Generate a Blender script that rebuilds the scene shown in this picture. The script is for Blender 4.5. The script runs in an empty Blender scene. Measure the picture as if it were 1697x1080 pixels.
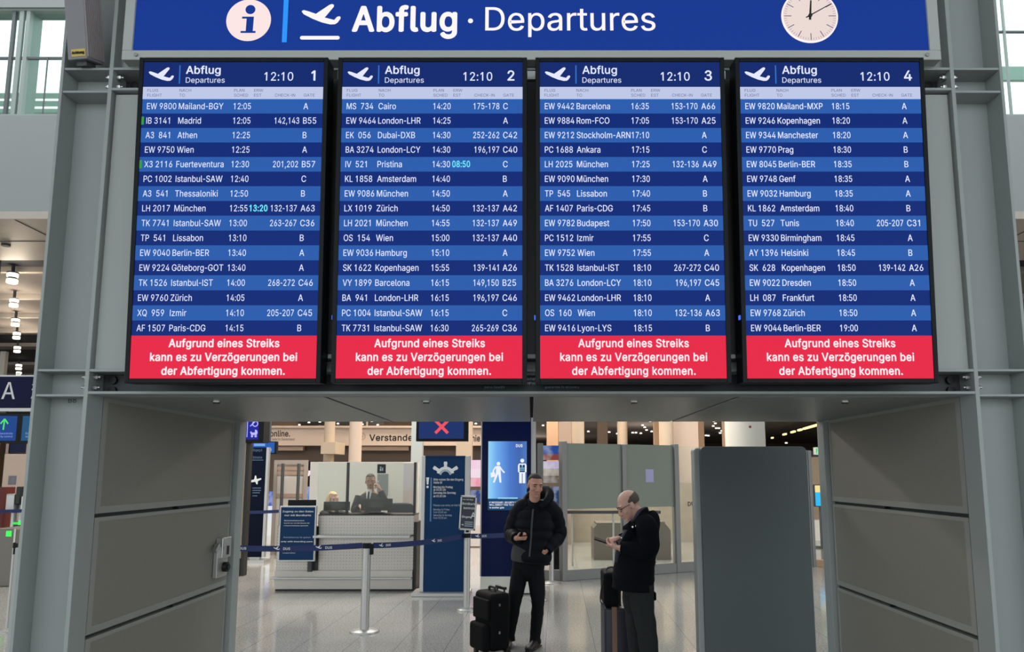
import bpy, math, random
import numpy as np
from mathutils import Vector, Matrix

# ---------------------------------------------------------------- camera, world, lights, exposure
SC = bpy.context.scene
COL = SC.collection
W, HH = 1697, 1080
FOC, CX, CY, PITCH, CAMZ = 1226.0, 881.0, 621.0, math.radians(7.53), 1.78
cam_data = bpy.data.cameras.new('camera')
cam_data.sensor_fit = 'HORIZONTAL'
cam_data.sensor_width = 36.0
cam_data.lens = FOC / W * 36.0
cam_data.shift_x = -(CX - W / 2) / W
cam_data.shift_y = (CY - HH / 2) / W
cam_data.clip_end = 300
cam = bpy.data.objects.new('camera', cam_data)
COL.objects.link(cam)
cam.location = (0, 0, CAMZ)
cam.rotation_euler = (math.pi / 2 + PITCH, 0, 0)
SC.camera = cam

SC.view_settings.view_transform = 'Standard'
SC.view_settings.look = 'None'
SC.view_settings.gamma = 1
SC.view_settings.use_curve_mapping = False
SC.view_settings.exposure = 0.0

# overcast daylight that falls through the glass hall around the viewer
world = bpy.data.worlds.new('overcast_daylight')
SC.world = world
world.use_nodes = True
wn, wl = world.node_tree.nodes, world.node_tree.links
bg = wn['Background']
tc = wn.new('ShaderNodeTexCoord')
sep = wn.new('ShaderNodeSeparateXYZ')
wl.new(tc.outputs['Generated'], sep.inputs[0])
ramp = wn.new('ShaderNodeValToRGB')
ramp.color_ramp.elements[0].position = 0.30
ramp.color_ramp.elements[0].color = (1.92, 2.0, 2.06, 1)
ramp.color_ramp.elements[1].position = 0.78
ramp.color_ramp.elements[1].color = (1.8, 1.9, 1.9, 1)
mr = wn.new('ShaderNodeMapRange')
mr.inputs['From Min'].default_value = -1
mr.inputs['From Max'].default_value = 1
# brighter towards the far glass front (+Y) and overhead, dimmer behind the viewer
dotn = wn.new('ShaderNodeVectorMath'); dotn.operation = 'DOT_PRODUCT'
wl.new(tc.outputs['Generated'], dotn.inputs[0])
dotn.inputs[1].default_value = (0, 0.62, 0.62)
wl.new(dotn.outputs['Value'], mr.inputs['Value'])
wl.new(mr.outputs[0], ramp.inputs[0])
wl.new(ramp.outputs[0], bg.inputs['Color'])
bg.inputs['Strength'].default_value = 1.0


def area_light(name, loc, size, power, color, rot=(0, 0, 0), spread=180):
    d = bpy.data.lights.new(name, 'AREA')
    d.shape = 'RECTANGLE'; d.size, d.size_y = size
    d.energy = power; d.color = color; d.spread = math.radians(spread)
    o = bpy.data.objects.new(name, d); COL.objects.link(o)
    o.location = loc; o.rotation_euler = rot
    return o


WARM = (1.0, 0.84, 0.68)
area_light('hall_ceiling_light', (-3.0, 13.9, 5.75), (6, 1.2), 600, (1, .93, .86))
area_light('hall_ceiling_light', (3.5, 16.5, 5.75), (6, 1.2), 400, (1, .92, .84))
area_light('hall_ceiling_light', (0, 20.0, 5.75), (9, 1.2), 470, WARM)
area_light('hall_ceiling_light', (-1.0, 26.5, 5.75), (12, 1.5), 800, WARM)
for _x, _y in ((-6, 42), (7, 42), (0, 56)):  # unseen fill lights added to brighten the far ceiling and walls
    _d = bpy.data.lights.new('far_ceiling_fill', 'POINT'); _d.energy = 260; _d.color = (1, .86, .74); _d.shadow_soft_size = .15
    _o = bpy.data.objects.new('far_ceiling_fill', _d); COL.objects.link(_o); _o.location = (_x, _y, 2.2)
area_light('hall_ceiling_light', (-11, 17.0, 5.75), (3, 3), 160, (1, .82, .65))


# ---------------------------------------------------------------- pixel rays (photo pixel + real distance -> point in the hall)
CP, SP = math.cos(PITCH), math.sin(PITCH)
def ray(px, py):
    a = (px - CX) / FOC; b = (CY - py) / FOC
    return (a, CP - b * SP, SP + b * CP)
def P(px, py, Y):
    d = ray(px, py); t = Y / d[1]
    return Vector((t * d[0], Y, CAMZ + t * d[2]))
def G(px, py, z=0.0):
    d = ray(px, py); t = (z - CAMZ) / d[2]
    return Vector((t * d[0], t * d[1], z))

# ---------------------------------------------------------------- materials
def lin(c):
    c = c / 255.0
    return c / 12.92 if c <= 0.04045 else ((c + 0.055) / 1.055) ** 2.4
def rgb(r, g, b): return (lin(r), lin(g), lin(b), 1.0)

def mat(name, color, rough=0.5, metal=0.0, emit=None, estr=1.0, noise=0.0, nscale=8.0, bump=0.0, spec=0.5, coat=0.0):
    m = bpy.data.materials.new(name); m.use_nodes = True
    n, l = m.node_tree.nodes, m.node_tree.links
    b = n['Principled BSDF']
    b.inputs['Base Color'].default_value = color
    b.inputs['Roughness'].default_value = rough
    b.inputs['Metallic'].default_value = metal
    b.inputs['Specular IOR Level'].default_value = spec
    b.inputs['Coat Weight'].default_value = coat
    if emit:
        b.inputs['Emission Color'].default_value = emit
        b.inputs['Emission Strength'].default_value = estr
        m.cycles.emission_sampling = 'NONE'
    if noise or bump:
        t = n.new('ShaderNodeTexCoord')
        z = n.new('ShaderNodeTexNoise'); z.inputs['Scale'].default_value = nscale
        z.inputs['Detail'].default_value = 5
        l.new(t.outputs['Object'], z.inputs['Vector'])
        if noise:
            mx = n.new('ShaderNodeMixRGB'); mx.blend_type = 'MIX'
            k = 1 - noise; q = 1 + noise
            mx.inputs[1].default_value = (color[0] * k, color[1] * k, color[2] * k, 1)
            mx.inputs[2].default_value = (min(1, color[0] * q), min(1, color[1] * q), min(1, color[2] * q), 1)
            l.new(z.outputs['Fac'], mx.inputs[0]); l.new(mx.outputs[0], b.inputs['Base Color'])
        if bump:
            bp = n.new('ShaderNodeBump'); bp.inputs['Strength'].default_value = bump
            bp.inputs['Distance'].default_value = 0.01
            l.new(z.outputs['Fac'], bp.inputs['Height']); l.new(bp.outputs[0], b.inputs['Normal'])
    return m

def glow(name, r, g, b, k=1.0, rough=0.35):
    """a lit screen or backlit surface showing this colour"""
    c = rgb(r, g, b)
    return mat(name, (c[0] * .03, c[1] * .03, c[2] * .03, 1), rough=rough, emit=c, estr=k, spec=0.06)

def glass(name, tint=(0.93, 0.97, 0.95), refl=0.10, body=None, bodyfac=0.0):
    m = bpy.data.materials.new(name); m.use_nodes = True
    n, l = m.node_tree.nodes, m.node_tree.links
    n.remove(n['Principled BSDF'])
    tr = n.new('ShaderNodeBsdfTransparent'); tr.inputs[0].default_value = (*tint, 1)
    gl = n.new('ShaderNodeBsdfGlossy'); gl.inputs['Roughness'].default_value = 0.03
    lw = n.new('ShaderNodeLayerWeight'); lw.inputs[0].default_value = refl * 2
    mx = n.new('ShaderNodeMixShader')
    l.new(lw.outputs['Fresnel'], mx.inputs[0]); l.new(tr.outputs[0], mx.inputs[1]); l.new(gl.outputs[0], mx.inputs[2])
    last = mx
    if body:
        df = n.new('ShaderNodeBsdfDiffuse'); df.inputs[0].default_value = body
        m2 = n.new('ShaderNodeMixShader'); m2.inputs[0].default_value = bodyfac
        l.new(mx.outputs[0], m2.inputs[1]); l.new(df.outputs[0], m2.inputs[2]); last = m2
    l.new(last.outputs[0], n['Material Output'].inputs[0])
    return m

M = {}
M['steel_grey'] = mat('grey_painted_steel', rgb(152, 160, 159), 0.5, noise=0.03, nscale=3)
M['panel_grey'] = mat('grey_cladding_panel', rgb(163, 170, 168), 0.55, noise=0.025, nscale=2)
M['side_frame'] = mat('grey_panel_frame', rgb(150, 153, 149), 0.5, noise=0.03)
M['side_mesh'] = mat('fine_ribbed_grey_panel', rgb(134, 134, 127), 0.6, noise=0.05, nscale=30)
M['soffit'] = mat('satin_grey_soffit', rgb(140, 144, 142), 0.35, noise=0.03)
M['groove'] = mat('dark_joint', rgb(40, 42, 42), 0.8)
M['bezel'] = mat('black_display_housing', rgb(8, 15, 21), 0.5, spec=.2)
M['black'] = mat('black_plastic', rgb(16, 17, 18), 0.5)
M['dark_web'] = mat('dark_grey_steel', rgb(62, 66, 68), 0.6, noise=0.05)
M['bolt'] = mat('zinc_bolt', rgb(190, 192, 190), 0.3, metal=0.9)
M['chrome'] = mat('brushed_steel', rgb(176, 177, 175), 0.38, metal=0.6, noise=0.03)
M['steel_matte'] = mat('satin_steel_sheet', rgb(192, 188, 181), 0.45, metal=0.35, noise=0.06, nscale=5)
M['white_paint'] = mat('white_wall_paint', rgb(145, 151, 151), 0.8, noise=0.02)
M['sign_frame'] = mat('pale_grey_sign_frame', rgb(172, 178, 176), 0.5, noise=0.02)
M['speaker_body'] = mat('loudspeaker_grey', rgb(128, 128, 134), 0.55, noise=0.03)
M['speaker_rib'] = mat('loudspeaker_grille_grey', rgb(150, 143, 145), 0.6, noise=0.03)
M['yellow'] = mat('yellow_sticker', rgb(205, 180, 90), 0.6)
M['ink'] = mat('black_print', rgb(22, 22, 24), 0.6)
M['grey_ink'] = mat('grey_print', rgb(80, 80, 84), 0.6)
M['white_ink'] = mat('white_print', rgb(225, 228, 230), 0.6)
M['pale_ink'] = mat('pale_blue_print', rgb(170, 185, 200), 0.6)

# departures screens
M['scr_head'] = glow('screen_header_navy', 18, 42, 110)
M['scr_strip'] = glow('screen_heading_lavender', 190, 198, 230)
M['scr_light'] = glow('screen_row_light_blue', 42, 92, 172)
M['scr_dark'] = glow('screen_row_navy', 12, 42, 118)
M['scr_red'] = glow('screen_notice_red', 229, 40, 71)
M['scr_text'] = glow('screen_text_white', 226, 232, 255)
M['scr_white'] = glow('screen_text_bold_white', 255, 236, 242)
M['scr_pale'] = glow('screen_icon_white', 228, 230, 250)
M['scr_ink'] = glow('screen_heading_ink', 96, 98, 140)
M['scr_cyan'] = glow('screen_text_cyan', 110, 232, 250)
M['scr_green'] = glow('screen_mark_green', 55, 150, 75)
M['scr_bar'] = glow('screen_bar_blue', 48, 112, 200)
M['led'] = glow('status_led_blue', 70, 120, 255)
# overhead sign
M['sign_blue'] = glow('backlit_sign_blue', 24, 57, 144)
M['sign_white'] = glow('backlit_sign_white', 255, 246, 246)
M['sign_pink'] = glow('backlit_icon_white', 250, 228, 226)
M['sign_bar'] = glow('backlit_sign_light_blue', 48, 150, 255)
M['clock_face'] = glow('backlit_clock_face', 244, 226, 220, 0.9)
M['clock_tick'] = mat('clock_tick_violet', rgb(70, 50, 110), 0.6)

M['cloth_black'] = mat('black_wool', rgb(12, 14, 20), 0.9, noise=0.2, nscale=60, bump=0.2, spec=0.1)
M['puffer'] = mat('navy_black_quilted_nylon', rgb(7, 12, 22), 0.6, noise=0.2, nscale=20, bump=0.15, spec=0.14)
M['denim'] = mat('black_denim', rgb(13, 15, 21), 0.85, noise=0.2, nscale=50, bump=0.25, spec=0.2)
M['trouser'] = mat('dark_olive_grey_trousers', rgb(38, 41, 42), 0.85, noise=0.15, nscale=40, bump=0.25, spec=0.2)
M['shirt_grey'] = mat('dark_grey_knit', rgb(58, 60, 62), 0.9, noise=0.1, nscale=80)
M['scarf'] = mat('slate_blue_scarf', rgb(42, 45, 62), 0.9, noise=0.25, nscale=30, bump=0.3)
M['shoe'] = mat('black_leather', rgb(16, 16, 18), 0.45)
M['skin'] = mat('skin', rgb(196, 146, 128), 0.5, noise=0.06, nscale=25)
M['skin_pink'] = mat('fair_skin', rgb(214, 170, 155), 0.48, noise=0.07, nscale=25)
M['hair_dark'] = mat('dark_brown_hair', rgb(34, 28, 26), 0.7, noise=0.3, nscale=90, bump=0.4)
M['hair_grey'] = mat('grey_brown_hair', rgb(92, 82, 76), 0.8, noise=0.3, nscale=90, bump=0.4)
M['hair_blond'] = mat('blond_hair', rgb(212, 178, 128), 0.6, noise=0.25, nscale=60, bump=0.4)
M['eye'] = mat('dark_eye', rgb(30, 24, 22), 0.3)
M['lip'] = mat('lips', rgb(176, 112, 102), 0.5)
M['phone'] = mat('black_glass_phone', rgb(10, 10, 11), 0.6, spec=.06)
M['suit'] = mat('midnight_blue_suit', rgb(20, 22, 32), 0.85, noise=0.15, nscale=40)
M['case_black'] = mat('black_ballistic_nylon', rgb(8, 9, 12), 0.75, noise=0.2, nscale=120, bump=0.2, spec=0.14)
M['case_navy'] = mat('navy_shell', rgb(14, 20, 38), 0.4, noise=0.1, nscale=30)
M['tan'] = mat('tan_strap', rgb(128, 100, 82), 0.7)
M['white_shirt'] = mat('white_shirt', rgb(225, 225, 222), 0.8)

# ---------------------------------------------------------------- mesh builder
ORG = {}
def link(o): COL.objects.link(o); return o

def thing(name, label, cat, loc=(0, 0, 0), group=None, kind=None):
    o = bpy.data.objects.new(name, None); link(o)
    o.empty_display_size = 0.1
    o.location = loc; ORG[o.name] = Vector(loc)
    o['label'] = label; o['category'] = cat
    if group: o['group'] = group
    if kind: o['kind'] = kind
    return o

def tag(o, label, cat, group=None, kind=None):
    o['label'] = label; o['category'] = cat
    if group: o['group'] = group
    if kind: o['kind'] = kind
    return o

class MB:
    def __init__(s): s.v = []; s.f = []; s.m = []; s.sm = []; s.frame = None
    def add(s, verts, faces, mi=0, smooth=False):
        o = len(s.v)
        s.v += [Vector(v) for v in verts]
        for f in faces:
            s.f.append([i + o for i in f]); s.m.append(mi); s.sm.append(smooth)
    def box(s, lo, hi, mi=0):
        x0, y0, z0 = lo; x1, y1, z1 = hi
        s.add([(x0,y0,z0),(x1,y0,z0),(x1,y1,z0),(x0,y1,z0),(x0,y0,z1),(x1,y0,z1),(x1,y1,z1),(x0,y1,z1)],
              [(0,3,2,1),(4,5,6,7),(0,1,5,4),(1,2,6,5),(2,3,7,6),(3,0,4,7)], mi)
    def obox(s, c, ax, ay, az, hx, hy, hz, mi=0):
        c = Vector(c); ax, ay, az = Vector(ax), Vector(ay), Vector(az)
        vs = [c + ax*hx*i + ay*hy*j + az*hz*k for k in (-1,1) for (i,j) in ((-1,-1),(1,-1),(1,1),(-1,1))]
        s.add(vs, [(0,3,2,1),(4,5,6,7),(0,1,5,4),(1,2,6,5),(2,3,7,6),(3,0,4,7)], mi)
    def cyl(s, p0, p1, r0, r1=None, n=20, mi=0, smooth=True):
        r1 = r0 if r1 is None else r1
        p0, p1 = Vector(p0), Vector(p1); d = (p1 - p0).normalized()
        u = d.orthogonal().normalized(); w = d.cross(u)
        vs = []
        for p, r in ((p0, r0), (p1, r1)):
            vs += [p + (u*math.cos(a) + w*math.sin(a))*r for a in [2*math.pi*i/n for i in range(n)]]
        s.add(vs, [(i, (i+1) % n, n + (i+1) % n, n + i) for i in range(n)], mi, smooth)
        s.add(vs, [tuple(range(n-1, -1, -1)), tuple(range(n, 2*n))], mi, False)
    def lathe(s, c, prof, n=28, mi=0):
        c = Vector(c); vs = []
        for r, z in prof:
            vs += [c + Vector((r*math.cos(2*math.pi*i/n), r*math.sin(2*math.pi*i/n), z)) for i in range(n)]
        fs = []
        for k in range(len(prof)-1):
            for i in range(n):
                fs.append((k*n+i, k*n+(i+1) % n, (k+1)*n+(i+1) % n, (k+1)*n+i))
        s.add(vs, fs, mi, True)
        m = len(prof)-1
        s.add(vs, [tuple(range(n-1, -1, -1)), tuple(range(m*n, m*n+n))], mi, False)
    def ell(s, c, r, mi=0, ax=None, nu=20, nv=12, keep=None):
        c = Vector(c); ax = ax or (Vector((1,0,0)), Vector((0,1,0)), Vector((0,0,1)))
        vs = []; dirs = []
        for j in range(nv+1):
            th = math.pi*j/nv
            for i in range(nu):
                ph = 2*math.pi*i/nu
                d = (math.sin(th)*math.cos(ph), math.sin(th)*math.sin(ph), math.cos(th))
                dirs.append(d)
                vs.append(c + ax[0]*r[0]*d[0] + ax[1]*r[1]*d[1] + ax[2]*r[2]*d[2])
        fs = []
        for j in range(nv):
            for i in range(nu):
                q = (j*nu+i, (j+1)*nu+i, (j+1)*nu+(i+1) % nu, j*nu+(i+1) % nu)
                if keep is None or all(keep(dirs[k]) for k in q): fs.append(q)
        s.add(vs, fs, mi, True)
    def loft(s, pts, secs, side=(1,0,0), n=20, mi=0, caps=True, skip=None, sub=1, expo=2.0, bulge=None):
        """tube through pts; secs = (half width along side, half depth); catmull-rom refined sub times"""
        pts = [Vector(p) for p in pts]; secs = [tuple(x) if hasattr(x, '__len__') else (x, x) for x in secs]
        if sub > 1:
            np_, ns = [], []
            def cr(a, b, c, d, t): return 0.5*((2*b)+(c-a)*t+(2*a-5*b+4*c-d)*t*t+(-a+3*b-3*c+d)*t*t*t)
            m = len(pts)
            for i in range(m-1):
                ia, id_ = max(i-1, 0), min(i+2, m-1)
                for k in range(sub):
                    t = k/sub
                    np_.append(cr(pts[ia], pts[i], pts[i+1], pts[id_], t))
                    ns.append(tuple(max(0.002, cr(secs[ia][q], secs[i][q], secs[i+1][q], secs[id_][q], t)) for q in (0, 1)))
            np_.append(pts[-1]); ns.append(secs[-1]); pts, secs = np_, ns
        m = len(pts); side = Vector(side); vs = []; ln = 0
        for i, p in enumerate(pts):
            t = (pts[min(i+1, m-1)] - pts[max(i-1, 0)]).normalized()
            u = (side - t*side.dot(t))
            if u.length < 1e-3: u = t.orthogonal()
            u.normalize(); w = t.cross(u)
            if i: ln += (p - pts[i-1]).length
            k = bulge(ln, i/(m-1)) if bulge else 1.0
            for j in range(n):
                a = 2*math.pi*j/n; ca, sa = math.cos(a), math.sin(a)
                ca = math.copysign(abs(ca)**(2/expo), ca); sa = math.copysign(abs(sa)**(2/expo), sa)
                vs.append(p + u*ca*secs[i][0]*k + w*sa*secs[i][1]*k)
        fs = []
        for i in range(m-1):
            for j in range(n):
                if skip and skip(i/(m-1), (j+.5)/n): continue
                fs.append((i*n+j, i*n+(j+1) % n, (i+1)*n+(j+1) % n, (i+1)*n+j))
        s.add(vs, fs, mi, True)
        if caps: s.add(vs, [tuple(range(n-1, -1, -1)), tuple(range((m-1)*n, m*n))], mi, True)
    def tube(s, pts, r, n=10, mi=0, sub=1):
        s.loft(pts, [(r, r)]*len(pts), side=(0.31, 0.77, 0.55), n=n, mi=mi, sub=sub)
    # flat artwork: fr = (origin, xdir, ydir, normal)
    def quad(s, fr, x0, y0, x1, y1, mi=0, z=0.0):
        o, X, Y, N = fr
        s.add([o+X*x0+Y*y0+N*z, o+X*x1+Y*y0+N*z, o+X*x1+Y*y1+N*z, o+X*x0+Y*y1+N*z], [(0,1,2,3)], mi)
    def poly(s, fr, pts, mi=0, z=0.0):
        from mathutils.geometry import tessellate_polygon
        o, X, Y, N = fr
        ar = sum(pts[i][0]*pts[(i+1) % len(pts)][1]-pts[(i+1) % len(pts)][0]*pts[i][1] for i in range(len(pts)))
        if ar < 0: pts = pts[::-1]
        tris = tessellate_polygon([[Vector((a, b, 0)) for a, b in pts]])
        out = []
        for t in tris:
            a, b, c = (pts[i] for i in t)
            cr = (b[0]-a[0])*(c[1]-a[1])-(b[1]-a[1])*(c[0]-a[0])
            out.append(t if cr > 0 else (t[0], t[2], t[1]))
        s.add([o+X*a+Y*b+N*z for a, b in pts], out, mi)
    def disc(s, fr, cx, cy, r, mi=0, z=0.0, n=48, r2=None):
        r2 = r2 or r
        s.poly_fan(fr, [(cx+r*math.cos(2*math.pi*i/n), cy+r2*math.sin(2*math.pi*i/n)) for i in range(n)], mi, z)
    def poly_fan(s, fr, pts, mi, z):
        o, X, Y, N = fr
        s.add([o+X*a+Y*b+N*z for a, b in pts], [tuple(range(len(pts)))], mi)
    def ring(s, fr, cx, cy, r0, r1, mi=0, z=0.0, n=40, a0=0, a1=2*math.pi):
        o, X, Y, N = fr; vs = []
        for i in range(n+1):
            a = a0+(a1-a0)*i/n
            for r in (r0, r1): vs.append(o+X*(cx+r*math.cos(a))+Y*(cy+r*math.sin(a))+N*z)
        s.add(vs, [(2*i, 2*i+1, 2*i+3, 2*i+2) for i in range(n)], mi)
    def stroke(s, fr, pts, w, mi=0, z=0.0):
        for (a, b), (c, d) in zip(pts, pts[1:]):
            L = math.hypot(c-a, d-b) or 1; nx, ny = -(d-b)/L*w/2, (c-a)/L*w/2
            s.poly_fan(fr, [(a+nx, b+ny), (a-nx, b-ny), (c-nx, d-ny), (c+nx, d+ny)], mi, z)
    def text(s, fr, txt, x, y, h, mi=0, z=0.0, align='L', k=1.0, bold=0.0, width=None):
        """letters with capital height h, baseline at y"""
        vs, fs, w0, w1 = glyphs(txt, bold)
        sc = h / CAPH; kx = sc * k
        if width: kx = width / (w1 - w0)
        wd = (w1 - w0) * kx
        ox = x - w0*kx - (wd/2 if align == 'C' else wd if align == 'R' else 0)
        o, X, Y, N = fr
        s.add([o + X*(ox+a*kx) + Y*(y+b*sc) + N*(z + .00012*lay) for a, b, lay in vs], fs, mi)
    def build(s, name, mats, parent=None, bevel=0.0, seg=2, subsurf=0, solid=0.0, remesh=0.0, smooth_it=0, loc=None):
        org = ORG[parent.name] if parent else Vector(loc if loc else (0, 0, 0))
        me = bpy.data.meshes.new(name)
        me.from_pydata([tuple(v - org) for v in s.v], [], s.f)
        mats = mats if isinstance(mats, (list, tuple)) else [mats]
        for m in mats: me.materials.append(m)
        me.polygons.foreach_set('material_index', s.m)
        me.polygons.foreach_set('use_smooth', s.sm)
        me.update()
        o = bpy.data.objects.new(name, me); link(o)
        if parent: o.parent = parent
        else: o.location = org
        ORG[o.name] = org
        if solid:
            q = o.modifiers.new('thickness', 'SOLIDIFY'); q.thickness = solid; q.offset = -1
        if remesh:
            q = o.modifiers.new('skin_surface', 'REMESH'); q.mode = 'VOXEL'; q.voxel_size = remesh; q.use_smooth_shade = True
        if smooth_it:
            q = o.modifiers.new('smooth', 'SMOOTH'); q.iterations = smooth_it; q.factor = 0.5
        if bevel:
            q = o.modifiers.new('bevel', 'BEVEL'); q.width = bevel; q.segments = seg; q.limit_method = 'ANGLE'; q.angle_limit = math.radians(40)
        if subsurf:
            q = o.modifiers.new('subsurf', 'SUBSURF'); q.levels = subsurf; q.render_levels = subsurf
        return o

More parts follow.
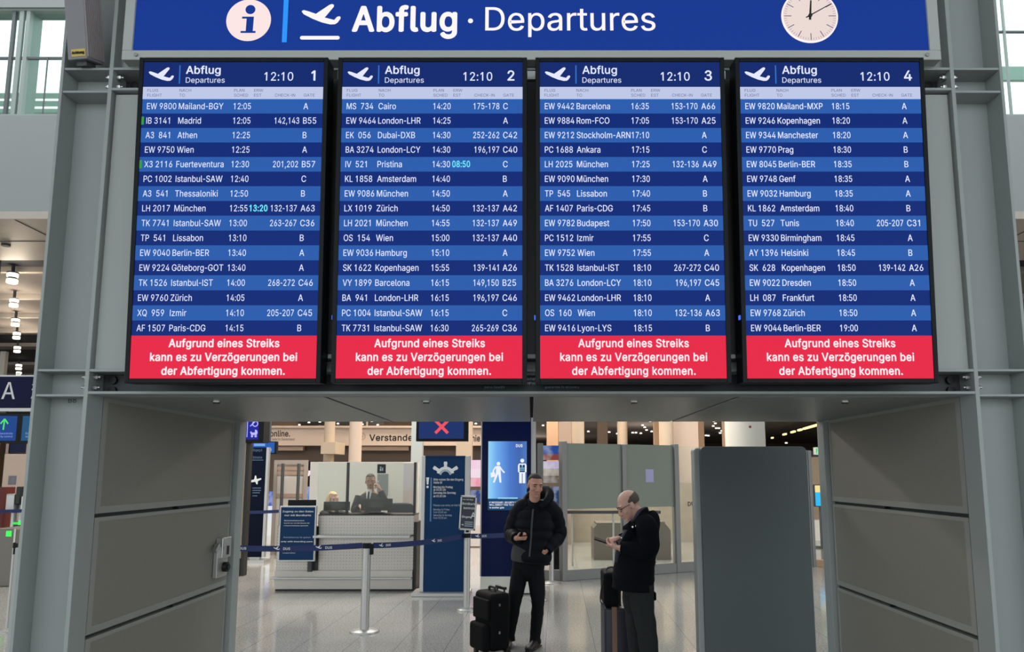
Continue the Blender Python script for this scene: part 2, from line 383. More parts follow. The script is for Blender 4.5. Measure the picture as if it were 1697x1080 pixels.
# ---------------------------------------------------------------- lettering: outlines of a plain grotesque, one line per character
# character, advance, then closed outlines (x,y in thousandths)
LETTERS = """
! 196|67,160 63,509 132,509 128,160|98,-4 81,-1 66,9 56,24 52,41 56,58 66,73 81,83 98,86 116,83 130,73 140,58 143,41 140,24 130,9 116,-1
, 187|38,-119 68,71 137,71 84,-119
- 310|255,246 255,186 55,186 55,246
. 187|95,-4 78,-1 63,9 53,24 50,41 53,59 63,73 78,83 95,87 113,83 128,73 138,59 141,41 138,24 128,9 113,-1
0 453|227,-7 191,-3 158,7 130,24 105,48 85,77 69,113 57,155 50,202 48,254 50,306 57,353 69,395 85,431 106,461 130,484 159,502 191,512 227,516 262,512 295,502 323,484 348,461 368,431 384,395 396,353 403,306 405,254 403,202 396,155 384,113 368,77 348,48 323,24 295,7 263,-3|227,50 250,52 271,60 290,74 306,92 320,116 330,144 338,176 342,213 344,254 342,295 338,332 330,365 320,393 306,416 290,435 271,449 250,457 227,460 203,457 182,449 163,435 147,416 134,393 123,365 115,332 111,295 109,254 111,213 115,176 123,144 134,116 147,92 163,74 182,60 203,52
1 453|205,0 205,418 100,350 100,418 210,509 272,509 272,0
2 453|64,0 64,47 234,229 282,282 311,327 320,371 317,397 308,419 293,436 273,449 224,460 196,457 172,447 153,433 139,413 130,390 127,362 66,362 68,391 75,418 86,442 102,464 121,482 143,496 168,507 196,513 225,516 254,513 281,507 306,497 328,482 346,465 361,445 372,423 379,398 381,372 371,318 336,259 267,180 153,60 389,57 389,0
3 453|218,-7 188,-5 159,1 133,10 108,22 88,38 70,57 57,79 48,104 44,132 109,132 115,107 126,87 144,71 165,59 219,50 275,61 297,74 315,93 325,116 329,145 326,172 316,196 299,217 275,234 254,241 229,246 201,248 157,248 157,299 205,299 245,304 280,320 302,345 308,375 303,405 288,430 262,449 225,457 188,450 160,435 140,412 130,385 66,385 75,425 98,462 130,490 172,509 226,516 280,510 325,490 357,458 373,420 375,378 365,342 343,312 310,290 290,281 333,262 354,244 371,222 383,198 391,173 393,145 390,116 383,90 370,66 354,45 333,27 309,12 281,2 251,-5
4 453|40,105 40,158 247,509 311,509 109,166 413,163 413,105|282,0 282,318 343,318 343,0
5 453|221,-7 192,-5 165,1 140,11 118,25 99,41 83,60 71,82 63,105 60,130 122,130 127,108 138,89 173,60 221,50 250,53 276,64 298,82 314,104 324,131 328,162 326,183 321,203 314,221 297,244 275,262 248,273 218,277 167,268 128,246 67,253 96,509 366,509 366,452 151,452 134,301 178,325 229,334 252,332 274,328 294,321 313,311 330,299 345,285 358,269 370,251 379,231 386,210 390,187 391,163 388,132 381,102 369,76 352,52 332,32 309,15 282,3 253,-4
6 453|226,-7 196,-4 168,3 142,15 119,31 100,51 84,74 73,101 66,130 64,162 65,187 71,212 80,239 137,340 252,509 322,509 151,261 165,288 196,307 235,314 265,312 291,305 316,295 337,280 355,262 370,240 380,215 387,187 389,157 387,127 379,98 368,73 352,50 333,30 310,14 284,3 257,-4|226,48 254,52 279,63 299,79 314,101 324,128 327,157 324,187 314,213 299,235 279,251 254,262 226,265 198,262 174,252 153,235 138,214 128,188 125,158 128,128 138,102 153,79 174,63 198,52
7 453|97,0 323,448 62,452 62,509 391,509 391,449 165,0
8 453|226,-7 193,-5 163,1 136,11 111,25 91,42 74,62 62,84 54,109 52,135 53,156 58,176 65,195 81,220 101,241 125,256 153,265 129,276 109,289 93,308 80,330 73,354 70,380 73,405 79,429 90,450 106,469 124,485 146,498 170,508 197,514 226,516 255,514 282,508 306,498 328,485 346,469 361,450 373,429 379,405 382,380 379,354 372,330 359,308 343,289 323,276 300,267 327,256 351,241 372,220 387,195 395,176 399,156 401,135 398,109 391,84 378,62 362,42 341,25 317,11 289,1 259,-5|226,49 258,52 285,60 307,74 323,91 333,113 337,139 333,165 322,189 305,208 283,223 256,232 226,235 196,232 169,223 147,208 130,189 119,165 115,139 119,113 129,91 145,74 167,60 185,54 205,50|226,290 274,300 293,313 307,330 316,351 319,376 316,399 308,420 294,437 275,449 226,460 177,449 159,437 145,420 136,399 133,376 136,351 145,330 159,313 178,300
9 453|226,516 256,513 285,506 310,494 333,478 352,458 368,434 380,408 387,378 389,347 387,322 382,296 373,270 315,168 200,0 130,0 301,248 287,221 257,202 218,195 188,197 161,203 137,214 116,229 98,247 83,269 72,294 66,321 64,352 66,382 73,411 85,436 101,459 120,479 143,494 168,506 196,513|226,460 199,457 174,446 154,429 138,407 129,381 125,352 129,322 138,295 154,274 174,257 199,247 226,243 254,247 279,257 299,273 314,295 324,321 327,350 324,381 314,407 299,429 279,446 254,457
: 187|95,-4 78,-1 63,9 53,24 50,41 53,59 63,73 78,83 95,87 113,83 128,73 138,59 141,41 138,24 128,9 113,-1|95,271 78,274 63,284 53,299 50,316 53,334 63,349 78,359 95,362 113,359 128,349 138,334 141,316 138,299 128,284 113,274
A 479|16,0 201,509 276,509 463,0 395,0 287,302 264,372 232,478 245,478 213,371 191,302 85,0|110,142 110,199 370,199 370,142
B 456|60,0 60,509 241,509 274,507 304,501 329,491 350,477 367,461 381,442 390,421 396,398 398,374 395,344 387,320 356,286 315,267 339,257 363,245 385,227 402,203 411,184 416,161 418,136 416,111 410,88 400,67 386,48 368,31 344,18 317,8 284,2 247,0|125,57 245,57 281,60 309,67 330,80 344,96 353,115 355,137 352,161 342,184 327,203 306,218 279,228 248,231 125,231|125,285 238,285 288,296 308,309 323,326 333,348 336,372 333,393 326,412 313,429 294,442 270,449 240,452 125,452
C 510|267,-7 225,-3 186,7 150,25 119,49 92,79 70,115 53,157 44,203 40,254 44,305 53,352 70,393 92,429 119,459 150,484 186,501 225,512 267,516 340,504 362,496 383,485 402,471 419,456 435,438 448,418 459,397 467,373 473,348 408,348 389,395 357,428 315,449 267,456 237,453 209,445 184,432 161,414 141,391 125,364 113,332 106,295 103,254 106,213 113,177 125,145 141,117 161,94 184,76 210,63 237,56 267,53 315,60 357,81 389,114 408,160 473,160 467,135 459,112 448,91 435,71 420,53 402,38 383,24 363,13 341,5 317,-2 293,-6
D 502|219,0 96,0 96,57 215,57 254,60 288,68 318,81 343,99 363,122 379,149 390,181 397,216 399,255 397,294 390,329 379,361 364,388 344,410 320,428 291,441 258,449 221,452 93,452 93,509 225,509 273,505 315,495 353,478 385,455 412,426 433,391 449,351 458,306 462,255 458,205 449,159 433,119 411,83 384,54 351,31 312,14 268,3|125,509 125,0 60,0 60,509
E 418|60,0 60,509 372,509 372,452 125,452 125,286 355,286 355,229 125,229 125,57 375,57 375,0
F 410|60,0 60,509 369,509 369,452 125,452 125,278 346,278 346,221 125,221 125,0
G 520|269,-7 225,-3 185,7 149,25 118,49 91,79 69,116 53,157 43,203 40,254 43,305 53,352 69,393 91,429 117,459 149,484 184,501 223,512 265,516 291,514 316,510 340,504 363,494 384,483 403,469 421,453 436,436 449,416 460,395 468,373 474,349 408,349 387,393 356,427 315,448 265,456 236,453 209,445 183,432 160,414 141,392 125,364 113,332 106,295 103,254 106,213 113,177 125,145 141,117 161,95 184,76 210,63 238,56 269,53 296,55 322,61 345,71 365,85 382,102 396,123 407,147 413,173 415,202 434,199 283,199 283,256 478,256 478,200 475,160 466,124 451,91 431,62 406,38 377,19 344,5 308,-4
H 517|60,0 60,509 125,509 125,289 392,289 392,509 457,509 457,0 392,0 392,232 125,232 125,0
I 178|57,0 57,509 121,509 121,0
J 396|185,-7 143,-2 106,11 75,33 52,63 38,100 33,145 33,173 98,173 98,145 100,117 108,93 122,74 139,61 160,53 185,50 209,53 230,61 248,74 261,93 269,117 272,145 272,509 336,509 336,145 332,100 318,63 294,33 263,11 227,-2
K 466|104,145 104,216 139,261 174,303 212,344 364,509 448,509 231,276|60,0 60,509 125,509 125,334 124,225 125,193 125,0|372,0 188,259 228,309 449,0
L 393|60,0 60,509 125,509 125,57 361,57 361,0
M 628|60,0 60,509 152,509 277,187 299,123 322,49 307,49 352,187 476,509 568,509 568,0 504,0 504,327 507,457 498,409 482,363 456,291 342,0 286,0 170,291 112,457 120,416 122,328 122,0
N 523|60,0 60,509 136,509 343,183 363,151 388,107 414,55 405,54 401,108 399,157 399,509 463,509 463,0 387,0 202,290 177,331 148,381 108,452 119,454 125,291 125,0
O 533|267,-7 225,-3 186,7 150,25 119,49 92,79 70,115 53,157 44,203 40,254 44,305 53,352 70,393 92,429 119,459 150,484 186,501 225,512 267,516 309,512 348,501 384,484 415,459 442,429 464,393 480,352 490,305 493,254 490,203 480,157 464,115 442,79 415,49 384,25 348,7 309,-3|267,53 296,55 324,63 349,76 372,94 392,116 408,144 420,176 428,213 430,254 428,295 420,332 408,365 392,392 372,415 349,433 324,446 296,453 267,456 237,453 210,445 184,433 161,415 142,392 125,364 113,332 106,295 103,254 106,213 113,176 125,144 142,117 161,94 184,76 210,63 237,55
P 444|60,0 60,509 235,509 272,506 305,499 332,487 356,471 375,452 390,430 400,404 407,377 409,348 407,318 400,291 390,265 375,243 356,223 332,207 305,195 272,188 235,186 125,186 125,0|125,242 233,242 257,244 279,248 297,256 318,272 333,294 342,319 344,348 342,376 333,402 318,423 297,439 279,446 257,451 232,452 125,452
Q 533|245,159 313,159 468,-48 401,-48 346,27 331,46|267,-7 225,-3 186,7 150,25 119,49 92,79 70,115 53,157 44,203 40,254 44,305 53,352 70,393 92,429 119,459 150,484 186,501 225,512 267,516 309,512 348,501 384,484 415,459 442,429 464,393 480,352 490,305 493,254 490,203 480,157 464,115 442,79 415,49 384,25 348,7 309,-3|267,53 296,55 324,63 349,76 372,94 392,116 408,144 420,176 428,213 430,254 428,295 420,332 408,365 392,392 372,415 349,433 324,446 296,453 267,456 237,453 210,445 184,433 161,415 142,392 125,364 113,332 106,295 103,254 106,213 113,176 125,144 142,117 161,94 184,76 210,63 237,55
R 449|60,0 60,509 236,509 273,506 305,500 333,489 356,473 376,455 390,433 401,408 407,381 409,352 407,323 401,296 390,271 376,250 356,232 333,217 305,206 273,200 236,198 125,198 125,0|125,255 234,255 258,256 280,260 298,267 319,281 334,300 342,324 345,352 342,380 334,405 319,425 298,440 279,446 258,451 233,452 125,452|353,0 230,229 303,229 428,0
S 446|224,-9 188,-7 156,-1 128,9 102,23 81,40 64,60 51,83 42,109 38,137 104,137 110,110 123,88 142,71 166,59 224,49 246,50 267,54 286,60 311,74 329,92 341,114 346,139 342,161 332,179 296,205 245,222 184,239 145,253 112,269 86,289 67,313 56,341 52,372 54,400 62,425 75,448 92,468 113,484 138,498 165,508 195,514 227,516 259,514 289,508 316,498 340,484 360,468 377,449 390,427 398,403 401,378 337,378 332,402 320,421 302,437 280,449 254,456 225,459 194,456 167,448 145,435 129,418 118,398 115,376 119,352 131,334 169,308 212,293 264,279 312,264 359,238 395,198 402,180 407,161 408,139 406,112 399,87 386,64 370,43 349,25 323,11 294,0 261,-7
T 448|32,452 32,509 417,509 417,452 257,452 257,0 193,0 193,452
U 517|259,-8 220,-6 186,2 154,15 126,33 103,55 85,80 71,108 63,140 60,173 60,509 124,509 124,178 126,155 132,133 141,113 153,95 169,80 187,68 208,59 232,53 259,52 285,53 309,59 331,68 349,80 364,95 377,113 385,133 391,155 393,178 393,509 457,509 457,173 454,140 446,108 433,80 414,55 391,33 363,15 332,2 297,-6
V 479|204,0 16,509 84,509 192,206 215,137 248,31 235,31 267,138 290,206 395,509 463,509 278,0
W 686|155,0 16,509 82,509 163,196 187,94 197,40 200,94 211,145 224,196 306,509 380,509 462,196 486,94 497,40 488,40 499,94 510,145 603,509 670,509 530,0 455,0 368,323 351,391 336,475 350,475 335,395 318,323 230,0
X 474|18,0 217,284 217,236 29,509 104,509 178,400 204,361 223,329 243,292 232,292 252,329 272,361 298,400 374,509 446,509 259,239 259,287 456,0 382,0 292,129 268,165 250,195 230,231 244,231 225,196 182,129 91,0
Y 472|203,0 203,208 16,509 91,509 192,344 222,292 250,230 224,230 251,293 280,344 381,509 455,509 268,208 268,0
Z 438|42,0 42,46 273,385 306,431 341,476 348,454 285,452 40,452 40,509 397,509 397,462 169,129 134,81 97,33 90,54 152,57 399,57 399,0
a 389|160,-9 137,-7 115,-3 94,5 76,15 60,29 48,45 38,63 32,84 30,108 34,138 43,161 58,179 78,193 125,211 178,220 234,227 265,235 273,243 276,255 267,297 240,322 196,331 149,322 118,301 100,274 41,291 51,313 64,331 79,346 95,358 114,368 133,375 194,384 239,379 286,360 306,343 322,320 330,301 335,278 337,251 337,0 277,0 277,52 252,25 215,1|170,45 202,49 228,59 248,74 263,93 272,115 276,138 276,190 259,182 231,176 200,171 175,168 134,159 103,139 95,124 92,105 102,72 130,52
b 424|229,-8 198,-5 172,4 138,31 118,59 112,0 53,0 53,509 114,509 114,319 137,346 171,373 197,381 229,384 259,382 287,374 313,361 335,342 354,320 370,293 381,261 388,227 390,189 388,151 381,116 370,84 355,57 336,34 313,16 288,3 260,-6|220,47 242,49 262,55 279,66 294,80 306,97 316,117 323,139 327,163 328,189 327,215 323,239 316,261 307,281 295,298 280,311 262,322 243,328 220,330 198,328 178,322 161,312 147,299 134,282 125,263 118,241 114,216 113,189 114,162 118,138 125,115 135,95 147,78 162,65 179,55 198,49
c 395|207,-8 174,-5 144,3 117,16 93,35 72,58 56,85 44,116 37,150 34,187 37,225 44,260 56,291 72,318 93,341 117,360 144,374 174,382 207,384 260,377 305,356 340,322 362,277 303,262 290,289 270,311 242,325 207,330 184,328 163,321 145,310 130,296 118,278 108,258 102,236 98,212 96,187 98,163 102,139 108,117 118,97 130,80 145,66 163,55 184,49 207,46 243,52 271,66 292,89 304,117 363,102 341,56 306,21 261,-1
d 424|195,-8 165,-6 137,3 111,16 89,34 70,57 55,84 43,116 36,151 34,189 36,227 43,261 55,293 70,320 89,342 112,361 137,374 165,382 196,384 228,381 253,373 287,346 306,319 311,509 372,509 372,0 313,0 313,59 287,31 252,4 227,-5|205,47 226,49 246,55 263,65 278,78 290,95 299,115 306,138 310,162 312,189 310,216 306,241 300,263 290,282 278,299 263,312 246,322 227,328 205,330 182,328 162,322 145,311 130,298 118,281 108,261 102,239 98,215 96,189 98,163 102,139 109,117 118,97 130,80 145,66 162,55 182,49
e 404|212,-8 177,-5 145,3 117,16 92,35 72,58 56,85 44,116 37,150 34,187 36,224 44,258 55,290 71,317 91,340 115,359 142,373 172,382 205,384 266,374 285,366 303,355 319,341 334,324 347,305 357,282 365,256 370,227 371,169 75,169 75,221 309,221 304,248 298,269 283,294 263,314 237,326 205,330 183,328 164,323 146,313 125,294 109,270 99,241 96,211 96,178 98,151 102,127 110,106 121,88 135,73 151,61 169,53 190,48 212,46 254,53 285,73 306,105 365,91 353,63 335,39 320,26 302,14 283,4 261,-3 237,-7
f 253|228,379 228,327 6,327 6,379|81,0 81,432 84,461 96,486 113,505 135,519 187,530 222,527 243,521 227,468 215,472 195,474 171,470 154,460 145,443 142,419 142,0
g 425|207,-151 180,-149 156,-146 134,-140 82,-110 51,-69 101,-41 122,-66 154,-88 207,-97 236,-95 261,-87 282,-75 298,-58 308,-34 311,-6 311,68 287,41 252,16 227,8 195,5 165,7 138,14 113,27 90,43 71,65 55,90 43,120 36,154 34,191 36,229 43,263 55,293 71,320 90,342 112,361 138,374 166,382 196,384 228,382 253,373 288,346 308,319 313,379 372,379 372,-9 370,-40 363,-67 350,-90 334,-109 314,-124 291,-136 265,-144 237,-149|205,59 227,61 246,66 264,75 285,95 300,121 307,142 311,166 312,193 311,219 307,242 300,264 291,283 279,299 264,312 247,322 227,328 205,330 182,328 163,322 145,312 130,298 118,282 109,262 102,241 98,218 96,193 98,167 102,144 109,123 124,96 145,76 163,66 183,61
h 410|114,227 114,0 53,0 53,509 114,509 114,287 102,287 116,319 132,344 152,362 175,374 200,382 227,384 252,383 275,377 295,369 313,356 328,340 341,321 350,298 355,271 357,240 357,0 296,0 296,235 293,263 286,286 273,304 256,318 235,326 210,329 184,326 161,317 141,303 126,283 117,257
i 166|53,0 53,379 114,379 114,0|84,443 67,446 54,455 44,468 41,483 44,499 54,512 67,521 84,524 100,521 114,512 123,499 126,483 123,468 114,455 100,446
j 166|53,379 114,379 114,-30 112,-52 108,-72 102,-90 86,-113 65,-129 47,-137 27,-141 -10,-143 -10,-87 2,-87 25,-83 40,-72 50,-54 53,-29|83,443 67,446 53,455 44,468 41,483 44,499 53,512 67,521 83,524 100,521 114,512 123,499 126,483 123,468 114,455 100,446
k 380|110,137 110,212 121,212 284,379 360,379 184,199|53,0 53,509 114,509 114,0|294,0 148,186 191,229 372,0
l 189|139,-2 112,0 91,8 74,20 62,37 55,59 53,84 53,509 114,509 114,99 120,62 130,54 146,52 170,54 181,3 162,-1
m 609|53,0 53,379 112,379 112,295 118,323 132,346 172,376 219,386 245,383 268,375 287,361 303,342 314,320 321,295 312,295 322,321 337,343 381,375 437,386 458,385 478,380 497,372 514,361 529,346 541,328 550,307 555,283 557,255 557,0 496,0 496,254 493,279 485,298 473,313 447,326 419,330 395,328 374,320 345,290 335,247 335,0 274,0 274,260 269,288 253,311 229,326 199,330 158,320 140,307 126,289 117,266 114,238 114,0
n 409|114,227 114,0 53,0 53,379 112,379 112,287 102,287 116,319 132,344 152,362 175,374 200,382 227,384 252,383 275,377 295,369 313,356 328,340 341,321 350,298 355,271 357,240 357,0 296,0 296,235 293,263 286,286 273,304 256,318 235,326 210,329 184,326 161,317 141,303 126,283 117,257
o 415|207,-8 174,-5 144,3 117,16 93,35 72,58 56,85 44,116 37,150 34,187 37,225 44,260 56,291 72,318 93,341 117,360 144,374 174,382 207,384 241,382 271,374 299,360 323,341 343,318 359,291 371,260 379,225 381,187 379,150 371,116 359,85 343,58 323,35 299,16 271,3 241,-5|207,46 231,49 252,55 270,66 285,80 298,97 307,117 314,139 318,163 319,187 318,212 314,236 307,258 298,278 285,296 270,310 252,321 231,328 207,330 184,328 163,321 145,310 130,296 118,278 108,258 102,236 98,212 96,187 98,163 102,139 108,117 118,97 130,80 145,66 163,55 184,49
p 424|53,-143 53,379 112,379 112,319 137,346 171,373 197,381 229,384 259,382 287,374 313,361 335,342 354,320 370,293 381,261 388,227 390,189 388,151 381,116 370,84 355,57 336,34 313,16 288,3 260,-6 229,-8 198,-5 173,4 138,31 118,59 114,-143|220,47 242,49 262,55 279,66 294,80 306,97 316,117 323,139 327,163 328,189 327,215 323,239 316,261 307,281 295,298 280,311 262,322 243,328 220,330 198,328 178,322 161,312 147,299 134,282 125,263 118,241 114,216 113,189 114,162 118,138 125,115 135,95 147,78 162,65 179,55 198,49
q 424|372,-143 311,-143 311,59 287,31 252,4 227,-5 195,-8 165,-6 137,3 111,16 89,34 70,57 55,84 43,116 36,151 34,189 36,227 43,261 55,293 70,320 89,342 112,361 137,374 165,382 196,384 228,381 253,373 287,346 307,319 313,379 372,379|205,47 226,49 246,55 263,65 278,78 290,95 299,115 306,138 310,162 312,189 310,216 306,241 300,263 290,282 278,299 263,312 246,322 227,328 205,330 182,328 162,322 145,311 130,298 118,281 108,261 102,239 98,215 96,189 98,163 102,139 109,117 118,97 130,80 145,66 162,55 182,49
r 259|53,0 53,379 112,379 112,321 130,347 152,367 171,377 191,383 213,385 243,384 243,322 207,326 182,323 159,315 140,301 126,284 117,262 114,237 114,0
s 365|182,-8 157,-7 133,-3 112,3 93,12 76,24 62,38 50,54 41,73 36,94 94,107 105,79 124,60 150,49 181,45 206,47 227,53 244,62 262,81 268,103 265,121 254,136 237,147 212,155 149,170 118,180 92,192 72,208 58,227 50,249 47,274 49,295 55,314 65,332 79,347 95,360 115,370 137,378 161,383 187,384 212,383 234,379 254,372 279,358 299,339 324,290 268,277 258,298 243,316 219,328 187,333 156,329 131,317 114,299 109,277 112,258 124,243 172,223 229,209 261,200 287,187 306,171 320,153 328,131 331,107 329,85 323,65 312,47 298,31 281,18 260,6 236,-2 210,-7
t 227|204,379 204,327 6,327 6,379|65,471 126,471 126,98 128,76 136,61 150,53 170,50 202,54 213,2 192,-3 168,-4 138,-1 113,7 92,21 77,41 68,64 65,93
u 410|182,-5 158,-3 135,2 115,11 97,23 82,39 69,59 60,82 54,109 53,139 53,379 114,379 114,144 116,117 124,94 137,75 154,61 175,53 200,50 226,53 249,62 268,77 283,97 293,122 296,153 296,379 357,379 357,0 298,0 298,92 307,92 294,60 277,35 257,17 234,5 209,-3
v 389|163,0 17,379 84,379 165,155 187,87 206,21 184,21 203,87 224,155 305,379 371,379 226,0
w 567|138,0 23,379 87,379 133,214 154,137 175,41 165,41 186,135 206,214 252,379 316,379 362,214 382,136 402,41 391,41 413,135 434,214 480,379 545,379 429,0 368,0 319,172 291,280 277,338 291,338 277,280 263,225 199,0
x 378|21,0 171,218 171,171 29,379 100,379 147,306 207,206 175,206 233,306 282,379 352,379 209,169 209,214 358,0 287,0 231,85 200,136 173,182 205,182 148,85 91,0
y 389|47,-139 61,-86 104,-89 130,-74 151,-36 163,-1 17,379 84,379 165,155 187,87 206,21 184,21 202,87 224,155 305,379 371,379 204,-58 177,-107 139,-136 91,-145 65,-143
z 380|42,0 42,46 254,320 48,323 48,379 333,379 333,331 126,60 339,56 339,0
ß 441|122,362 122,0 60,0 60,362 64,409 77,447 99,477 127,498 160,511 197,516 218,514 240,510 260,503 280,493 297,479 312,463 323,443 330,420 332,393 325,351 309,322 292,299 285,272 288,256 297,241 327,215 362,188 391,152 400,129 403,100 401,79 396,59 386,42 366,21 340,6 319,-1 295,-5 269,-7 207,1 164,20 187,74 217,58 265,50 297,53 321,64 337,81 342,104 339,123 330,139 300,167 264,194 235,227 226,247 223,272 230,306 264,353 272,388 266,420 250,442 226,455 197,459 174,456 156,448 141,435 130,417 124,393
ä 389|160,-9 137,-7 115,-3 94,5 76,15 60,29 48,45 38,63 32,84 30,108 34,138 43,161 58,179 78,193 125,211 178,220 234,227 265,235 273,243 276,255 267,297 240,322 196,331 149,322 118,301 100,274 41,291 51,313 64,331 79,346 95,358 114,368 133,375 194,384 239,379 286,360 306,343 322,320 330,301 335,278 337,251 337,0 277,0 277,52 252,25 215,1|170,45 202,49 228,59 248,74 263,93 272,115 276,138 276,190 259,182 231,176 200,171 175,168 134,159 103,139 95,124 92,105 102,72 130,52|261,443 246,446 233,455 224,468 221,483 224,499 233,512 246,520 261,523 277,520 290,512 299,499 301,483 299,468 290,455 277,446|117,443 102,446 89,455 80,468 77,483 80,499 89,512 102,520 117,523 133,520 146,512 155,499 158,483 155,468 146,455 133,446
ö 415|207,-8 174,-5 144,3 117,16 93,35 72,58 56,85 44,116 37,150 34,187 37,225 44,260 56,291 72,318 93,341 117,360 144,374 174,382 207,384 241,382 271,374 299,360 323,341 343,318 359,291 371,260 379,225 381,187 379,150 371,116 359,85 343,58 323,35 299,16 271,3 241,-5|207,46 231,49 252,55 270,66 285,80 298,97 307,117 314,139 318,163 319,187 318,212 314,236 307,258 298,278 285,296 270,310 252,321 231,328 207,330 184,328 163,321 145,310 130,296 118,278 108,258 102,236 98,212 96,187 98,163 102,139 108,117 118,97 130,80 145,66 163,55 184,49|279,443 264,446 251,455 242,468 239,483 242,499 251,512 264,520 279,523 295,520 308,512 317,499 320,483 317,468 308,455 295,446|136,443 120,446 107,455 98,468 95,483 98,499 107,512 120,520 136,523 151,520 164,512 173,499 176,483 173,468 164,455 151,446
ü 410|182,-5 158,-3 135,2 115,11 97,23 82,39 69,59 60,82 54,109 53,139 53,379 114,379 114,144 116,117 124,94 137,75 154,61 175,53 200,50 226,53 249,62 268,77 283,97 293,122 296,153 296,379 357,379 357,0 298,0 298,92 307,92 294,60 277,35 257,17 234,5 209,-3|277,443 261,446 248,455 239,468 236,483 239,499 248,512 261,520 277,523 292,520 305,512 314,499 317,483 314,468 305,455 292,446|133,443 118,446 104,455 96,468 93,483 96,499 104,512 118,520 133,523 149,520 162,512 170,499 173,483 170,468 162,455 149,446
  187
"""
GLYPH = {}
def _load_letters():
    for ln in LETTERS.strip('\n').split('\n'):
        ch = ln[0]; parts = ln[2:].split('|'); adv = int(parts[0]) / 1000
        loops = [[tuple(int(t) / 1000 for t in p.split(',')) for p in q.split(' ')] for q in parts[1:]]
        GLYPH[ch] = (adv, loops)
_load_letters()
_GLY = {}
def one_glyph(ch):
    """filled outline of one character: (advance, vertices, faces)"""
    if ch in _GLY: return _GLY[ch]
    adv, loops = GLYPH.get(ch) or GLYPH['-']
    vs, fs, lay = [], [], 0
    def area(l): return sum(l[i-1][0]*l[i][1] - l[i][0]*l[i-1][1] for i in range(len(l))) / 2
    def inside(p, l):
        r = False
        for i in range(len(l)):
            a, b = l[i-1], l[i]
            if (a[1] > p[1]) != (b[1] > p[1]) and p[0] < (b[0]-a[0])*(p[1]-a[1])/(b[1]-a[1]) + a[0]: r = not r
        return r
    holes = [l for l in loops if area(l) > 0]
    for ou in (l for l in loops if area(l) <= 0):        # strokes of a letter may overlap: fill each by itself
        c = bpy.data.curves.new('letter_outline', 'CURVE'); c.dimensions = '2D'; c.fill_mode = 'FRONT'
        for l in [ou] + [h for h in holes if inside(h[0], ou)]:
            sp = c.splines.new('POLY'); sp.points.add(len(l) - 1); sp.use_cyclic_u = True
            for p, q in zip(sp.points, l): p.co = (q[0], q[1], 0, 1)
        o = bpy.data.objects.new('letter_outline', c); me = bpy.data.meshes.new_from_object(o); n0 = len(vs)
        lay += 1; vs += [(v.co.x, v.co.y, lay) for v in me.vertices]
        for p in me.polygons:
            t = tuple(i + n0 for i in p.vertices); fs.append(t if p.normal.z > 0 else t[::-1])
        bpy.data.objects.remove(o); bpy.data.curves.remove(c); bpy.data.meshes.remove(me)
    _GLY[ch] = (adv, vs, fs); return _GLY[ch]
_GC = {}
def glyphs(txt, bold=0.0):
    key = (txt, bold)
    if key in _GC: return _GC[key]
    vs, fs, x = [], [], 0.0
    for ch in txt:
        adv, v, f = one_glyph(ch)
        if not bold: sh = ((0, 0),)
        elif bold < .008: sh = ((-bold, 0), (bold, 0))
        else: sh = ((0, 0),) + tuple((bold*math.cos(i*math.pi/4), bold*math.sin(i*math.pi/4)) for i in range(8))
        for li, (dx, dy) in enumerate(sh):                                # heavier letters: the outline struck several times
            o = len(vs); vs += [(p+x+dx, q+dy, r + 4*li) for p, q, r in v]; fs += [tuple(i+o for i in t) for t in f]
        x += adv + bold*1.2
    w0 = min(v[0] for v in vs); w1 = max(v[0] for v in vs)
    _GC[key] = (vs, fs, w0, w1); return _GC[key]
CAPH = 1.0
_v = glyphs('H')[0]
CAPH = max(a[1] for a in _v) - min(a[1] for a in _v)

def front(x0, z0, Y):   # artwork frame facing the viewer, origin at (x0, Y, z0)
    return (Vector((x0, Y, z0)), Vector((1, 0, 0)), Vector((0, 0, 1)), Vector((0, -1, 0)))
def rect(x0, y0, x1, y1, Y):
    """pixel rectangle on the plane at distance Y -> X range and Z range"""
    ym = (y0 + y1) / 2
    return P(x0, ym, Y).x, P((x0+x1)/2, y1, Y).z, P(x1, ym, Y).x, P((x0+x1)/2, y0, Y).z
def pbox(mb, x0, y0, x1, y1, Y, depth, mi=0):
    a, b, c, d = rect(x0, y0, x1, y1, Y)
    mb.box((a, Y, b), (c, Y + depth, d), mi)
def struct(o): o['kind'] = 'structure'; return o

PLANE = [(675,72),(681,65),(692,62),(720,70),(775,90),(868,22),(886,16),(899,22),(899,36),(838,118),(905,136),(925,112),(940,108),(949,114),(948,127),(930,155),(912,168),(880,170),(820,155),(755,128),(690,93)]
def plane_icon(mb, fr, x, y, w, mi, z):
    """departing aeroplane, left bottom at (x, y), width w"""
    k = w / 274.0
    mb.poly(fr, [(x + (a-675)*k, y + (170-b)*k) for a, b in PLANE], mi, z)
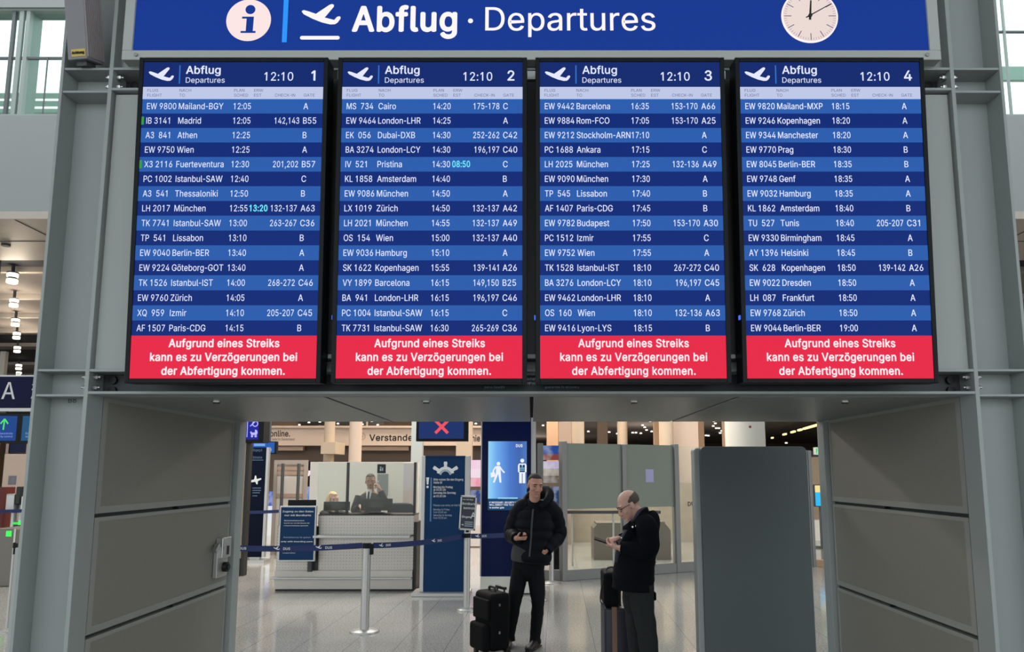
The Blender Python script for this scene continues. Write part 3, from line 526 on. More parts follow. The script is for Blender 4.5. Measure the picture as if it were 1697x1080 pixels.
# ================================================================ the steel portal
YF = 3.63
portal = thing('steel_portal', 'grey steel portal frame carrying the departure boards and the wide blue sign', 'portal', (0, YF, 0))
XI, XO, T = 2.19, 2.465, 0.016           # inner flange, outer flange, flange thickness
DEP = 0.125                              # how far the webs sit behind the flanges
ZT = 5.0
Z_UB1, Z_UB0, Z_LB1, Z_LB0 = 3.884, 3.757, 2.290, 2.165
for sx in (-1, 1):
    mb = MB()
    def bx(x0, x1, y0, y1, z0, z1, mi=0):
        a, b = sorted((sx*x0, sx*x1)); mb.box((a, y0, z0), (b, y1, z1), mi)
    bx(XO - T, XO, YF, YF + .30, 0, ZT)              # outer flange
    bx(XI, XI + T*1.3, YF, YF + .137, 0, ZT)          # inner flange
    bx(XI + T, XO - T, YF + DEP, YF + DEP + .02, 0, ZT)   # web
    for z in (Z_UB1, Z_UB0, Z_LB1, Z_LB0):
        bx(XI + T, XO - T, YF + .004, YF + DEP, z - .012, z)
    mb.build('column', M['steel_grey'], portal, bevel=.002)
    # bolts on both faces of the inner flange
    for zc in (Z_UB1, Z_LB1):
        for q in (-.036, -.088):
            for side in (-1, 1):
                b = MB(); x0 = sx*(XI + T*.6) + side*.012; x1 = x0 + side*.022
                b.cyl((x0, YF + .04, zc + q), (x1, YF + .04, zc + q), .013, n=6, smooth=False)
                b.cyl((x1, YF + .04, zc + q), (x1 + side*.012, YF + .04, zc + q), .007, n=10)
                b.build('bolt', M['bolt'], portal)
    if sx < 0:
        g = MB(); g.box((-XO - .035, YF + .03, 0), (-XO - .001, YF + .2, 1.42)); g.build('edge_guard', M['sign_frame'], portal, bevel=.003)
    for zc in (Z_UB1, Z_LB1):                        # dark service holes in the beam web near the column
      for dz in (.042, .095):
        c = MB(); c.cyl((sx*2.135, YF + DEP - .02, zc - dz), (sx*2.135, YF + DEP, zc - dz), .021, n=16)
        c.build('cable_hole', M['black'], portal)
# beams
for nm, z1, z0 in (('crossbeam', Z_UB1, Z_UB0), ('crossbeam', Z_LB1, Z_LB0)):
    mb = MB()
    mb.box((-XI, YF, z1 - .014), (XI, YF + .137, z1))
    mb.box((-XI, YF, z0), (XI, YF + .137, z0 + .014))
    mb.box((-XI, YF + DEP, z0 + .014), (XI, YF + DEP + .011, z1 - .014), 1)  # recess shade behind the boards put into the web's darker colour
    mb.build(nm, [M['steel_grey'], M['dark_web']], portal, bevel=.002)
# cladding between the beams, and above
mb = MB()
mb.box((-XI + .008, YF + .03, Z_LB1 + .004), (XI - .008, YF + .06, Z_UB0 - .01))
mb.build('cladding_panel', M['panel_grey'], portal)
mb = MB(); mb.box((-XI + .02, YF + .06, Z_UB1 + .004), (XI - .02, YF + .09, ZT)); mb.build('cladding_panel', M['panel_grey'], portal)
# mounting rails that carry the boards
for x in (-.978, 0, .978):
    mb = MB(); mb.box((x - .05, YF - .032, 2.33), (x + .05, YF + .028, 3.80))
    mb.build('mounting_rail', M['black'], portal)
    mb = MB(); mb.box((x - .022, YF - .05, 3.79), (x + .022, YF - .033, 3.835)); mb.box((x - .02, YF - .05, 2.335), (x + .02, YF - .033, 2.355))
    mb.build('rail_bracket', M['sign_frame'], portal)

# passage: side panels, rear posts, soffit
YB = 5.50
def side_panels(sx):
    rows = [(1.575, 2.163), (0.985, 1.555), (0.40, 0.965), (-.0, .38)]
    xw = 2.195
    mb = MB()
    a, b = sorted((sx*(xw + .03), sx*(xw + .25)))
    mb.box((a, YF + .14, 0), (b, YB, 2.163))
    mb.build('passage_wall', M['dark_web'], portal)
    for z0, z1 in rows:
        mb = MB(); y0, y1 = YF + .15, YB - .03; fw = .035
        def bx(y0, y1, z0, z1, x0, x1, mi):
            a, b = sorted((sx*x0, sx*x1)); mb.box((a, y0, z0), (b, y1, z1), mi)
        bx(y0, y1, z0, z0 + fw, xw, xw + .03, 0); bx(y0, y1, z1 - fw*.6, z1, xw, xw + .03, 0)
        bx(y0, y0 + fw*1.2, z0 + fw, z1 - fw*.6, xw, xw + .03, 0); bx(y1 - fw*.6, y1, z0 + fw, z1 - fw*.6, xw, xw + .03, 0)
        bx(y0 + fw*1.2, y1 - fw*.6, z0 + fw, z1 - fw*.6, xw + .003, xw + .03, 1)
        pn = mb.build('side_panel', [M['side_frame'], M['side_mesh']], portal)
    for zc in (1.565, .975):                          # locking studs in the joints
        st = MB(); ym = (YF + YB)/2 + .1; st.cyl((sx*(xw - .004), ym, zc), (sx*(xw + .03), ym, zc), .007, n=10)
        st.build('joint_stud', M['black'], portal)
    mb = MB()
    a, b = sorted((sx*2.165, sx*2.45)); mb.box((a, YB, 0), (b, YB + .12, 2.165)); mb.build('rear_post', M['steel_grey'], portal, bevel=.003)
for sx in (-1, 1): side_panels(sx)
# soffit of four sheets with open joints
xs = [-2.215, -1.055, 0, 1.055, 2.215]
for i in range(4):
    mb = MB()
    mb.box((xs[i] + .010, YF + .14, 2.163), (xs[i+1] - .010, YB + .10, 2.183))
    mb.build('soffit_panel', M['soffit'], portal, bevel=.003)
mb = MB()
mb.box((-2.18, YF + .16, 2.195), (2.18, YB + .12, 2.28)); mb.build('soffit_backing', M['groove'], portal)
for px in (355, 705, 1052, 1404):
    q = G(px, 663, 2.165)
    d = MB(); d.cyl((q.x, q.y + .03, 2.155), (q.x, q.y + .03, 2.166), .026, n=20)
    d.cyl((q.x, q.y + .03, 2.150), (q.x, q.y + .03, 2.155), .018, n=16, mi=1)
    d.build('recessed_spot', [M['bolt'], M['black']], portal)
# door lock on the left passage wall
lk = MB()
def onwall(mb, y0, y1, z0, z1, t, mi=0): mb.box((-2.195, y0, z0), (-2.195 + t, y1, z1), mi)
onwall(lk, 5.22, 5.40, 1.06, 1.29, .03)
onwall(lk, 5.25, 5.40, 1.19, 1.33, .05, 1)
lock = lk.build('lock_case', [M['chrome'], M['bolt']], portal, bevel=.004)
k = MB(); k.cyl((-2.17, 5.33, 1.125), (-2.135, 5.33, 1.125), .034, n=24); k.cyl((-2.135, 5.33, 1.125), (-2.125, 5.33, 1.125), .020, n=24)
k.build('knob', M['black'], lock)
k = MB(); onwall(k, 5.33, 5.35, 1.21, 1.27, .056); k.build('key_slot', M['black'], lock)
k = MB(); k.obox((-2.16, 5.18, 1.27), (1,0,0), (0,.8,.6), (0,-.6,.8), .012, .035, .012); k.build('latch_lever', M['bolt'], lock)
# column number
fr = front(0, 0, YF + DEP - .0015)
q = P(120, 667, YF + DEP)
n_ = MB(); n_.text(fr, 'B8', q.x, q.z, .026, align='C', bold=.006); n_.build('column_number', M['ink'], portal)
# small notice on the lower beam behind boards two and three
nt = MB(); a, b, c, d = rect(800, 628, 960, 648, YF + .10); fr = front(0, 0, YF + .10)
nt.quad(fr, a, b, c, d, 0)
for txt, px, py in (('Für die Richtigkeit der Angaben', 803, 636), ('keine Gewähr', 803, 643), ('We cannot currently', 903, 636), ('guarantee its accuracy', 903, 643)):
    w = P(px, py, YF + .10); nt.text(fr, txt, w.x, w.z, .012, 1, z=.002)
nt.build('accuracy_notice', [mat('dark_teal_film', rgb(14, 36, 36), .4), M['pale_ink']], portal)
nt = MB(); fr = front(0, 0, YF - .034)
for txt, py in (('erfolg', 622), ('schaft', 629.5), ('nd wir', 637)):
    w = P(881, py, YF - .034); nt.text(fr, txt, w.x, w.z, .014, 0, align='C')
nt.build('rail_notice', M['pale_ink'], portal)

# ================================================================ the four departure boards
TILT = math.radians(2.55)
ROWS = {
1: [('EW 9800','Mailand-BGY','12:05','','','A'),('IB 3141','Madrid','12:05','','142,143','B55'),('A3  841','Athen','12:25','','','B'),('EW 9750','Wien','12:25','','','A'),
    ('X3 2116','Fuerteventura','12:30','','201,202','B57'),('PC 1002','Istanbul-SAW','12:40','','','C'),('A3  541','Thessaloniki','12:50','','','B'),('LH 2017','München','12:55','13:20','132-137','A63'),
    ('TK 7741','Istanbul-SAW','13:00','','263-267','C36'),('TP  541','Lissabon','13:10','','','B'),('EW 9040','Berlin-BER','13:40','','','A'),('EW 9224','Göteborg-GOT','13:40','','','A'),
    ('TK 1526','Istanbul-IST','14:00','','268-272','C46'),('EW 9760','Zürich','14:05','','','A'),('XQ  959','Izmir','14:10','','205-207','C45'),('AF 1507','Paris-CDG','14:15','','','B')],
2: [('MS  734','Cairo','14:20','','175-178','C'),('EW 9464','London-LHR','14:25','','','A'),('EK  056','Dubai-DXB','14:30','','252-262','C42'),('BA 3274','London-LCY','14:30','','196,197','C40'),
    ('IV  521','Pristina','14:30','08:50','','C'),('KL 1858','Amsterdam','14:40','','','B'),('EW 9086','München','14:50','','','A'),('LX 1019','Zürich','14:50','','132-137','A42'),
    ('LH 2021','München','14:55','','132-137','A49'),('OS  154','Wien','15:00','','132-137','A40'),('EW 9036','Hamburg','15:10','','','A'),('SK 1622','Kopenhagen','15:55','','139-141','A26'),
    ('VY 1899','Barcelona','16:15','','149,150','B25'),('BA  941','London-LHR','16:15','','196,197','C46'),('PC 1004','Istanbul-SAW','16:15','','','C'),('TK 7731','Istanbul-SAW','16:30','','265-269','C36')],
3: [('EW 9442','Barcelona','16:35','','153-170','A66'),('EW 9884','Rom-FCO','17:05','','153-170','A25'),('EW 9212','Stockholm-ARN','17:10','','','A'),('PC 1688','Ankara','17:15','','','C'),
    ('LH 2025','München','17:25','','132-136','A49'),('EW 9090','München','17:30','','','A'),('TP  545','Lissabon','17:40','','','B'),('AF 1407','Paris-CDG','17:45','','','B'),
    ('EW 9782','Budapest','17:50','','153-170','A30'),('PC 1512','Izmir','17:55','','','C'),('EW 9752','Wien','17:55','','','A'),('TK 1528','Istanbul-IST','18:10','','267-272','C40'),
    ('BA 3276','London-LCY','18:10','','196,197','C45'),('EW 9462','London-LHR','18:10','','','A'),('OS  160','Wien','18:10','','132-136','A63'),('EW 9416','Lyon-LYS','18:15','','','B')],
4: [('EW 9820','Mailand-MXP','18:15','','','A'),('EW 9246','Kopenhagen','18:20','','','A'),('EW 9344','Manchester','18:20','','','A'),('EW 9770','Prag','18:30','','','B'),
    ('EW 8045','Berlin-BER','18:35','','','B'),('EW 9748','Genf','18:35','','','A'),('EW 9032','Hamburg','18:35','','','A'),('KL 1862','Amsterdam','18:40','','','B'),
    ('TU  527','Tunis','18:40','','205-207','C31'),('EW 9330','Birmingham','18:45','','','A'),('AY 1396','Helsinki','18:45','','','B'),('SK  628','Kopenhagen','18:50','','139-142','A26'),
    ('EW 9022','Dresden','18:50','','','A'),('LH  087','Frankfurt','18:50','','','A'),('EW 9768','Zürich','18:50','','','A'),('EW 9044','Berlin-BER','19:00','','','A')]}
SW, SH = 0.885, 1.563
B0 = P(371, 627, 3.48)
YD = Vector((0, -math.sin(TILT), math.cos(TILT))); XD = Vector((1, 0, 0)); ND = XD.cross(YD)
for num, xc, first in ((1, -1.465, 'Mailand-BGY'), (2, -.487, 'Cairo'), (3, .483, 'Barcelona'), (4, 1.465, 'Mailand-MXP')):
    o = Vector((xc - SW/2, 3.48, B0.z)); fr = (o, XD, YD, ND)
    board = thing('departure_board', 'upright flight departure screen numbered %d, its list starting with the flight to %s' % (num, first), 'departure board', tuple(o), 'departure boards in a row under the blue sign')
    hb = MB()                                   # housing: bezel ring + back box
    bw = .022
    def sl(x0, y0, x1, y1, z0, z1, mi=0):
        c = o + XD*(x0+x1)/2 + YD*(y0+y1)/2 + ND*(z0+z1)/2
        hb.obox(c, XD, YD, ND, (x1-x0)/2, (y1-y0)/2, (z1-z0)/2, mi)
    sl(-bw, -bw, 0, SH + bw, -.10, .006); sl(SW, -bw, SW + bw, SH + bw, -.10, .006)
    sl(0, -bw, SW, 0, -.10, .006); sl(0, SH, SW, SH + bw, -.10, .006)
    sl(0, 0, SW, SH, -.10, -.002)
    hb.build('housing', M['bezel'], board, bevel=.003)
    if True:
        l = MB(); l.box(tuple(o + Vector((-bw - .006, -.005, .285))), tuple(o + Vector((-bw, .012, .305)))); l.build('status_light', M['led'], board)
    # header
    h = MB(); h.quad(fr, 0, 1.436, SW, SH, 0)
    plane_icon(h, fr, .028*SW, 1.466, .14*SW, 1, .0012)
    h.quad(fr, .197*SW, 1.452, .204*SW, 1.546, 2, .0012)
    h.text(fr, 'Abflug', .236*SW, 1.502, .039, 3, .0012, bold=.012, width=.192*SW)
    h.text(fr, 'Departures', .236*SW, 1.457, .027, 3, .0012, width=.216*SW)
    h.text(fr, '12:10', .832*SW, 1.4675, .043, 3, .0012, 'R', bold=.006, width=.16*SW)
    h.text(fr, str(num), .955*SW, 1.4675, .050, 3, .0012, 'R', bold=.012)
    h.build('header', [M['scr_head'], M['scr_pale'], M['scr_bar'], M['scr_text']], board)
    h = MB(); h.quad(fr, 0, 1.374, SW, 1.436, 0)
    for a, b, u in (('FLUG', 'FLIGHT', .026), ('NACH', 'TO', .203), ('PLAN', 'SCHED', .506), ('ERW', 'EST', .617), ('', 'CHECK-IN', .733), ('', 'GATE', .893)):
        if a: h.text(fr, a, u*SW, 1.411, .0145, 1, .0012, k=1.05)
        h.text(fr, b, u*SW, 1.386, .0145, 1, .0012, k=1.05)
    h.build('column_headings', [M['scr_strip'], M['scr_ink']], board)
    rh = (1.374 - .205) / 16
    for i, (fl, to, ti, es, ck, ga) in enumerate(ROWS[num]):
        y1 = 1.374 - i*rh; y0 = y1 - rh; yb = y0 + rh*.5 - .0155
        r = MB(); r.quad(fr, 0, y0, SW, y1, 0)
        ch = .0312; bo = .0065
        kf = .1625*SW / (glyphs('EW 9800', bo)[3] - glyphs('EW 9800', bo)[2]) / (ch / CAPH); kd = .257*SW / (glyphs('Istanbul-SAW', bo)[3] - glyphs('Istanbul-SAW', bo)[2]) / (ch / CAPH)
        kc = .142*SW / (glyphs('132-137', bo)[3] - glyphs('132-137', bo)[2]) / (ch / CAPH); kg = .073*SW / (glyphs('B55', bo)[3] - glyphs('B55', bo)[2]) / (ch / CAPH)
        r.text(fr, fl, .027*SW, yb, ch, 1, .0012, k=kf, bold=bo)
        wmax = .30*SW if to != 'Stockholm-ARN' else .296*SW
        vs_, fs_, w0, w1 = glyphs(to, bo)
        nat = (w1 - w0) * ch / CAPH * kd
        r.text(fr, to, .203*SW, yb, ch, 1, .0012, bold=bo, width=min(nat, wmax))
        r.text(fr, ti, .507*SW, yb, ch, 1, .0012, bold=bo, width=.0955*SW)
        if es: r.text(fr, es, .614*SW, yb, ch, 2, .0012, bold=.02, width=.0985*SW)
        if ck: r.text(fr, ck, .872*SW, yb, ch, 1, .0012, 'R', k=kc, bold=bo)
        r.text(fr, ga, .893*SW, yb, ch, 1, .0012, k=kg, bold=bo)
        if num == 1 and i in (1, 4): r.quad(fr, -.004*SW, y0 + rh*.22, .014*SW, y0 + rh*.78, 3, .0012)
        r.build('flight_row', [M['scr_light'] if i % 2 == 0 else M['scr_dark'], M['scr_text'], M['scr_cyan'], M['scr_green']], board)
    n_ = MB(); n_.quad(fr, 0, 0, SW, .205, 0)
    for txt, yb, wd in (('Aufgrund eines Streiks', .150, .595), ('kann es zu Verzögerungen bei', .084, .79), ('der Abfertigung kommen.', .018, .662)):
        n_.text(fr, txt, .502*SW, yb, .0375, 1, .0012, 'C', bold=.019, width=wd*SW)
    n_.build('strike_notice', [M['scr_red'], M['scr_white']], board)

# ================================================================ overhead sign with clock
YS = 3.55
sign = thing('overhead_sign', 'wide backlit blue sign reading Abflug Departures above the four boards', 'sign', (0, YS, 3.88))
zb = 3.932; zt = 4.60
hb = MB()
hb.box((-2.105, YS, 3.880), (2.103, YS + .072, zb)); hb.box((-2.105, YS, zb), (-2.055, YS + .072, zt + .05)); hb.box((2.048, YS, zb), (2.103, YS + .072, zt + .05))
hb.box((-2.055, YS, zt), (2.048, YS + .072, zt + .05)); hb.box((-2.055, YS + .02, zb), (2.048, YS + .072, zt))
fr_o = hb.build('frame', M['sign_frame'], sign, bevel=.003)
for x, z in ((2.03, 3.905), (-2.03, 3.905)):
    b = MB(); b.cyl((x, YS - .008, z), (x, YS + .03, z), .010, n=14); b.build('screw', M['side_frame'], fr_o)
f = MB(); fr = front(0, 0, YS + .012); f.quad(fr, -2.055, zb, 2.048, zt, 0); f.build('face', M['sign_blue'], sign)
def S2(px, py): q = P(px, py, YS + .01); return q.x, q.z
fr = front(0, 0, YS + .010)
ic = MB()
cx_, cz_ = S2(412, 33.5); rr = .116
ic.disc(fr, cx_, cz_, rr, 0)
z2 = .001
u = rr / 167
def I(a, b): return (cx_ + (a - 307)*u, cz_ - (b - 145)*u)
ic.disc(fr, *I(317, 60), 37*u, 1, z2)
ic.poly(fr, [I(a, b) for a, b in ((258,117),(346,117),(343,232),(364,232),(364,248),(252,248),(252,232),(290,232),(292,133),(258,133))], 1, z2)
ic.build('information_symbol', [M['sign_pink'], M['sign_blue']], sign)
ba = MB(); x0, z0 = S2(467, 70); x1, _ = S2(475, 70); ba.quad(fr, x0, z0, x1, 4.42, 0); ba.build('divider_bar', M['sign_bar'], sign)
pi_ = MB(); x0, z0 = S2(499, 40.5); x1, _ = S2(564, 40.5); plane_icon(pi_, fr, x0, z0, x1 - x0, 0, 0)
a0, b0 = S2(497, 65.5); a1, b1 = S2(563, 59.5); r_ = (b1 - b0)/2
pi_.quad(fr, a0 + r_, b0, a1 - r_, b1, 0); pi_.disc(fr, a0 + r_, b0 + r_, r_, 0, n=20); pi_.disc(fr, a1 - r_, b0 + r_, r_, 0, n=20)
pi_.build('aeroplane_symbol', M['sign_white'], sign)
t_ = MB()
x0, z0 = S2(583, 51.5); x1, z1 = S2(758, 12); t_.text(fr, 'Abflug', x0, z0, z1 - z0, 0, bold=.024, width=x1 - x0)
x0, zz = S2(775.5, 38.5); x1, zz1 = S2(784, 30.5); t_.disc(fr, (x0+x1)/2, (zz+zz1)/2, (x1-x0)/2, n=20)
x0, z0 = S2(804, 50.5); x1, z1 = S2(1085.5, 12); t_.text(fr, 'Departures', x0, z0, z1 - z0, 0, bold=.004, width=x1 - x0)
t_.build('lettering', M['sign_white'], sign)

cxk, czk = S2(1341.5, 27.5); rk = .146
clock = thing('clock', 'round white backlit clock showing ten past twelve on the blue sign', 'clock', (cxk, YS, czk))
c_ = MB(); c_.cyl((cxk, YS + .0115, czk), (cxk, YS + .005, czk), rk, n=64); c_.build('rim', M['sign_white'], clock)
frk = front(cxk, czk, YS + .0042)
c_ = MB(); c_.disc(frk, 0, 0, rk*.955, 0, n=64)
for i in range(60):
    a = math.pi/2 - i*math.pi/30
    r1 = rk*.92; r0 = rk*(.66 if i % 5 == 0 else .83); w = rk*(.026 if i % 5 == 0 else .010)
    c_.stroke(frk, [(r0*math.cos(a), r0*math.sin(a)), (r1*math.cos(a), r1*math.sin(a))], w, 1, .0008)
c_.build('dial', [M['clock_face'], M['clock_tick']], clock)
def hand(nm, ang, ln, w, back, z):
    h = MB(); a = math.pi/2 - ang; d = Vector((math.cos(a), 0, math.sin(a))); s_ = Vector((-math.sin(a), 0, math.cos(a)))
    c0 = Vector((cxk, YS + .001 - z, czk))
    vs = [c0 - d*back + s_*w, c0 - d*back - s_*w, c0 + d*ln - s_*w*.6, c0 + d*ln + s_*w*.6]
    vs += [v + Vector((0, -.002, 0)) for v in vs]
    h.add(vs, [(0,1,2,3),(7,6,5,4),(0,4,5,1),(1,5,6,2),(2,6,7,3),(3,7,4,0)]); return h.build(nm, M['ink'], clock)
hand('hour_hand', math.radians(5), rk*.58, .006, rk*.16, 0)
hand('minute_hand', math.radians(60), rk*.88, .0030, rk*.18, .003)
c_ = MB(); c_.cyl((cxk, YS + .004, czk), (cxk, YS - .006, czk), .010, n=20); c_.build('hub', M['ink'], clock)

# ================================================================ column loudspeaker
base = P(144, 97, 3.56)
ls = thing('loudspeaker', 'grey column loudspeaker with ribbed front and yellow sticker, high in the left column', 'loudspeaker', tuple(base))
tl = math.radians(14)
up = Vector((0, -math.sin(tl), math.cos(tl)))
sid = Vector((math.cos(math.radians(-13)), math.sin(math.radians(-13)), 0)); sid = (sid - up*sid.dot(up)).normalized()   # runs along the plain face
nf = up.cross(sid).normalized()          # away from the viewer
# plain face looks at -nf, ribbed face looks at +sid
hw, hd, hl = .058, .056, .42
cc = base + up*hl + nf*hd - sid*hw
b = MB(); b.obox(cc, sid, nf, up, hw, hd, hl); hs = b.build('housing', M['speaker_body'], ls, bevel=.004)
b = MB()
for i in range(10):
    b.obox(cc + sid*(hw + .003) + nf*(-hd + .008 + i*.0112), sid, nf, up, .003, .0036, hl - .012)
b.build('grille', M['speaker_rib'], ls)
b = MB(); c0 = cc - nf*(hd + .0012) - up*(hl - .032) + sid*.010
b.obox(c0, sid, nf, up, .042, .0012, .018, 0)
frs = (c0 - nf*.0016, sid, up, -nf)
b.text(frs, 'Achtung', 0, -.006, .013, 1, align='C', bold=.02)
b.build('sticker', [M['yellow'], M['ink']], ls)
b = MB(); b.obox(cc + nf*(hd + .012) - sid*.03 - up*(hl - .12), sid, nf, up, .02, .02, .05); b.obox(cc - up*(hl + .012), sid, nf, up, .03, .03, .012); b.build('wall_bracket', M['dark_web'], ls)
# ================================================================ floor and shell
def floor_mat():
    m = bpy.data.materials.new('polished_terrazzo_tiles'); m.use_nodes = True
    n, l = m.node_tree.nodes, m.node_tree.links; b = n['Principled BSDF']
    t = n.new('ShaderNodeTexCoord')
    mp = n.new('ShaderNodeMapping'); mp.inputs['Rotation'].default_value = (0, 0, math.radians(1.9)); mp.inputs['Location'].default_value = (.12, .1, 0)
    l.new(t.outputs['Object'], mp.inputs[0])
    sp = n.new('ShaderNodeSeparateXYZ'); l.new(mp.outputs[0], sp.inputs[0])
    def lines(out, sz, w):
        d = n.new('ShaderNodeMath'); d.operation = 'DIVIDE'; l.new(out, d.inputs[0]); d.inputs[1].default_value = sz
        f = n.new('ShaderNodeMath'); f.operation = 'FRACT'; l.new(d.outputs[0], f.inputs[0])
        s_ = n.new('ShaderNodeMath'); s_.operation = 'SUBTRACT'; l.new(f.outputs[0], s_.inputs[0]); s_.inputs[1].default_value = .5
        a = n.new('ShaderNodeMath'); a.operation = 'ABSOLUTE'; l.new(s_.outputs[0], a.inputs[0])
        g = n.new('ShaderNodeMath'); g.operation = 'GREATER_THAN'; l.new(a.outputs[0], g.inputs[0]); g.inputs[1].default_value = .5 - w/sz/2
        return g.outputs[0]
    lx = lines(sp.outputs['X'], .51, .006); ly = lines(sp.outputs['Y'], 1.02, .007)
    hy = n.new('ShaderNodeMath'); hy.operation = 'MULTIPLY'; l.new(ly, hy.inputs[0]); hy.inputs[1].default_value = .35
    mxx = n.new('ShaderNodeMath'); mxx.operation = 'MAXIMUM'; l.new(lx, mxx.inputs[0]); l.new(hy.outputs[0], mxx.inputs[1])
    z = n.new('ShaderNodeTexNoise'); z.inputs['Scale'].default_value = 52; z.inputs['Detail'].default_value = 4; l.new(mp.outputs[0], z.inputs['Vector'])
    z2 = n.new('ShaderNodeTexNoise'); z2.inputs['Scale'].default_value = 1.1; l.new(mp.outputs[0], z2.inputs['Vector'])
    r = n.new('ShaderNodeValToRGB'); r.color_ramp.elements[0].position = .32; r.color_ramp.elements[1].position = .68
    r.color_ramp.elements[0].color = rgb(141, 139, 134); r.color_ramp.elements[1].color = rgb(194, 193, 188)
    l.new(z.outputs['Fac'], r.inputs[0])
    m1 = n.new('ShaderNodeMixRGB'); m1.blend_type = 'MULTIPLY'; m1.inputs[0].default_value = .25; l.new(r.outputs[0], m1.inputs[1]); l.new(z2.outputs['Fac'], m1.inputs[2])
    m2 = n.new('ShaderNodeMixRGB'); l.new(mxx.outputs[0], m2.inputs[0]); l.new(m1.outputs[0], m2.inputs[1]); m2.inputs[2].default_value = rgb(112, 112, 110)
    l.new(m2.outputs[0], b.inputs['Base Color']); b.inputs['Roughness'].default_value = .10; b.inputs['Specular IOR Level'].default_value = .55
    return m
mb = MB(); mb.box((-34, -16, -.1), (34, 70, 0)); struct(mb.build('floor', floor_mat()))

M['beige'] = mat('warm_beige_plaster', rgb(206, 186, 170), .75, noise=.02)
M['beige_dark'] = mat('taupe_cladding', rgb(170, 145, 126), .75, noise=.03)
M['column_beige'] = mat('cream_column_paint', rgb(196, 178, 156), .7, noise=.02)
M['column_white'] = mat('white_column_paint', rgb(212, 212, 204), .7, noise=.02)
M['brown'] = mat('dark_brown_shopfront', rgb(84, 70, 60), .7, noise=.05)
M['tan_wall'] = mat('tan_wall', rgb(184, 152, 124), .75, noise=.03)
M['ceil_dark'] = mat('dark_slatted_ceiling', rgb(128, 121, 117), .8, noise=.1)
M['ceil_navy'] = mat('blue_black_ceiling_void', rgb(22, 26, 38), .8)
M['ceil_beam'] = mat('grey_ceiling_rail', rgb(140, 134, 128), .6)
M['soffit_beige'] = mat('metal_ceiling_sheets', rgb(178, 170, 162), .5, noise=.03)
M['navy_panel'] = mat('navy_panel_film', rgb(0, 15, 62), .3, noise=.05, spec=.12)
M['stele_navy'] = mat('petrol_navy_panel', rgb(11, 50, 90), .5, noise=.03, spec=.15)
M['lamp_on'] = mat('lit_lamp', rgb(255, 240, 215), .5, emit=(1, .90, .74, 1), estr=3.0)
M['lamp_spot'] = mat('lit_downlight', rgb(255, 244, 225), .5, emit=(1, .93, .82, 1), estr=2.2)
M['mullion'] = mat('pale_green_grey_mullion', rgb(150, 162, 158), .5)
M['mullion_dark'] = mat('dark_window_profile', rgb(92, 98, 100), .5)
M['taupe'] = mat('taupe_laminate', rgb(98, 86, 75), .5, noise=.04)
M['post_grey'] = mat('grey_anodised_profile', rgb(128, 129, 128), .45, metal=.3, noise=.03)
M['walk'] = mat('pale_green_walkway_paint', rgb(205, 224, 216), .6)
M['glass'] = glass('clear_glass')
M['glass_green'] = glass('tinted_window_glass', (.86, .97, .94), .06)
M['frost'] = glass('frosted_glass', (.75, .82, .78), .10, body=rgb(146, 154, 145), bodyfac=.86)
M['glass_desk'] = glass('glass_screen_pane', (.94, .97, .95), .08, body=rgb(235, 232, 222), bodyfac=.06)

# upper wall of the hall with its window band, soffit beneath, dark ceiling beyond
YW = 11.0
zs = P(30, 191, YW).z; zh = P(60, 12, YW).z; zl = P(30, 350, YW).z
mb = MB(); mb.box((-34, YW, zl), (34, YW + .35, zs)); mb.box((-34, YW, zh), (6.2, YW + .35, 12.5)); mb.box((6.2, YW, 10.6), (34, YW + .35, 12.5))
mb.box((-6.0, YW, zs), (6.2, YW + .35, zh))
struct(mb.build('wall_far', M['white_paint']))
def window(n_, x0, x1, mulls, transoms, name, zh=zh):
    w = struct(bpy.data.objects.new(name, None)); link(w); w.location = ((x0+x1)/2, YW, zs); ORG[w.name] = Vector(w.location)
    m = MB(); m.box((x0, YW + .02, zs - .03), (x1, YW + .30, zs + .03)); m.box((x0, YW + .05, zh - .02), (x1, YW + .25, zh + .05)); m.build('window_sill', M['mullion'], w)
    for x, wd, dk, dp, *lo in mulls:
        m = MB(); m.box((x - wd/2, YW + .06, zs), (x + wd/2, YW + .06 + dp, P(30, 91, YW).z if lo else zh)); m.build('mullion', M['mullion_dark' if dk else 'mullion'], w)
    for z, h in transoms:
        m = MB(); m.box((x0, YW + .08, z - h/2), (x1, YW + .12, z + h/2)); m.build('transom', M['mullion_dark'], w)
    m = MB(); m.box((x0, YW + .14, zs), (x1, YW + .15, zh)); m.build('window_pane', M['glass_green'], w)
    return w
def X_(px, py): return P(px, py, YW).x
window(1, -30, -6.0, [(X_(14, 70), .05, True, .05), (X_(27, 70), .07, False, .05), (X_(38, 70), .06, False, .30), (X_(71, 130), .015, True, .02, 1), (-11, .10, True, .06), (-13, .16, False, .2)], [(P(30, 91, YW).z, .035)], 'window_1')
window(2, 6.2, 30, [(X_(1672, 80), .03, False, .04), (9.4, .16, False, .2), (11, .12, True, .06), (13, .16, False, .2)], [(P(1670, 47, YW).z, .03)], 'window_2', 10.6)
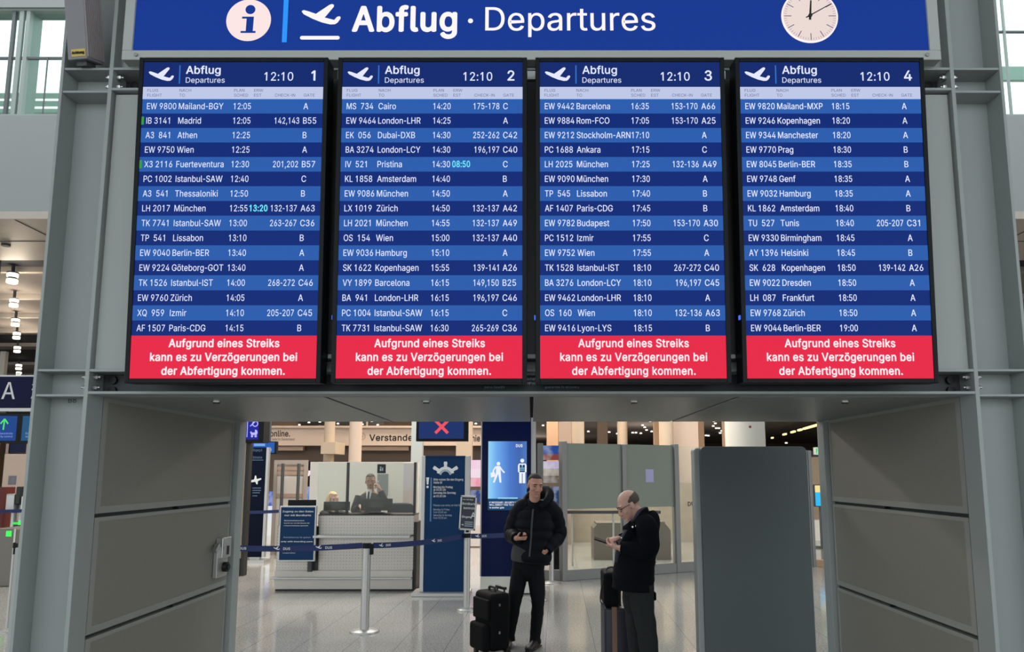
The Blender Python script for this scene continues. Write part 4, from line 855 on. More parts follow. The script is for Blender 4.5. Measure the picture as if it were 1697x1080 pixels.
# roof trusses outside, seen through the lower panes
for sx, y0, y1, nm in ((-1, 157, 183, 'left'), (1, 110, 132, 'right')):
    t = thing('roof_walkway', 'pale green steel walkway outside the %s upper window' % nm, 'walkway', (sx*12, 15, 0))
    za, zb_ = P(30 if sx < 0 else 1670, y1, 15).z, P(30 if sx < 0 else 1670, y0, 15).z
    xa, xb = (-24, -8.0) if sx < 0 else (8.0, 24)
    m = MB()
    if sx < 0:
        for z in (za, (za+zb_)/2, zb_): m.box((xa, 15, z - .04), (xb, 15.1, z + .04))
    else: m.box((xa, 15, za), (xb, 15.1, zb_))
    m.build('rail', M['walk'], t)
    for i in range(17 if sx < 0 else 3):
        m = MB(); x = xa + (xb - xa)*i/(16 if sx < 0 else 2); m.box((x - .05, 15.0, za - 1.2), (x + .05, 15.12, zb_)); m.build('post', M['walk'], t)
mb = MB(); mb.box((-34, YW - .0, zl - .12), (34, 13.25, zl)); 
struct(mb.build('ceiling_soffit', M['soffit_beige']))
mb = MB()
for x in range(-20, 21, 2):
    mb.box((x - .012, YW + .05, zl - .124), (x + .012, 13.2, zl - .118))
mb.box((-34, 12.1, zl - .124), (34, 12.13, zl - .118)); struct(mb.build('ceiling_joints', M['groove']))
ZC = 5.92
mb = MB(); mb.box((-34, 13.25, ZC), (34, 31, ZC + .2)); mb.box((-34, 30.8, 4.5), (34, 31, ZC)); mb.box((-34, 31, 4.5), (34, 70, 4.7)); mb.box((-34, 13.2, ZC), (34, 13.3, zl))
struct(mb.build('ceiling', M['ceil_dark']))
mb = MB()
for py, dk in ((448, 0), (493, 0), (524, 0), (549, 1), (572, 0), (603, 0)):
    q = G(40, py, ZC - .1); mb.box((-30, q.y, ZC - .13), (30, q.y + .12, ZC))
struct(mb.build('ceiling_rails', M['ceil_beam']))
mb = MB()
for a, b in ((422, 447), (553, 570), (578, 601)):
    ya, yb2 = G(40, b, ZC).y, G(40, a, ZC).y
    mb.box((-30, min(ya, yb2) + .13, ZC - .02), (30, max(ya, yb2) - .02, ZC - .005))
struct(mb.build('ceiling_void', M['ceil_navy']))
mb = MB(); mb.box((-34, 69.8, 0), (34, 70, 5)); struct(mb.build('wall_end', M['brown']))
mb = MB(); mb.box((-34.2, YW, 0), (-34, 70, 12.5)); struct(mb.build('wall_left', M['tan_wall']))
mb = MB(); mb.box((34, YW, 0), (34.2, 70, 12.5)); struct(mb.build('wall_right', M['tan_wall']))
mb = MB(); mb.box((-34, 10.6, 12.5), (34, 13.3, 12.7)); mb.box((-34, 13.25, zl), (34, 13.35, zl+.1)); struct(mb.build('roof_edge', M['white_paint']))
mb = MB(); mb.box((-34, -16, 10.9), (34, 5.6, 11.1)); struct(mb.build('light_blocking_roof', mat('grey_light_blocker', rgb(140, 142, 142), .8)))  # unseen roof added to block overhead daylight and darken the undersides

# ---------------------------------------------------------------- pendant lamps on the left
ordn = ['nearest', 'second nearest', 'third nearest', 'fourth nearest', 'fifth nearest', 'sixth nearest', 'farthest']
for i, (px, py, hpx) in enumerate(((20.5, 461, 17), (23, 502, 13), (25.5, 534, 12), (27.5, 556, 11), (28.5, 579, 10), (31, 608, 9), (31, 620, 8))):
    Y = G(px, py, 5.62).y; q = P(px, py, Y); h = hpx*Y/FOC
    t = thing('pendant_lamp', '%s two-tier drum ceiling lamp in the row under the dark ceiling, left' % ordn[i], 'lamp', (q.x, q.y, q.z - h/2), 'drum lamps in a row under the dark ceiling')
    r = h*.50
    for k, zc in ((0, .30), (1, -.30)):
        b = MB(); b.lathe((q.x, q.y, q.z + h*zc), [(r*.9, -h*.2), (r, -h*.15), (r, h*.15), (r*.9, h*.2)], 24); b.build('lamp_shade', M['lamp_on'], t)
    b = MB(); b.cyl((q.x, q.y, q.z - h*.1), (q.x, q.y, q.z + h*.1), r*.8); b.cyl((q.x, q.y, q.z + h*.5), (q.x, q.y, ZC - .02), .03)
    b.cyl((q.x, q.y, q.z + h*.5), (q.x, q.y, q.z + h*.62), r*1.05); b.build('lamp_body', M['dark_web'], t)
    if i < 4:
        d = bpy.data.lights.new('lamp_light', 'POINT'); d.energy = 55; d.color = (1, .85, .66); d.shadow_soft_size = .2
        o = bpy.data.objects.new('lamp_light', d); link(o); o.location = (q.x, q.y, q.z - h)
# small spot lamp in the soffit, left
b = MB(); q = G(10, 404, zl - .12); b.cyl((q.x, q.y, zl - .16), (q.x, q.y, zl - .12), .07, n=16)
tag(b.build('sprinkler_rosette', M['dark_web']), 'small dark ceiling rosette in the grey metal soffit, upper left', 'fitting')
b = MB(); q0 = G(36, 427, ZC - .3); q0.y = max(q0.y, 13.6); b.cyl((q0.x, q0.y, q0.z), (q0.x + 3, q0.y + .0, q0.z), .03); b.cyl((q0.x + .4, q0.y, q0.z), (q0.x + .4, q0.y, ZC), .02)
tag(b.build('lighting_track', M['ceil_beam']), 'thin white lighting track below the dark ceiling, left', 'lighting track')

# far slanted pale column left
def column_px(label, x0, x1, ytop, ybot, Y, m, round_=False, grp=None, name='pillar', ztop=None):
    a, b, c, d = rect(x0, ytop, x1, ybot, Y); z1 = ztop or 4.5
    if Y < 31: z1 = ztop or ZC
    mb = MB()
    if round_: mb.cyl(((a+c)/2, Y + (c-a)/2, 0), ((a+c)/2, Y + (c-a)/2, z1), (c-a)/2, n=36)
    else: mb.box((a, Y, 0), (c, Y + (c-a)*.8, z1))
    o = mb.build(name, M[m]); tag(o, label, 'pillar', grp); return o
column_px('pale slim pillar at the far left edge below the row of drum lamps', 0, 9, 555, 622, 25, 'column_white')

# ---------------------------------------------------------------- gate sign A and its screens (left)
def hanger(t, xs, Y, z0, z1, r=.015):
    b = MB()
    for x in xs: b.cyl((x, Y, z0), (x, Y, z1), r, n=8)
    b.build('hanger_rod', M['dark_web'], t)
YA = 13.6
a, b_, c, d = rect(-60, 624, 80, 676, YA)
t = thing('gate_sign', 'navy hanging sign with a white capital A beside the left column', 'sign', ((a+c)/2, YA, b_))
m = MB(); m.box((a, YA, b_), (c, YA + .12, d)); m.build('panel', mat('gate_sign_navy', rgb(0, 12, 60), .5, spec=.15), t, bevel=.004)
m = MB(); m.box((a, YA - .01, b_ - .06), (c, YA + .13, b_)); m.box((a, YA - .01, d), (c, YA + .13, d + .03)); m.build('edge_rail', M['chrome'], t)
m = MB(); fr = front(0, 0, YA - .002); q0 = P(2, 661, YA); q1 = P(27, 633, YA)
m.text(fr, 'A', q0.x, q0.z, q1.z - q0.z, 0, bold=.005, width=q1.x - q0.x)
for ch, px, py in (('Zugang', 52.5, 646), ('Access', 51, 660)): q = P(px, py, YA); m.text(fr, ch, q.x, q.z, .105, 0)
m.build('lettering', M['white_ink'], t); hanger(t, (a + .4, c - .3), YA + .06, d, ZC)
for k, (x0, x1, lab) in enumerate(((-26, 27.5, 'square hanging screen with a green upward arrow under the navy A sign'), (36.5, 90, 'blue hanging screen right of the green arrow screen, half behind the left column'))):
    a, b_, c, d = rect(x0, 689, x1, 730, YA)
    t = thing('direction_screen', lab, 'screen', ((a+c)/2, YA, b_))
    m = MB(); m.box((a - .05, YA, b_ - .04), (c + .05, YA + .1, d + .05)); m.build('housing', M['bezel'], t, bevel=.004)
    m = MB(); fr = front(0, 0, YA - .002); m.quad(fr, a, b_, c, d, 0)
    if k == 0:
        q = P(7.5, 702, YA); w = .028
        q0, q1, qa = P(5.5, 712, YA), P(8, 694, YA), P(1, 702, YA); qb = P(13.5, 702, YA)
        m.stroke(fr, [(q0.x, q0.z), (q1.x, q1.z)], w, 1, .001); m.stroke(fr, [(qa.x, qa.z), (q1.x, q1.z)], w, 1, .0012); m.stroke(fr, [(qb.x, qb.z), (q1.x, q1.z)], w, 1, .0014)
    for tx, py in (('Sicherheitskontrolle', 719.5), ('security control', 724.5)):
        q = P(21 if k == 0 else 42, py, YA); m.text(fr, tx, q.x, q.z, .035, 2, .001, 'R' if k == 0 else 'L')
    m.build('display', [glow('gate_screen_blue', 32, 68, 138) if k == 0 else glow('gate_screen_teal', 38, 84, 124), glow('arrow_green', 84, 224, 104), glow('screen_small_print', 140, 165, 225)], t)
    m = MB(); m.box(((a+c)/2 - .06, YA + .02, d + .05), ((a+c)/2 + .06, YA + .08, P(10, 676, YA).z - .06)); m.build('bracket', M['dark_web'], t)
# boxed navy panel and beige booth with notice
YK = 15.5
a, b_, c, d = rect(4, 752, 46, 830, YK)
t = thing('security_booth', 'beige wall unit with a grey notice beyond the turnstiles, far left', 'wall unit', ((a+c)/2, YK, 0))
m = MB(); m.box((a, YK, 0), (c, YK + .5, d)); m.build('body', M['beige'], t, bevel=.01)
m = MB(); a2, b2, c2, d2 = rect(14, 788, 27, 803, YK); m.box((a2, YK - .006, b2), (c2, YK, d2)); m.build('notice', mat('grey_notice', rgb(120, 122, 130), .7, noise=.3, nscale=14), t)
a2, b2, c2, d2 = rect(5, 735, 42, 750, YK); m = MB(); m.box((a2, YK + .05, b2), (c2, YK + .3, d2)); m.build('header_panel', M['navy_panel'], t)
m = MB(); m.box((a, YK + .02, d), (a + .04, YK + .3, d2)); m.box((c - .1, YK + .02, d), (c - .06, YK + .3, d2)); m.build('header_post', M['beige_dark'], t)
a, b_, c, d = rect(-8, 807, 6, 862, 14.9)
m = MB(); m.box((a, 14.9, 0), (c, 15.2, d)); tag(m.build('red_panel', mat('dark_red_panel', rgb(96, 30, 26), .6)), 'dark red upright panel at the far left edge by the turnstiles', 'panel')
for x0, x1, y0, mt, lab in ((24, 32, 806, 'black', 'black scanner stand in front of the beige wall unit'), (8, 22, 818, 'chrome', 'steel tray stand in front of the beige wall unit'), (33, 39, 822, 'white_ink', 'white slim reader post beside the black scanner stand')):
    a, b_, c, d = rect(x0, y0, x1, 870, 14.6)
    t = thing('scanner_stand', lab, 'stand', ((a+c)/2, 14.6, 0))
    m = MB(); m.cyl(((a+c)/2, 14.75, 0), ((a+c)/2, 14.75, d - .2), .05); m.cyl(((a+c)/2, 14.75, 0), ((a+c)/2, 14.75, .03), .07); m.build('post', M['chrome'], t)
    m = MB(); m.box((a, 14.6, d - .35), (c, 14.9, d)); m.build('head', M[mt], t, bevel=.02)
# turnstiles with green lights
for x0, x1, y0, Y, gx, gy, gs, lab in ((-18, 25, 876, 12.0, 15, 884, 9, 'steel turnstile with a square green light at the far left'), (30, 52, 862, 13.2, 34, 866, 7, 'dark turnstile with a green light bar behind the first turnstile')):
    a, b_, c, d = rect(x0, y0, x1, 976, Y)
    t = thing('turnstile', lab, 'turnstile', ((a+c)/2, Y, 0))
    m = MB(); m.box((a, Y, 0), (c, Y + 1.2, d)); m.build('body', mat('turnstile_steel', rgb(112, 109, 100), .45, metal=.3) if Y < 12.5 else M['dark_web'], t, bevel=.015)
    q = P(gx, gy, Y); s_ = gs*Y/FOC/2
    m = MB(); m.box((q.x - s_, Y - .012, q.z - s_), (q.x + s_, Y, q.z + s_)); m.build('light', glow('turnstile_green', 70, 240, 90, 1.2), t, bevel=.006)
    if Y > 12.5:
        q0, q1 = P(19, 867, Y), P(30, 867, Y); m = MB(); m.box((q0.x, Y + .02, q0.z - .02), (q1.x + .1, Y + .05, q0.z + .02)); m.build('light_bar', glow('turnstile_green_bar', 80, 220, 100), t)
        m = MB(); m.box((q0.x, Y + .05, 0), (q1.x + .1, Y + 1.1, q0.z + .03)); m.build('arm', M['dark_web'], t)
    else:
        m = MB(); m.box((c - .05, Y - .01, 0), (c - .02, Y, d)); m.build('edge_strip', M['chrome'], t)

# ---------------------------------------------------------------- belt posts and belts
M['belt'] = mat('blue_webbing', rgb(26, 44, 96), .7, noise=.08, nscale=30)
def belt_post(loc, label, h=.985, r=.050, br=.155, m='chrome'):
    t = thing('belt_post', label, 'barrier post', (loc[0], loc[1], 0), 'barrier posts')
    x, y = loc[0], loc[1]
    b = MB(); b.lathe((x, y, 0), [(br, 0), (br, .012), (br*.9, .022), (r*1.2, .034)], 36); b.build('base', M['chrome'], t)
    b = MB(); b.cyl((x, y, .03), (x, y, h - .06), r, n=28); b.build('tube', M[m], t)
    b = MB(); b.lathe((x, y, h - .06), [(r*1.08, 0), (r*1.08, .05), (r*.9, .06)], 28); b.box((x + r*.8, y - .03, h - .13), (x + r*1.5, y + .03, h - .01)); b.build('cassette', M['bezel'], t)
    return t
p1 = G(604, 1047); belt_post(p1, 'steel belt post standing in front of the check-in counter', r=.048, br=.165)
p2 = G(773, 1011)
p3 = G(914, 966); belt_post(p3, 'steel belt post half hidden behind the man in the puffer jacket', m='chrome', r=.04)
p4 = G(11, 1046); belt_post(p4, 'thin steel barrier rod by the turnstiles at the far left edge', r=.014, br=.12)
def belt(a, b, z0, z1, label, txts=()):
    a = Vector((a[0], a[1], z0)); b = Vector((b[0], b[1], z1)); n_ = 12
    m = MB(); vs = []; L = (b - a).length
    for i in range(n_ + 1):
        f = i/n_; p_ = a.lerp(b, f); p_.z -= .05*4*f*(1-f)*min(1, L/3)
        vs += [p_ + Vector((0, 0, .032)), p_ - Vector((0, 0, .032))]
    d = (b - a); nn = Vector((d.y, -d.x, 0)).normalized()
    if nn.y > 0: nn = -nn
    k = len(vs); m.add(vs + [v - nn*.004 for v in vs], [(2*i, 2*i+2, 2*i+3, 2*i+1) for i in range(n_)] + [(k+2*i, k+2*i+1, k+2*i+3, k+2*i+2) for i in range(n_)])
    o = m.build('barrier_belt', M['belt'], None, loc=a); tag(o, label, 'belt', 'barrier belts')
    dx = d.normalized()
    if dx.x < 0: dx = -dx
    for f in txts:
        p_ = a.lerp(b, f); p_.z -= .05*4*f*(1-f)*min(1, L/3)
        tx = MB(); frb = (p_ + nn*.002, dx, Vector((0, 0, 1)), nn)
        tx.text(frb, 'DUS', 0, -.013, .026, 0, bold=.018, k=1.05); plane_icon(tx, frb, -.11, -.012, .07, 0, 0)
        tx.build('print', M['white_ink'], o)
YLB = p1.y
p6 = Vector((P(392, 906, YLB - .15).x - .58, YLB - .1, 0)); belt_post(p6, 'steel belt post at the left end of the belt, behind the left passage wall', r=.048, br=.165)
belt((p6.x + .075, p6.y), (p1.x - .055, p1.y), .955, .955, 'blue belt running left from the post before the counter', (.27, .53, .78))
belt((p1.x + .075, p1.y), (p2.x - .05, p2.y), .955, .95, 'blue belt from the post before the counter to the framed gate sign', (.12, .68,))
p5 = Vector((.096, 10.7, 0)); belt_post(p5, 'steel belt post hidden behind the legs of the man in the puffer jacket', r=.035, br=.12)
belt((p2.x + .05, p2.y), (p5.x - .06, p5.y), .95, .95, 'blue belt running right from the framed gate sign behind the man', (.16,))
belt((P(418, 845, 16).x - 1.2, 15.5), (P(462, 845, 15).x, 15), P(440, 846, 15.2).z, P(440, 846, 15.2).z, 'thin dark blue belt behind the poster at the counter, left', ())
belt((P(-60, 845, 14.2).x, 14.2), (P(60, 845, 14.2).x, 14.2), P(20, 845, 14.2).z, P(20, 845, 14.2).z, 'dark blue belt across the turnstile lane at the far left', ())

# framed sign on its own post
t = thing('post_sign', 'small framed dark sign for entrance A on a steel post', 'sign', (p2.x, p2.y, 0))
b = MB(); b.lathe((p2.x, p2.y, 0), [(.125, 0), (.125, .012), (.11, .022), (.05, .034)], 36); b.build('base', M['chrome'], t)
b = MB(); b.cyl((p2.x, p2.y, .03), (p2.x, p2.y, 1.0), .042, n=28); b.build('tube', M['chrome'], t)
b = MB(); b.lathe((p2.x, p2.y, .93), [(.046, 0), (.046, .05), (.04, .06)], 24); b.box((p2.x - .02, p2.y - .01, .99), (p2.x + .02, p2.y + .01, 1.08)); b.build('cassette', M['bezel'], t)
c0 = P(775.5, 849.5, p2.y - .03); w2, h2 = .108, .226
rot = math.radians(-3); X3 = Vector((math.cos(rot), 0, math.sin(rot))); Z3 = Vector((-math.sin(rot), 0, math.cos(rot))); N3 = Vector((0, -1, 0))
b = MB()
for sx, sz, hx, hz in ((-1, 0, .01, h2), (1, 0, .01, h2), (0, -1, w2, .012), (0, 1, w2, .012)):
    b.obox(c0 + X3*sx*(w2 - .01) + Z3*sz*(h2 - .012), X3, N3, Z3, hx, .012, hz)
b.obox(c0 + Vector((0, .006, 0)), X3, N3, Z3, w2 - .005, .006, h2 - .005)
fm = b.build('frame', M['chrome'], t, bevel=.003)
b = MB(); f3 = (c0 + N3*.0015, X3, Z3, N3); b.quad(f3, -w2 + .02, -h2 + .024, w2 - .02, h2 - .024, 0)
for tx, x, y, h in (('nur mit Ihrer', -.075, .165, .018), ('Bordkarten-', -.08, .105, .030), ('kontrolle', -.06, .048, .030), ('Eingang', -.075, -.065, .026), ('A', .04, -.065, .075)):
    b.text(f3, tx, x, y, h, 1, .001, k=.95, bold=.010)
for y in (-.125, -.15, -.175): b.quad(f3, -.035, y, .075, y + .010, 2, .001)
plane_icon(b, f3, -.08, -.165, .035, 1, .001)
b.build('panel', [mat('dark_slate_panel', rgb(28, 38, 54), .4), M['white_ink'], M['pale_ink']], t)

# ---------------------------------------------------------------- check-in counter
def perf_mat():
    m = mat('perforated_steel_sheet', rgb(184, 180, 173), .42, metal=.4)
    n, l = m.node_tree.nodes, m.node_tree.links; b = n['Principled BSDF']
    t_ = n.new('ShaderNodeTexCoord'); sc = n.new('ShaderNodeVectorMath'); sc.operation = 'SCALE'; sc.inputs['Scale'].default_value = 1/.046
    l.new(t_.outputs['Object'], sc.inputs[0])
    fr_ = n.new('ShaderNodeVectorMath'); fr_.operation = 'FRACTION'; l.new(sc.outputs[0], fr_.inputs[0])
    sb = n.new('ShaderNodeVectorMath'); sb.operation = 'SUBTRACT'; l.new(fr_.outputs[0], sb.inputs[0]); sb.inputs[1].default_value = (.5, .5, .5)
    ml = n.new('ShaderNodeVectorMath'); ml.operation = 'MULTIPLY'; l.new(sb.outputs[0], ml.inputs[0]); ml.inputs[1].default_value = (1, 0, 1)
    ln = n.new('ShaderNodeVectorMath'); ln.operation = 'LENGTH'; l.new(ml.outputs[0], ln.inputs[0])
    gt = n.new('ShaderNodeMath'); gt.operation = 'LESS_THAN'; l.new(ln.outputs['Value'], gt.inputs[0]); gt.inputs[1].default_value = .15
    mx = n.new('ShaderNodeMixRGB'); l.new(gt.outputs[0], mx.inputs[0]); mx.inputs[1].default_value = rgb(184, 180, 173); mx.inputs[2].default_value = rgb(142, 139, 133)
    l.new(mx.outputs[0], b.inputs['Base Color']); return m
M['perf'] = perf_mat()
YC = 11.55
xl, xr = P(457, 930, YC).x, P(684, 930, YC).x; xm = P(526, 880, YC).x
zt_ = P(600, 854, YC).z; zl1 = P(600, 888, YC).z; zl2 = P(600, 957, YC).z; zlow = P(470, 872, YC).z; zr = P(600, 945, YC).z
ct = thing('check_in_counter', 'perforated steel check-in counter with two ledges behind the belts', 'counter', ((xl+xr)/2, YC, 0))
m = MB(); m.box((xm, YC + .02, zl1 + .02), (xr, YC + .52, zt_)); m.box((xl, YC + .02, zr), (xm + .01, YC + .52, zlow)); m.box((xm, YC + .04, zr), (xr, YC + .52, zl1)); m.build('front_panel', M['perf'], ct)
m = MB(); m.box((xl - .01, YC - .01, .03), (xr, YC + .53, zr)); m.build('plinth', M['steel_matte'], ct, bevel=.004)
m = MB(); m.box((xl, YC + .03, 0), (xr - .01, YC + .5, .03)); m.build('kick_strip', M['black'], ct)
m = MB(); m.box((xm - .03, YC - .14, zl1 - .02), (xr - .03, YC + .02, zl1 + .02)); m.build('upper_ledge', M['chrome'], ct, bevel=.008)
m = MB(); m.box((xl - .05, YC - .10, zl2 - .015), (xr, YC + .0, zl2 + .015)); m.build('bumper_rail', M['chrome'], ct, bevel=.008)
m = MB(); m.box((xm, YC + .015, zt_), (xr, YC + .56, zt_ + .015)); m.build('worktop', M['black'], ct)
m = MB(); m.box((xr, YC + .03, 0), (xr + .05, YC + .5, zt_ - .1)); m.build('end_panel', M['black'], ct)
m = MB(); m.box((xm - .05, YC + .012, zr), (xm + .02, YC + .04, zlow)); m.build('joint_strip', M['black'], ct)
# left side arm of the counter
m = MB(); m.box((xl - .03, YC + .1, .55), (xl, YC + .14, zlow)); m.build('side_rail', M['dark_web'], ct)
# glass screen above the counter
ztg = P(600, 767, YC + .3).z
gs = thing('glass_screen', 'clear glass screen with slim posts above the check-in counter', 'glass screen', ((xm+xr)/2, YC + .3, zt_ + .016))
for i, (x0, x1) in enumerate(((527, 575), (578, 686))):
    a, _, c, _ = rect(x0, 768, x1, 850, YC + .3); m = MB(); m.box((a, YC + .3, zt_ + .03), (c, YC + .308, ztg)); m.build('pane', M['glass_desk'], gs)
for px in (576, 687.5):
    q = P(px, 810, YC + .3); m = MB(); m.box((q.x - .018, YC + .28, zt_ + .016), (q.x + .018, YC + .33, ztg + .01)); m.build('post', M['dark_web'], gs)
m = MB(); a, b_, c, d = rect(625, 769, 639, 784, YC + .28); m.box((a, YC + .292, b_), (c, YC + .299, d))
fr = front((a+c)/2, (b_+d)/2, YC + .291); s_ = (c - a)/2
m.disc(fr, -s_*.2, s_*.35, s_*.18, 1); m.quad(fr, -s_*.4, -s_*.5, 0, s_*.1, 1); m.quad(fr, s_*.15, -s_*.5, s_*.4, s_*.3, 1)
m.build('pictogram', [M['black'], M['pale_ink']], gs)
# beige wall behind the counter with a grey poster
YBW = 13.9
a, b_, c, d = rect(512, 765, 692, 900, YBW)
t = thing('back_partition', 'tall pale partition behind the counter staff', 'partition', ((a+c)/2, YBW, 0))
m = MB(); m.box((a, YBW, 0), (c, YBW + .12, d)); m.build('panel', mat('pale_cream_laminate', rgb(244, 238, 226), .4, noise=.02), t)
m = MB(); a2, b2, c2, d2 = rect(668, 767, 686, 858, YBW - .01); m.box((a2, YBW - .01, b2), (c2, YBW, d2)); m.build('side_strip', mat('pale_lilac_laminate', rgb(224, 214, 214), .4), t)
m = MB(); a2, b2, c2, d2 = rect(668, 812, 684, 846, YBW - .012); m.box((a2, YBW - .016, b2), (c2, YBW - .01, d2)); m.build('paper', mat('pinkish_paper', rgb(226, 206, 200), .7), t)
m = MB(); a2, b2, c2, d2 = rect(625, 785, 643, 822, YBW - .01); m.box((a2, YBW - .015, b2), (c2, YBW, d2)); m.build('poster', mat('grey_poster', rgb(140, 146, 142), .5, noise=.06), t)
# monitors on the counter
for x0, y0, x1, y1, Y, lab in ((536, 831, 579, 851, YC + .42, 'black monitor in front of the blond woman at the counter'), (598, 826, 650, 851, YC + .42, 'large dark monitor in front of the telephoning man'), (477, 828, 523, 842, YC + .3, 'low black monitor on the left end of the counter behind the blue poster')):
    a, b_, c, d = rect(x0, y0, x1, y1, Y); zb0 = zlow if x0 < 500 else zt_ + .015
    t = thing('monitor', lab, 'monitor', ((a+c)/2, Y, zb0), 'monitors on the counter')
    m = MB(); m.box((a, Y, max(b_, zb0 + .04)), (c, Y + .04, d)); m.build('case', M['bezel'], t, bevel=.006)
    m = MB(); xm_ = (a+c)/2; m.box((xm_ - .03, Y + .01, zb0), (xm_ + .03, Y + .05, b_ + .1)); m.box((xm_ - .11, Y - .02, zb0), (xm_ + .11, Y + .12, zb0 + .012)); m.build('stand', M['black'], t)
    if x0 > 530: m = MB(); m.box((xm_ - .1, Y - .008, (b_+d)/2 - .02), (xm_ + .1, Y, (b_+d)/2 + .07)); m.build('mount_plate', M['black'], t, bevel=.004)
# blue poster on the counter's left end
YPo = YC - .12
c4 = [P(465, 838, YPo), P(524, 840, YPo), P(520, 930, YPo), P(460, 929, YPo)]
t = thing('poster_frame', 'blue poster frame about access to the gates at the left of the counter', 'poster', (sum(v.x for v in c4)/4, YPo, c4[2].z))
a, b_, c, d = rect(462, 838, 523, 930, YPo)
m = MB(); m.box((a, YPo, b_), (c, YPo + .05, d)); m.build('frame', M['chrome'], t, bevel=.004)
m = MB(); fr = front(a, b_, YPo - .002); w_, h_ = c - a, d - b_; q_ = .02
m.quad(fr, q_, q_, w_ - q_, h_ - q_, 0)
for tx, y, h, wd, al, mi in (('Zugang zu den Gates', .885, .05, .84, 'C', 1), ('nur mit Bordkarte', .815, .05, .72, 'C', 1), ('Sicherheitsbereich', .725, .03, .55, 'L', 1), ('Zutritt nur mit Bordkarte für', .68, .026, .70, 'L', 1), ('Luftsicherheitspass gestattet', .635, .026, .66, 'L', 1), ('Admittance to gates', .42, .04, .74, 'C', 2), ('only with boarding pass', .345, .04, .86, 'C', 1), ('Airside area', .235, .028, .4, 'L', 2), ('Thank you for your', .185, .024, .52, 'L', 1), ('cooperation', .145, .024, .34, 'L', 1)):
    m.text(fr, tx, (w_*.5 if al == 'C' else w_*.13), h_*y, h*h_*.62, mi, .001, al, bold=.012 if mi == 1 else 0, width=wd*w_)
m.build('poster', [M['stele_navy'], M['white_ink'], M['pale_ink']], t)
m = MB(); m.box((a + .05, YPo + .05, b_ + .05), (a + .12, YC + .018, d - .1)); m.box((c - .12, YPo + .05, b_ - .16), (c - .06, YC + .01, d - .1)); m.build('bracket', M['dark_web'], t)

# ---------------------------------------------------------------- blue information stele
YT = 11.15
a, b_, c, d = rect(697, 755, 778, 981, YT)
t = thing('information_stele', 'tall petrol blue information stele with a white terminal symbol', 'information stele', ((a+c)/2, YT, 0))
m = MB(); m.box((a - .10, YT - .12, 0), (c + .02, YT + .35, .05)); m.build('base_plate', M['chrome'], t, bevel=.006)
m = MB(); m.box((a, YT, .05), (a + .055, YT + .14, d)); m.build('side_profile', M['chrome'], t, bevel=.006)
m = MB(); m.box((c - .075, YT, .05), (c, YT + .14, d)); m.build('side_profile', M['chrome'], t, bevel=.006)
m = MB(); m.box((a + .055, YT + .012, .05), (c - .075, YT + .12, d - .015)); m.box((a + .05, YT + .0, d - .02), (c - .07, YT + .13, d)); m.build('panel', M['stele_navy'], t)
m = MB(); fr = front(0, 0, YT + .010)
def L(txt, px, py, hpx, wpx, mi=0, bold=.010):
    q = P(px, py, YT); q2 = P(px + wpx, py, YT); m.text(fr, txt, q.x, q.z, hpx*YT/FOC, mi, 0, bold=bold, width=q2.x - q.x)
L('Bitte nutzen Sie den Eingang', 718.5, 796, 3.4, 49); L('Halle B!', 718.5, 801, 3.4, 14)
L('Montag bis Freitag', 718, 808.5, 3.4, 32); L('ab 03.00 Uhr', 718, 813, 3.4, 21); L('Samstag bis Sonntag', 718, 818, 3.4, 37); L('ab 03.30 Uhr', 718, 823.5, 3.4, 21)
L('Please use entry at Hall B', 718, 838.5, 3, 44, 1, 0); L('Monday to Friday', 718, 845.5, 3, 27, 1, 0); L('from 03.00 am', 718, 850, 3, 22, 1, 0); L('Saturday to Sunday', 718, 855, 3, 31, 1, 0); L('from 03.30 am', 718, 859.5, 3, 22, 1, 0)
q = P(708.5, 797, YT); m.poly_fan(fr, [(q.x - .012, q.z - .05), (q.x + .012, q.z - .05), (q.x + .022, q.z + .055), (q.x - .022, q.z + .055)], 0, 0); m.disc(fr, q.x, q.z - .085, .018, 0, n=16)
q0, q1 = P(712, 864, YT), P(713.5, 791, YT); m.quad(fr, q0.x, q0.z, q0.x + .022, q1.z, 2)
q = P(738, 785, YT); k = YT/FOC
m.ring(fr, q.x, q.z - 3*k, 10*k, 15*k, 0, 0, a0=math.radians(18), a1=math.radians(162)); m.ring(fr, q.x, q.z - 3*k, 7*k, 9.5*k, 1, 0, a0=math.radians(10), a1=math.radians(170))
for an in (38, 90, 142):
    ca, sa = math.cos(math.radians(an)), math.sin(math.radians(an)); m.stroke(fr, [(q.x + 14*k*ca, q.z - 3*k + 14*k*sa), (q.x + 25*k*ca, q.z - 3*k + 23*k*sa)], 5*k, 0, .0004)
    m.stroke(fr, [(q.x + 22*k*ca - 3*k*sa, q.z - 3*k + 20*k*sa + 3*k*ca), (q.x + 22*k*ca + 3*k*sa, q.z - 3*k + 20*k*sa - 3*k*ca)], 2.5*k, 0, .0005)
m.build('lettering', [M['white_ink'], M['pale_ink'], mat('mid_blue_bar', rgb(70, 120, 165), .5)], t)

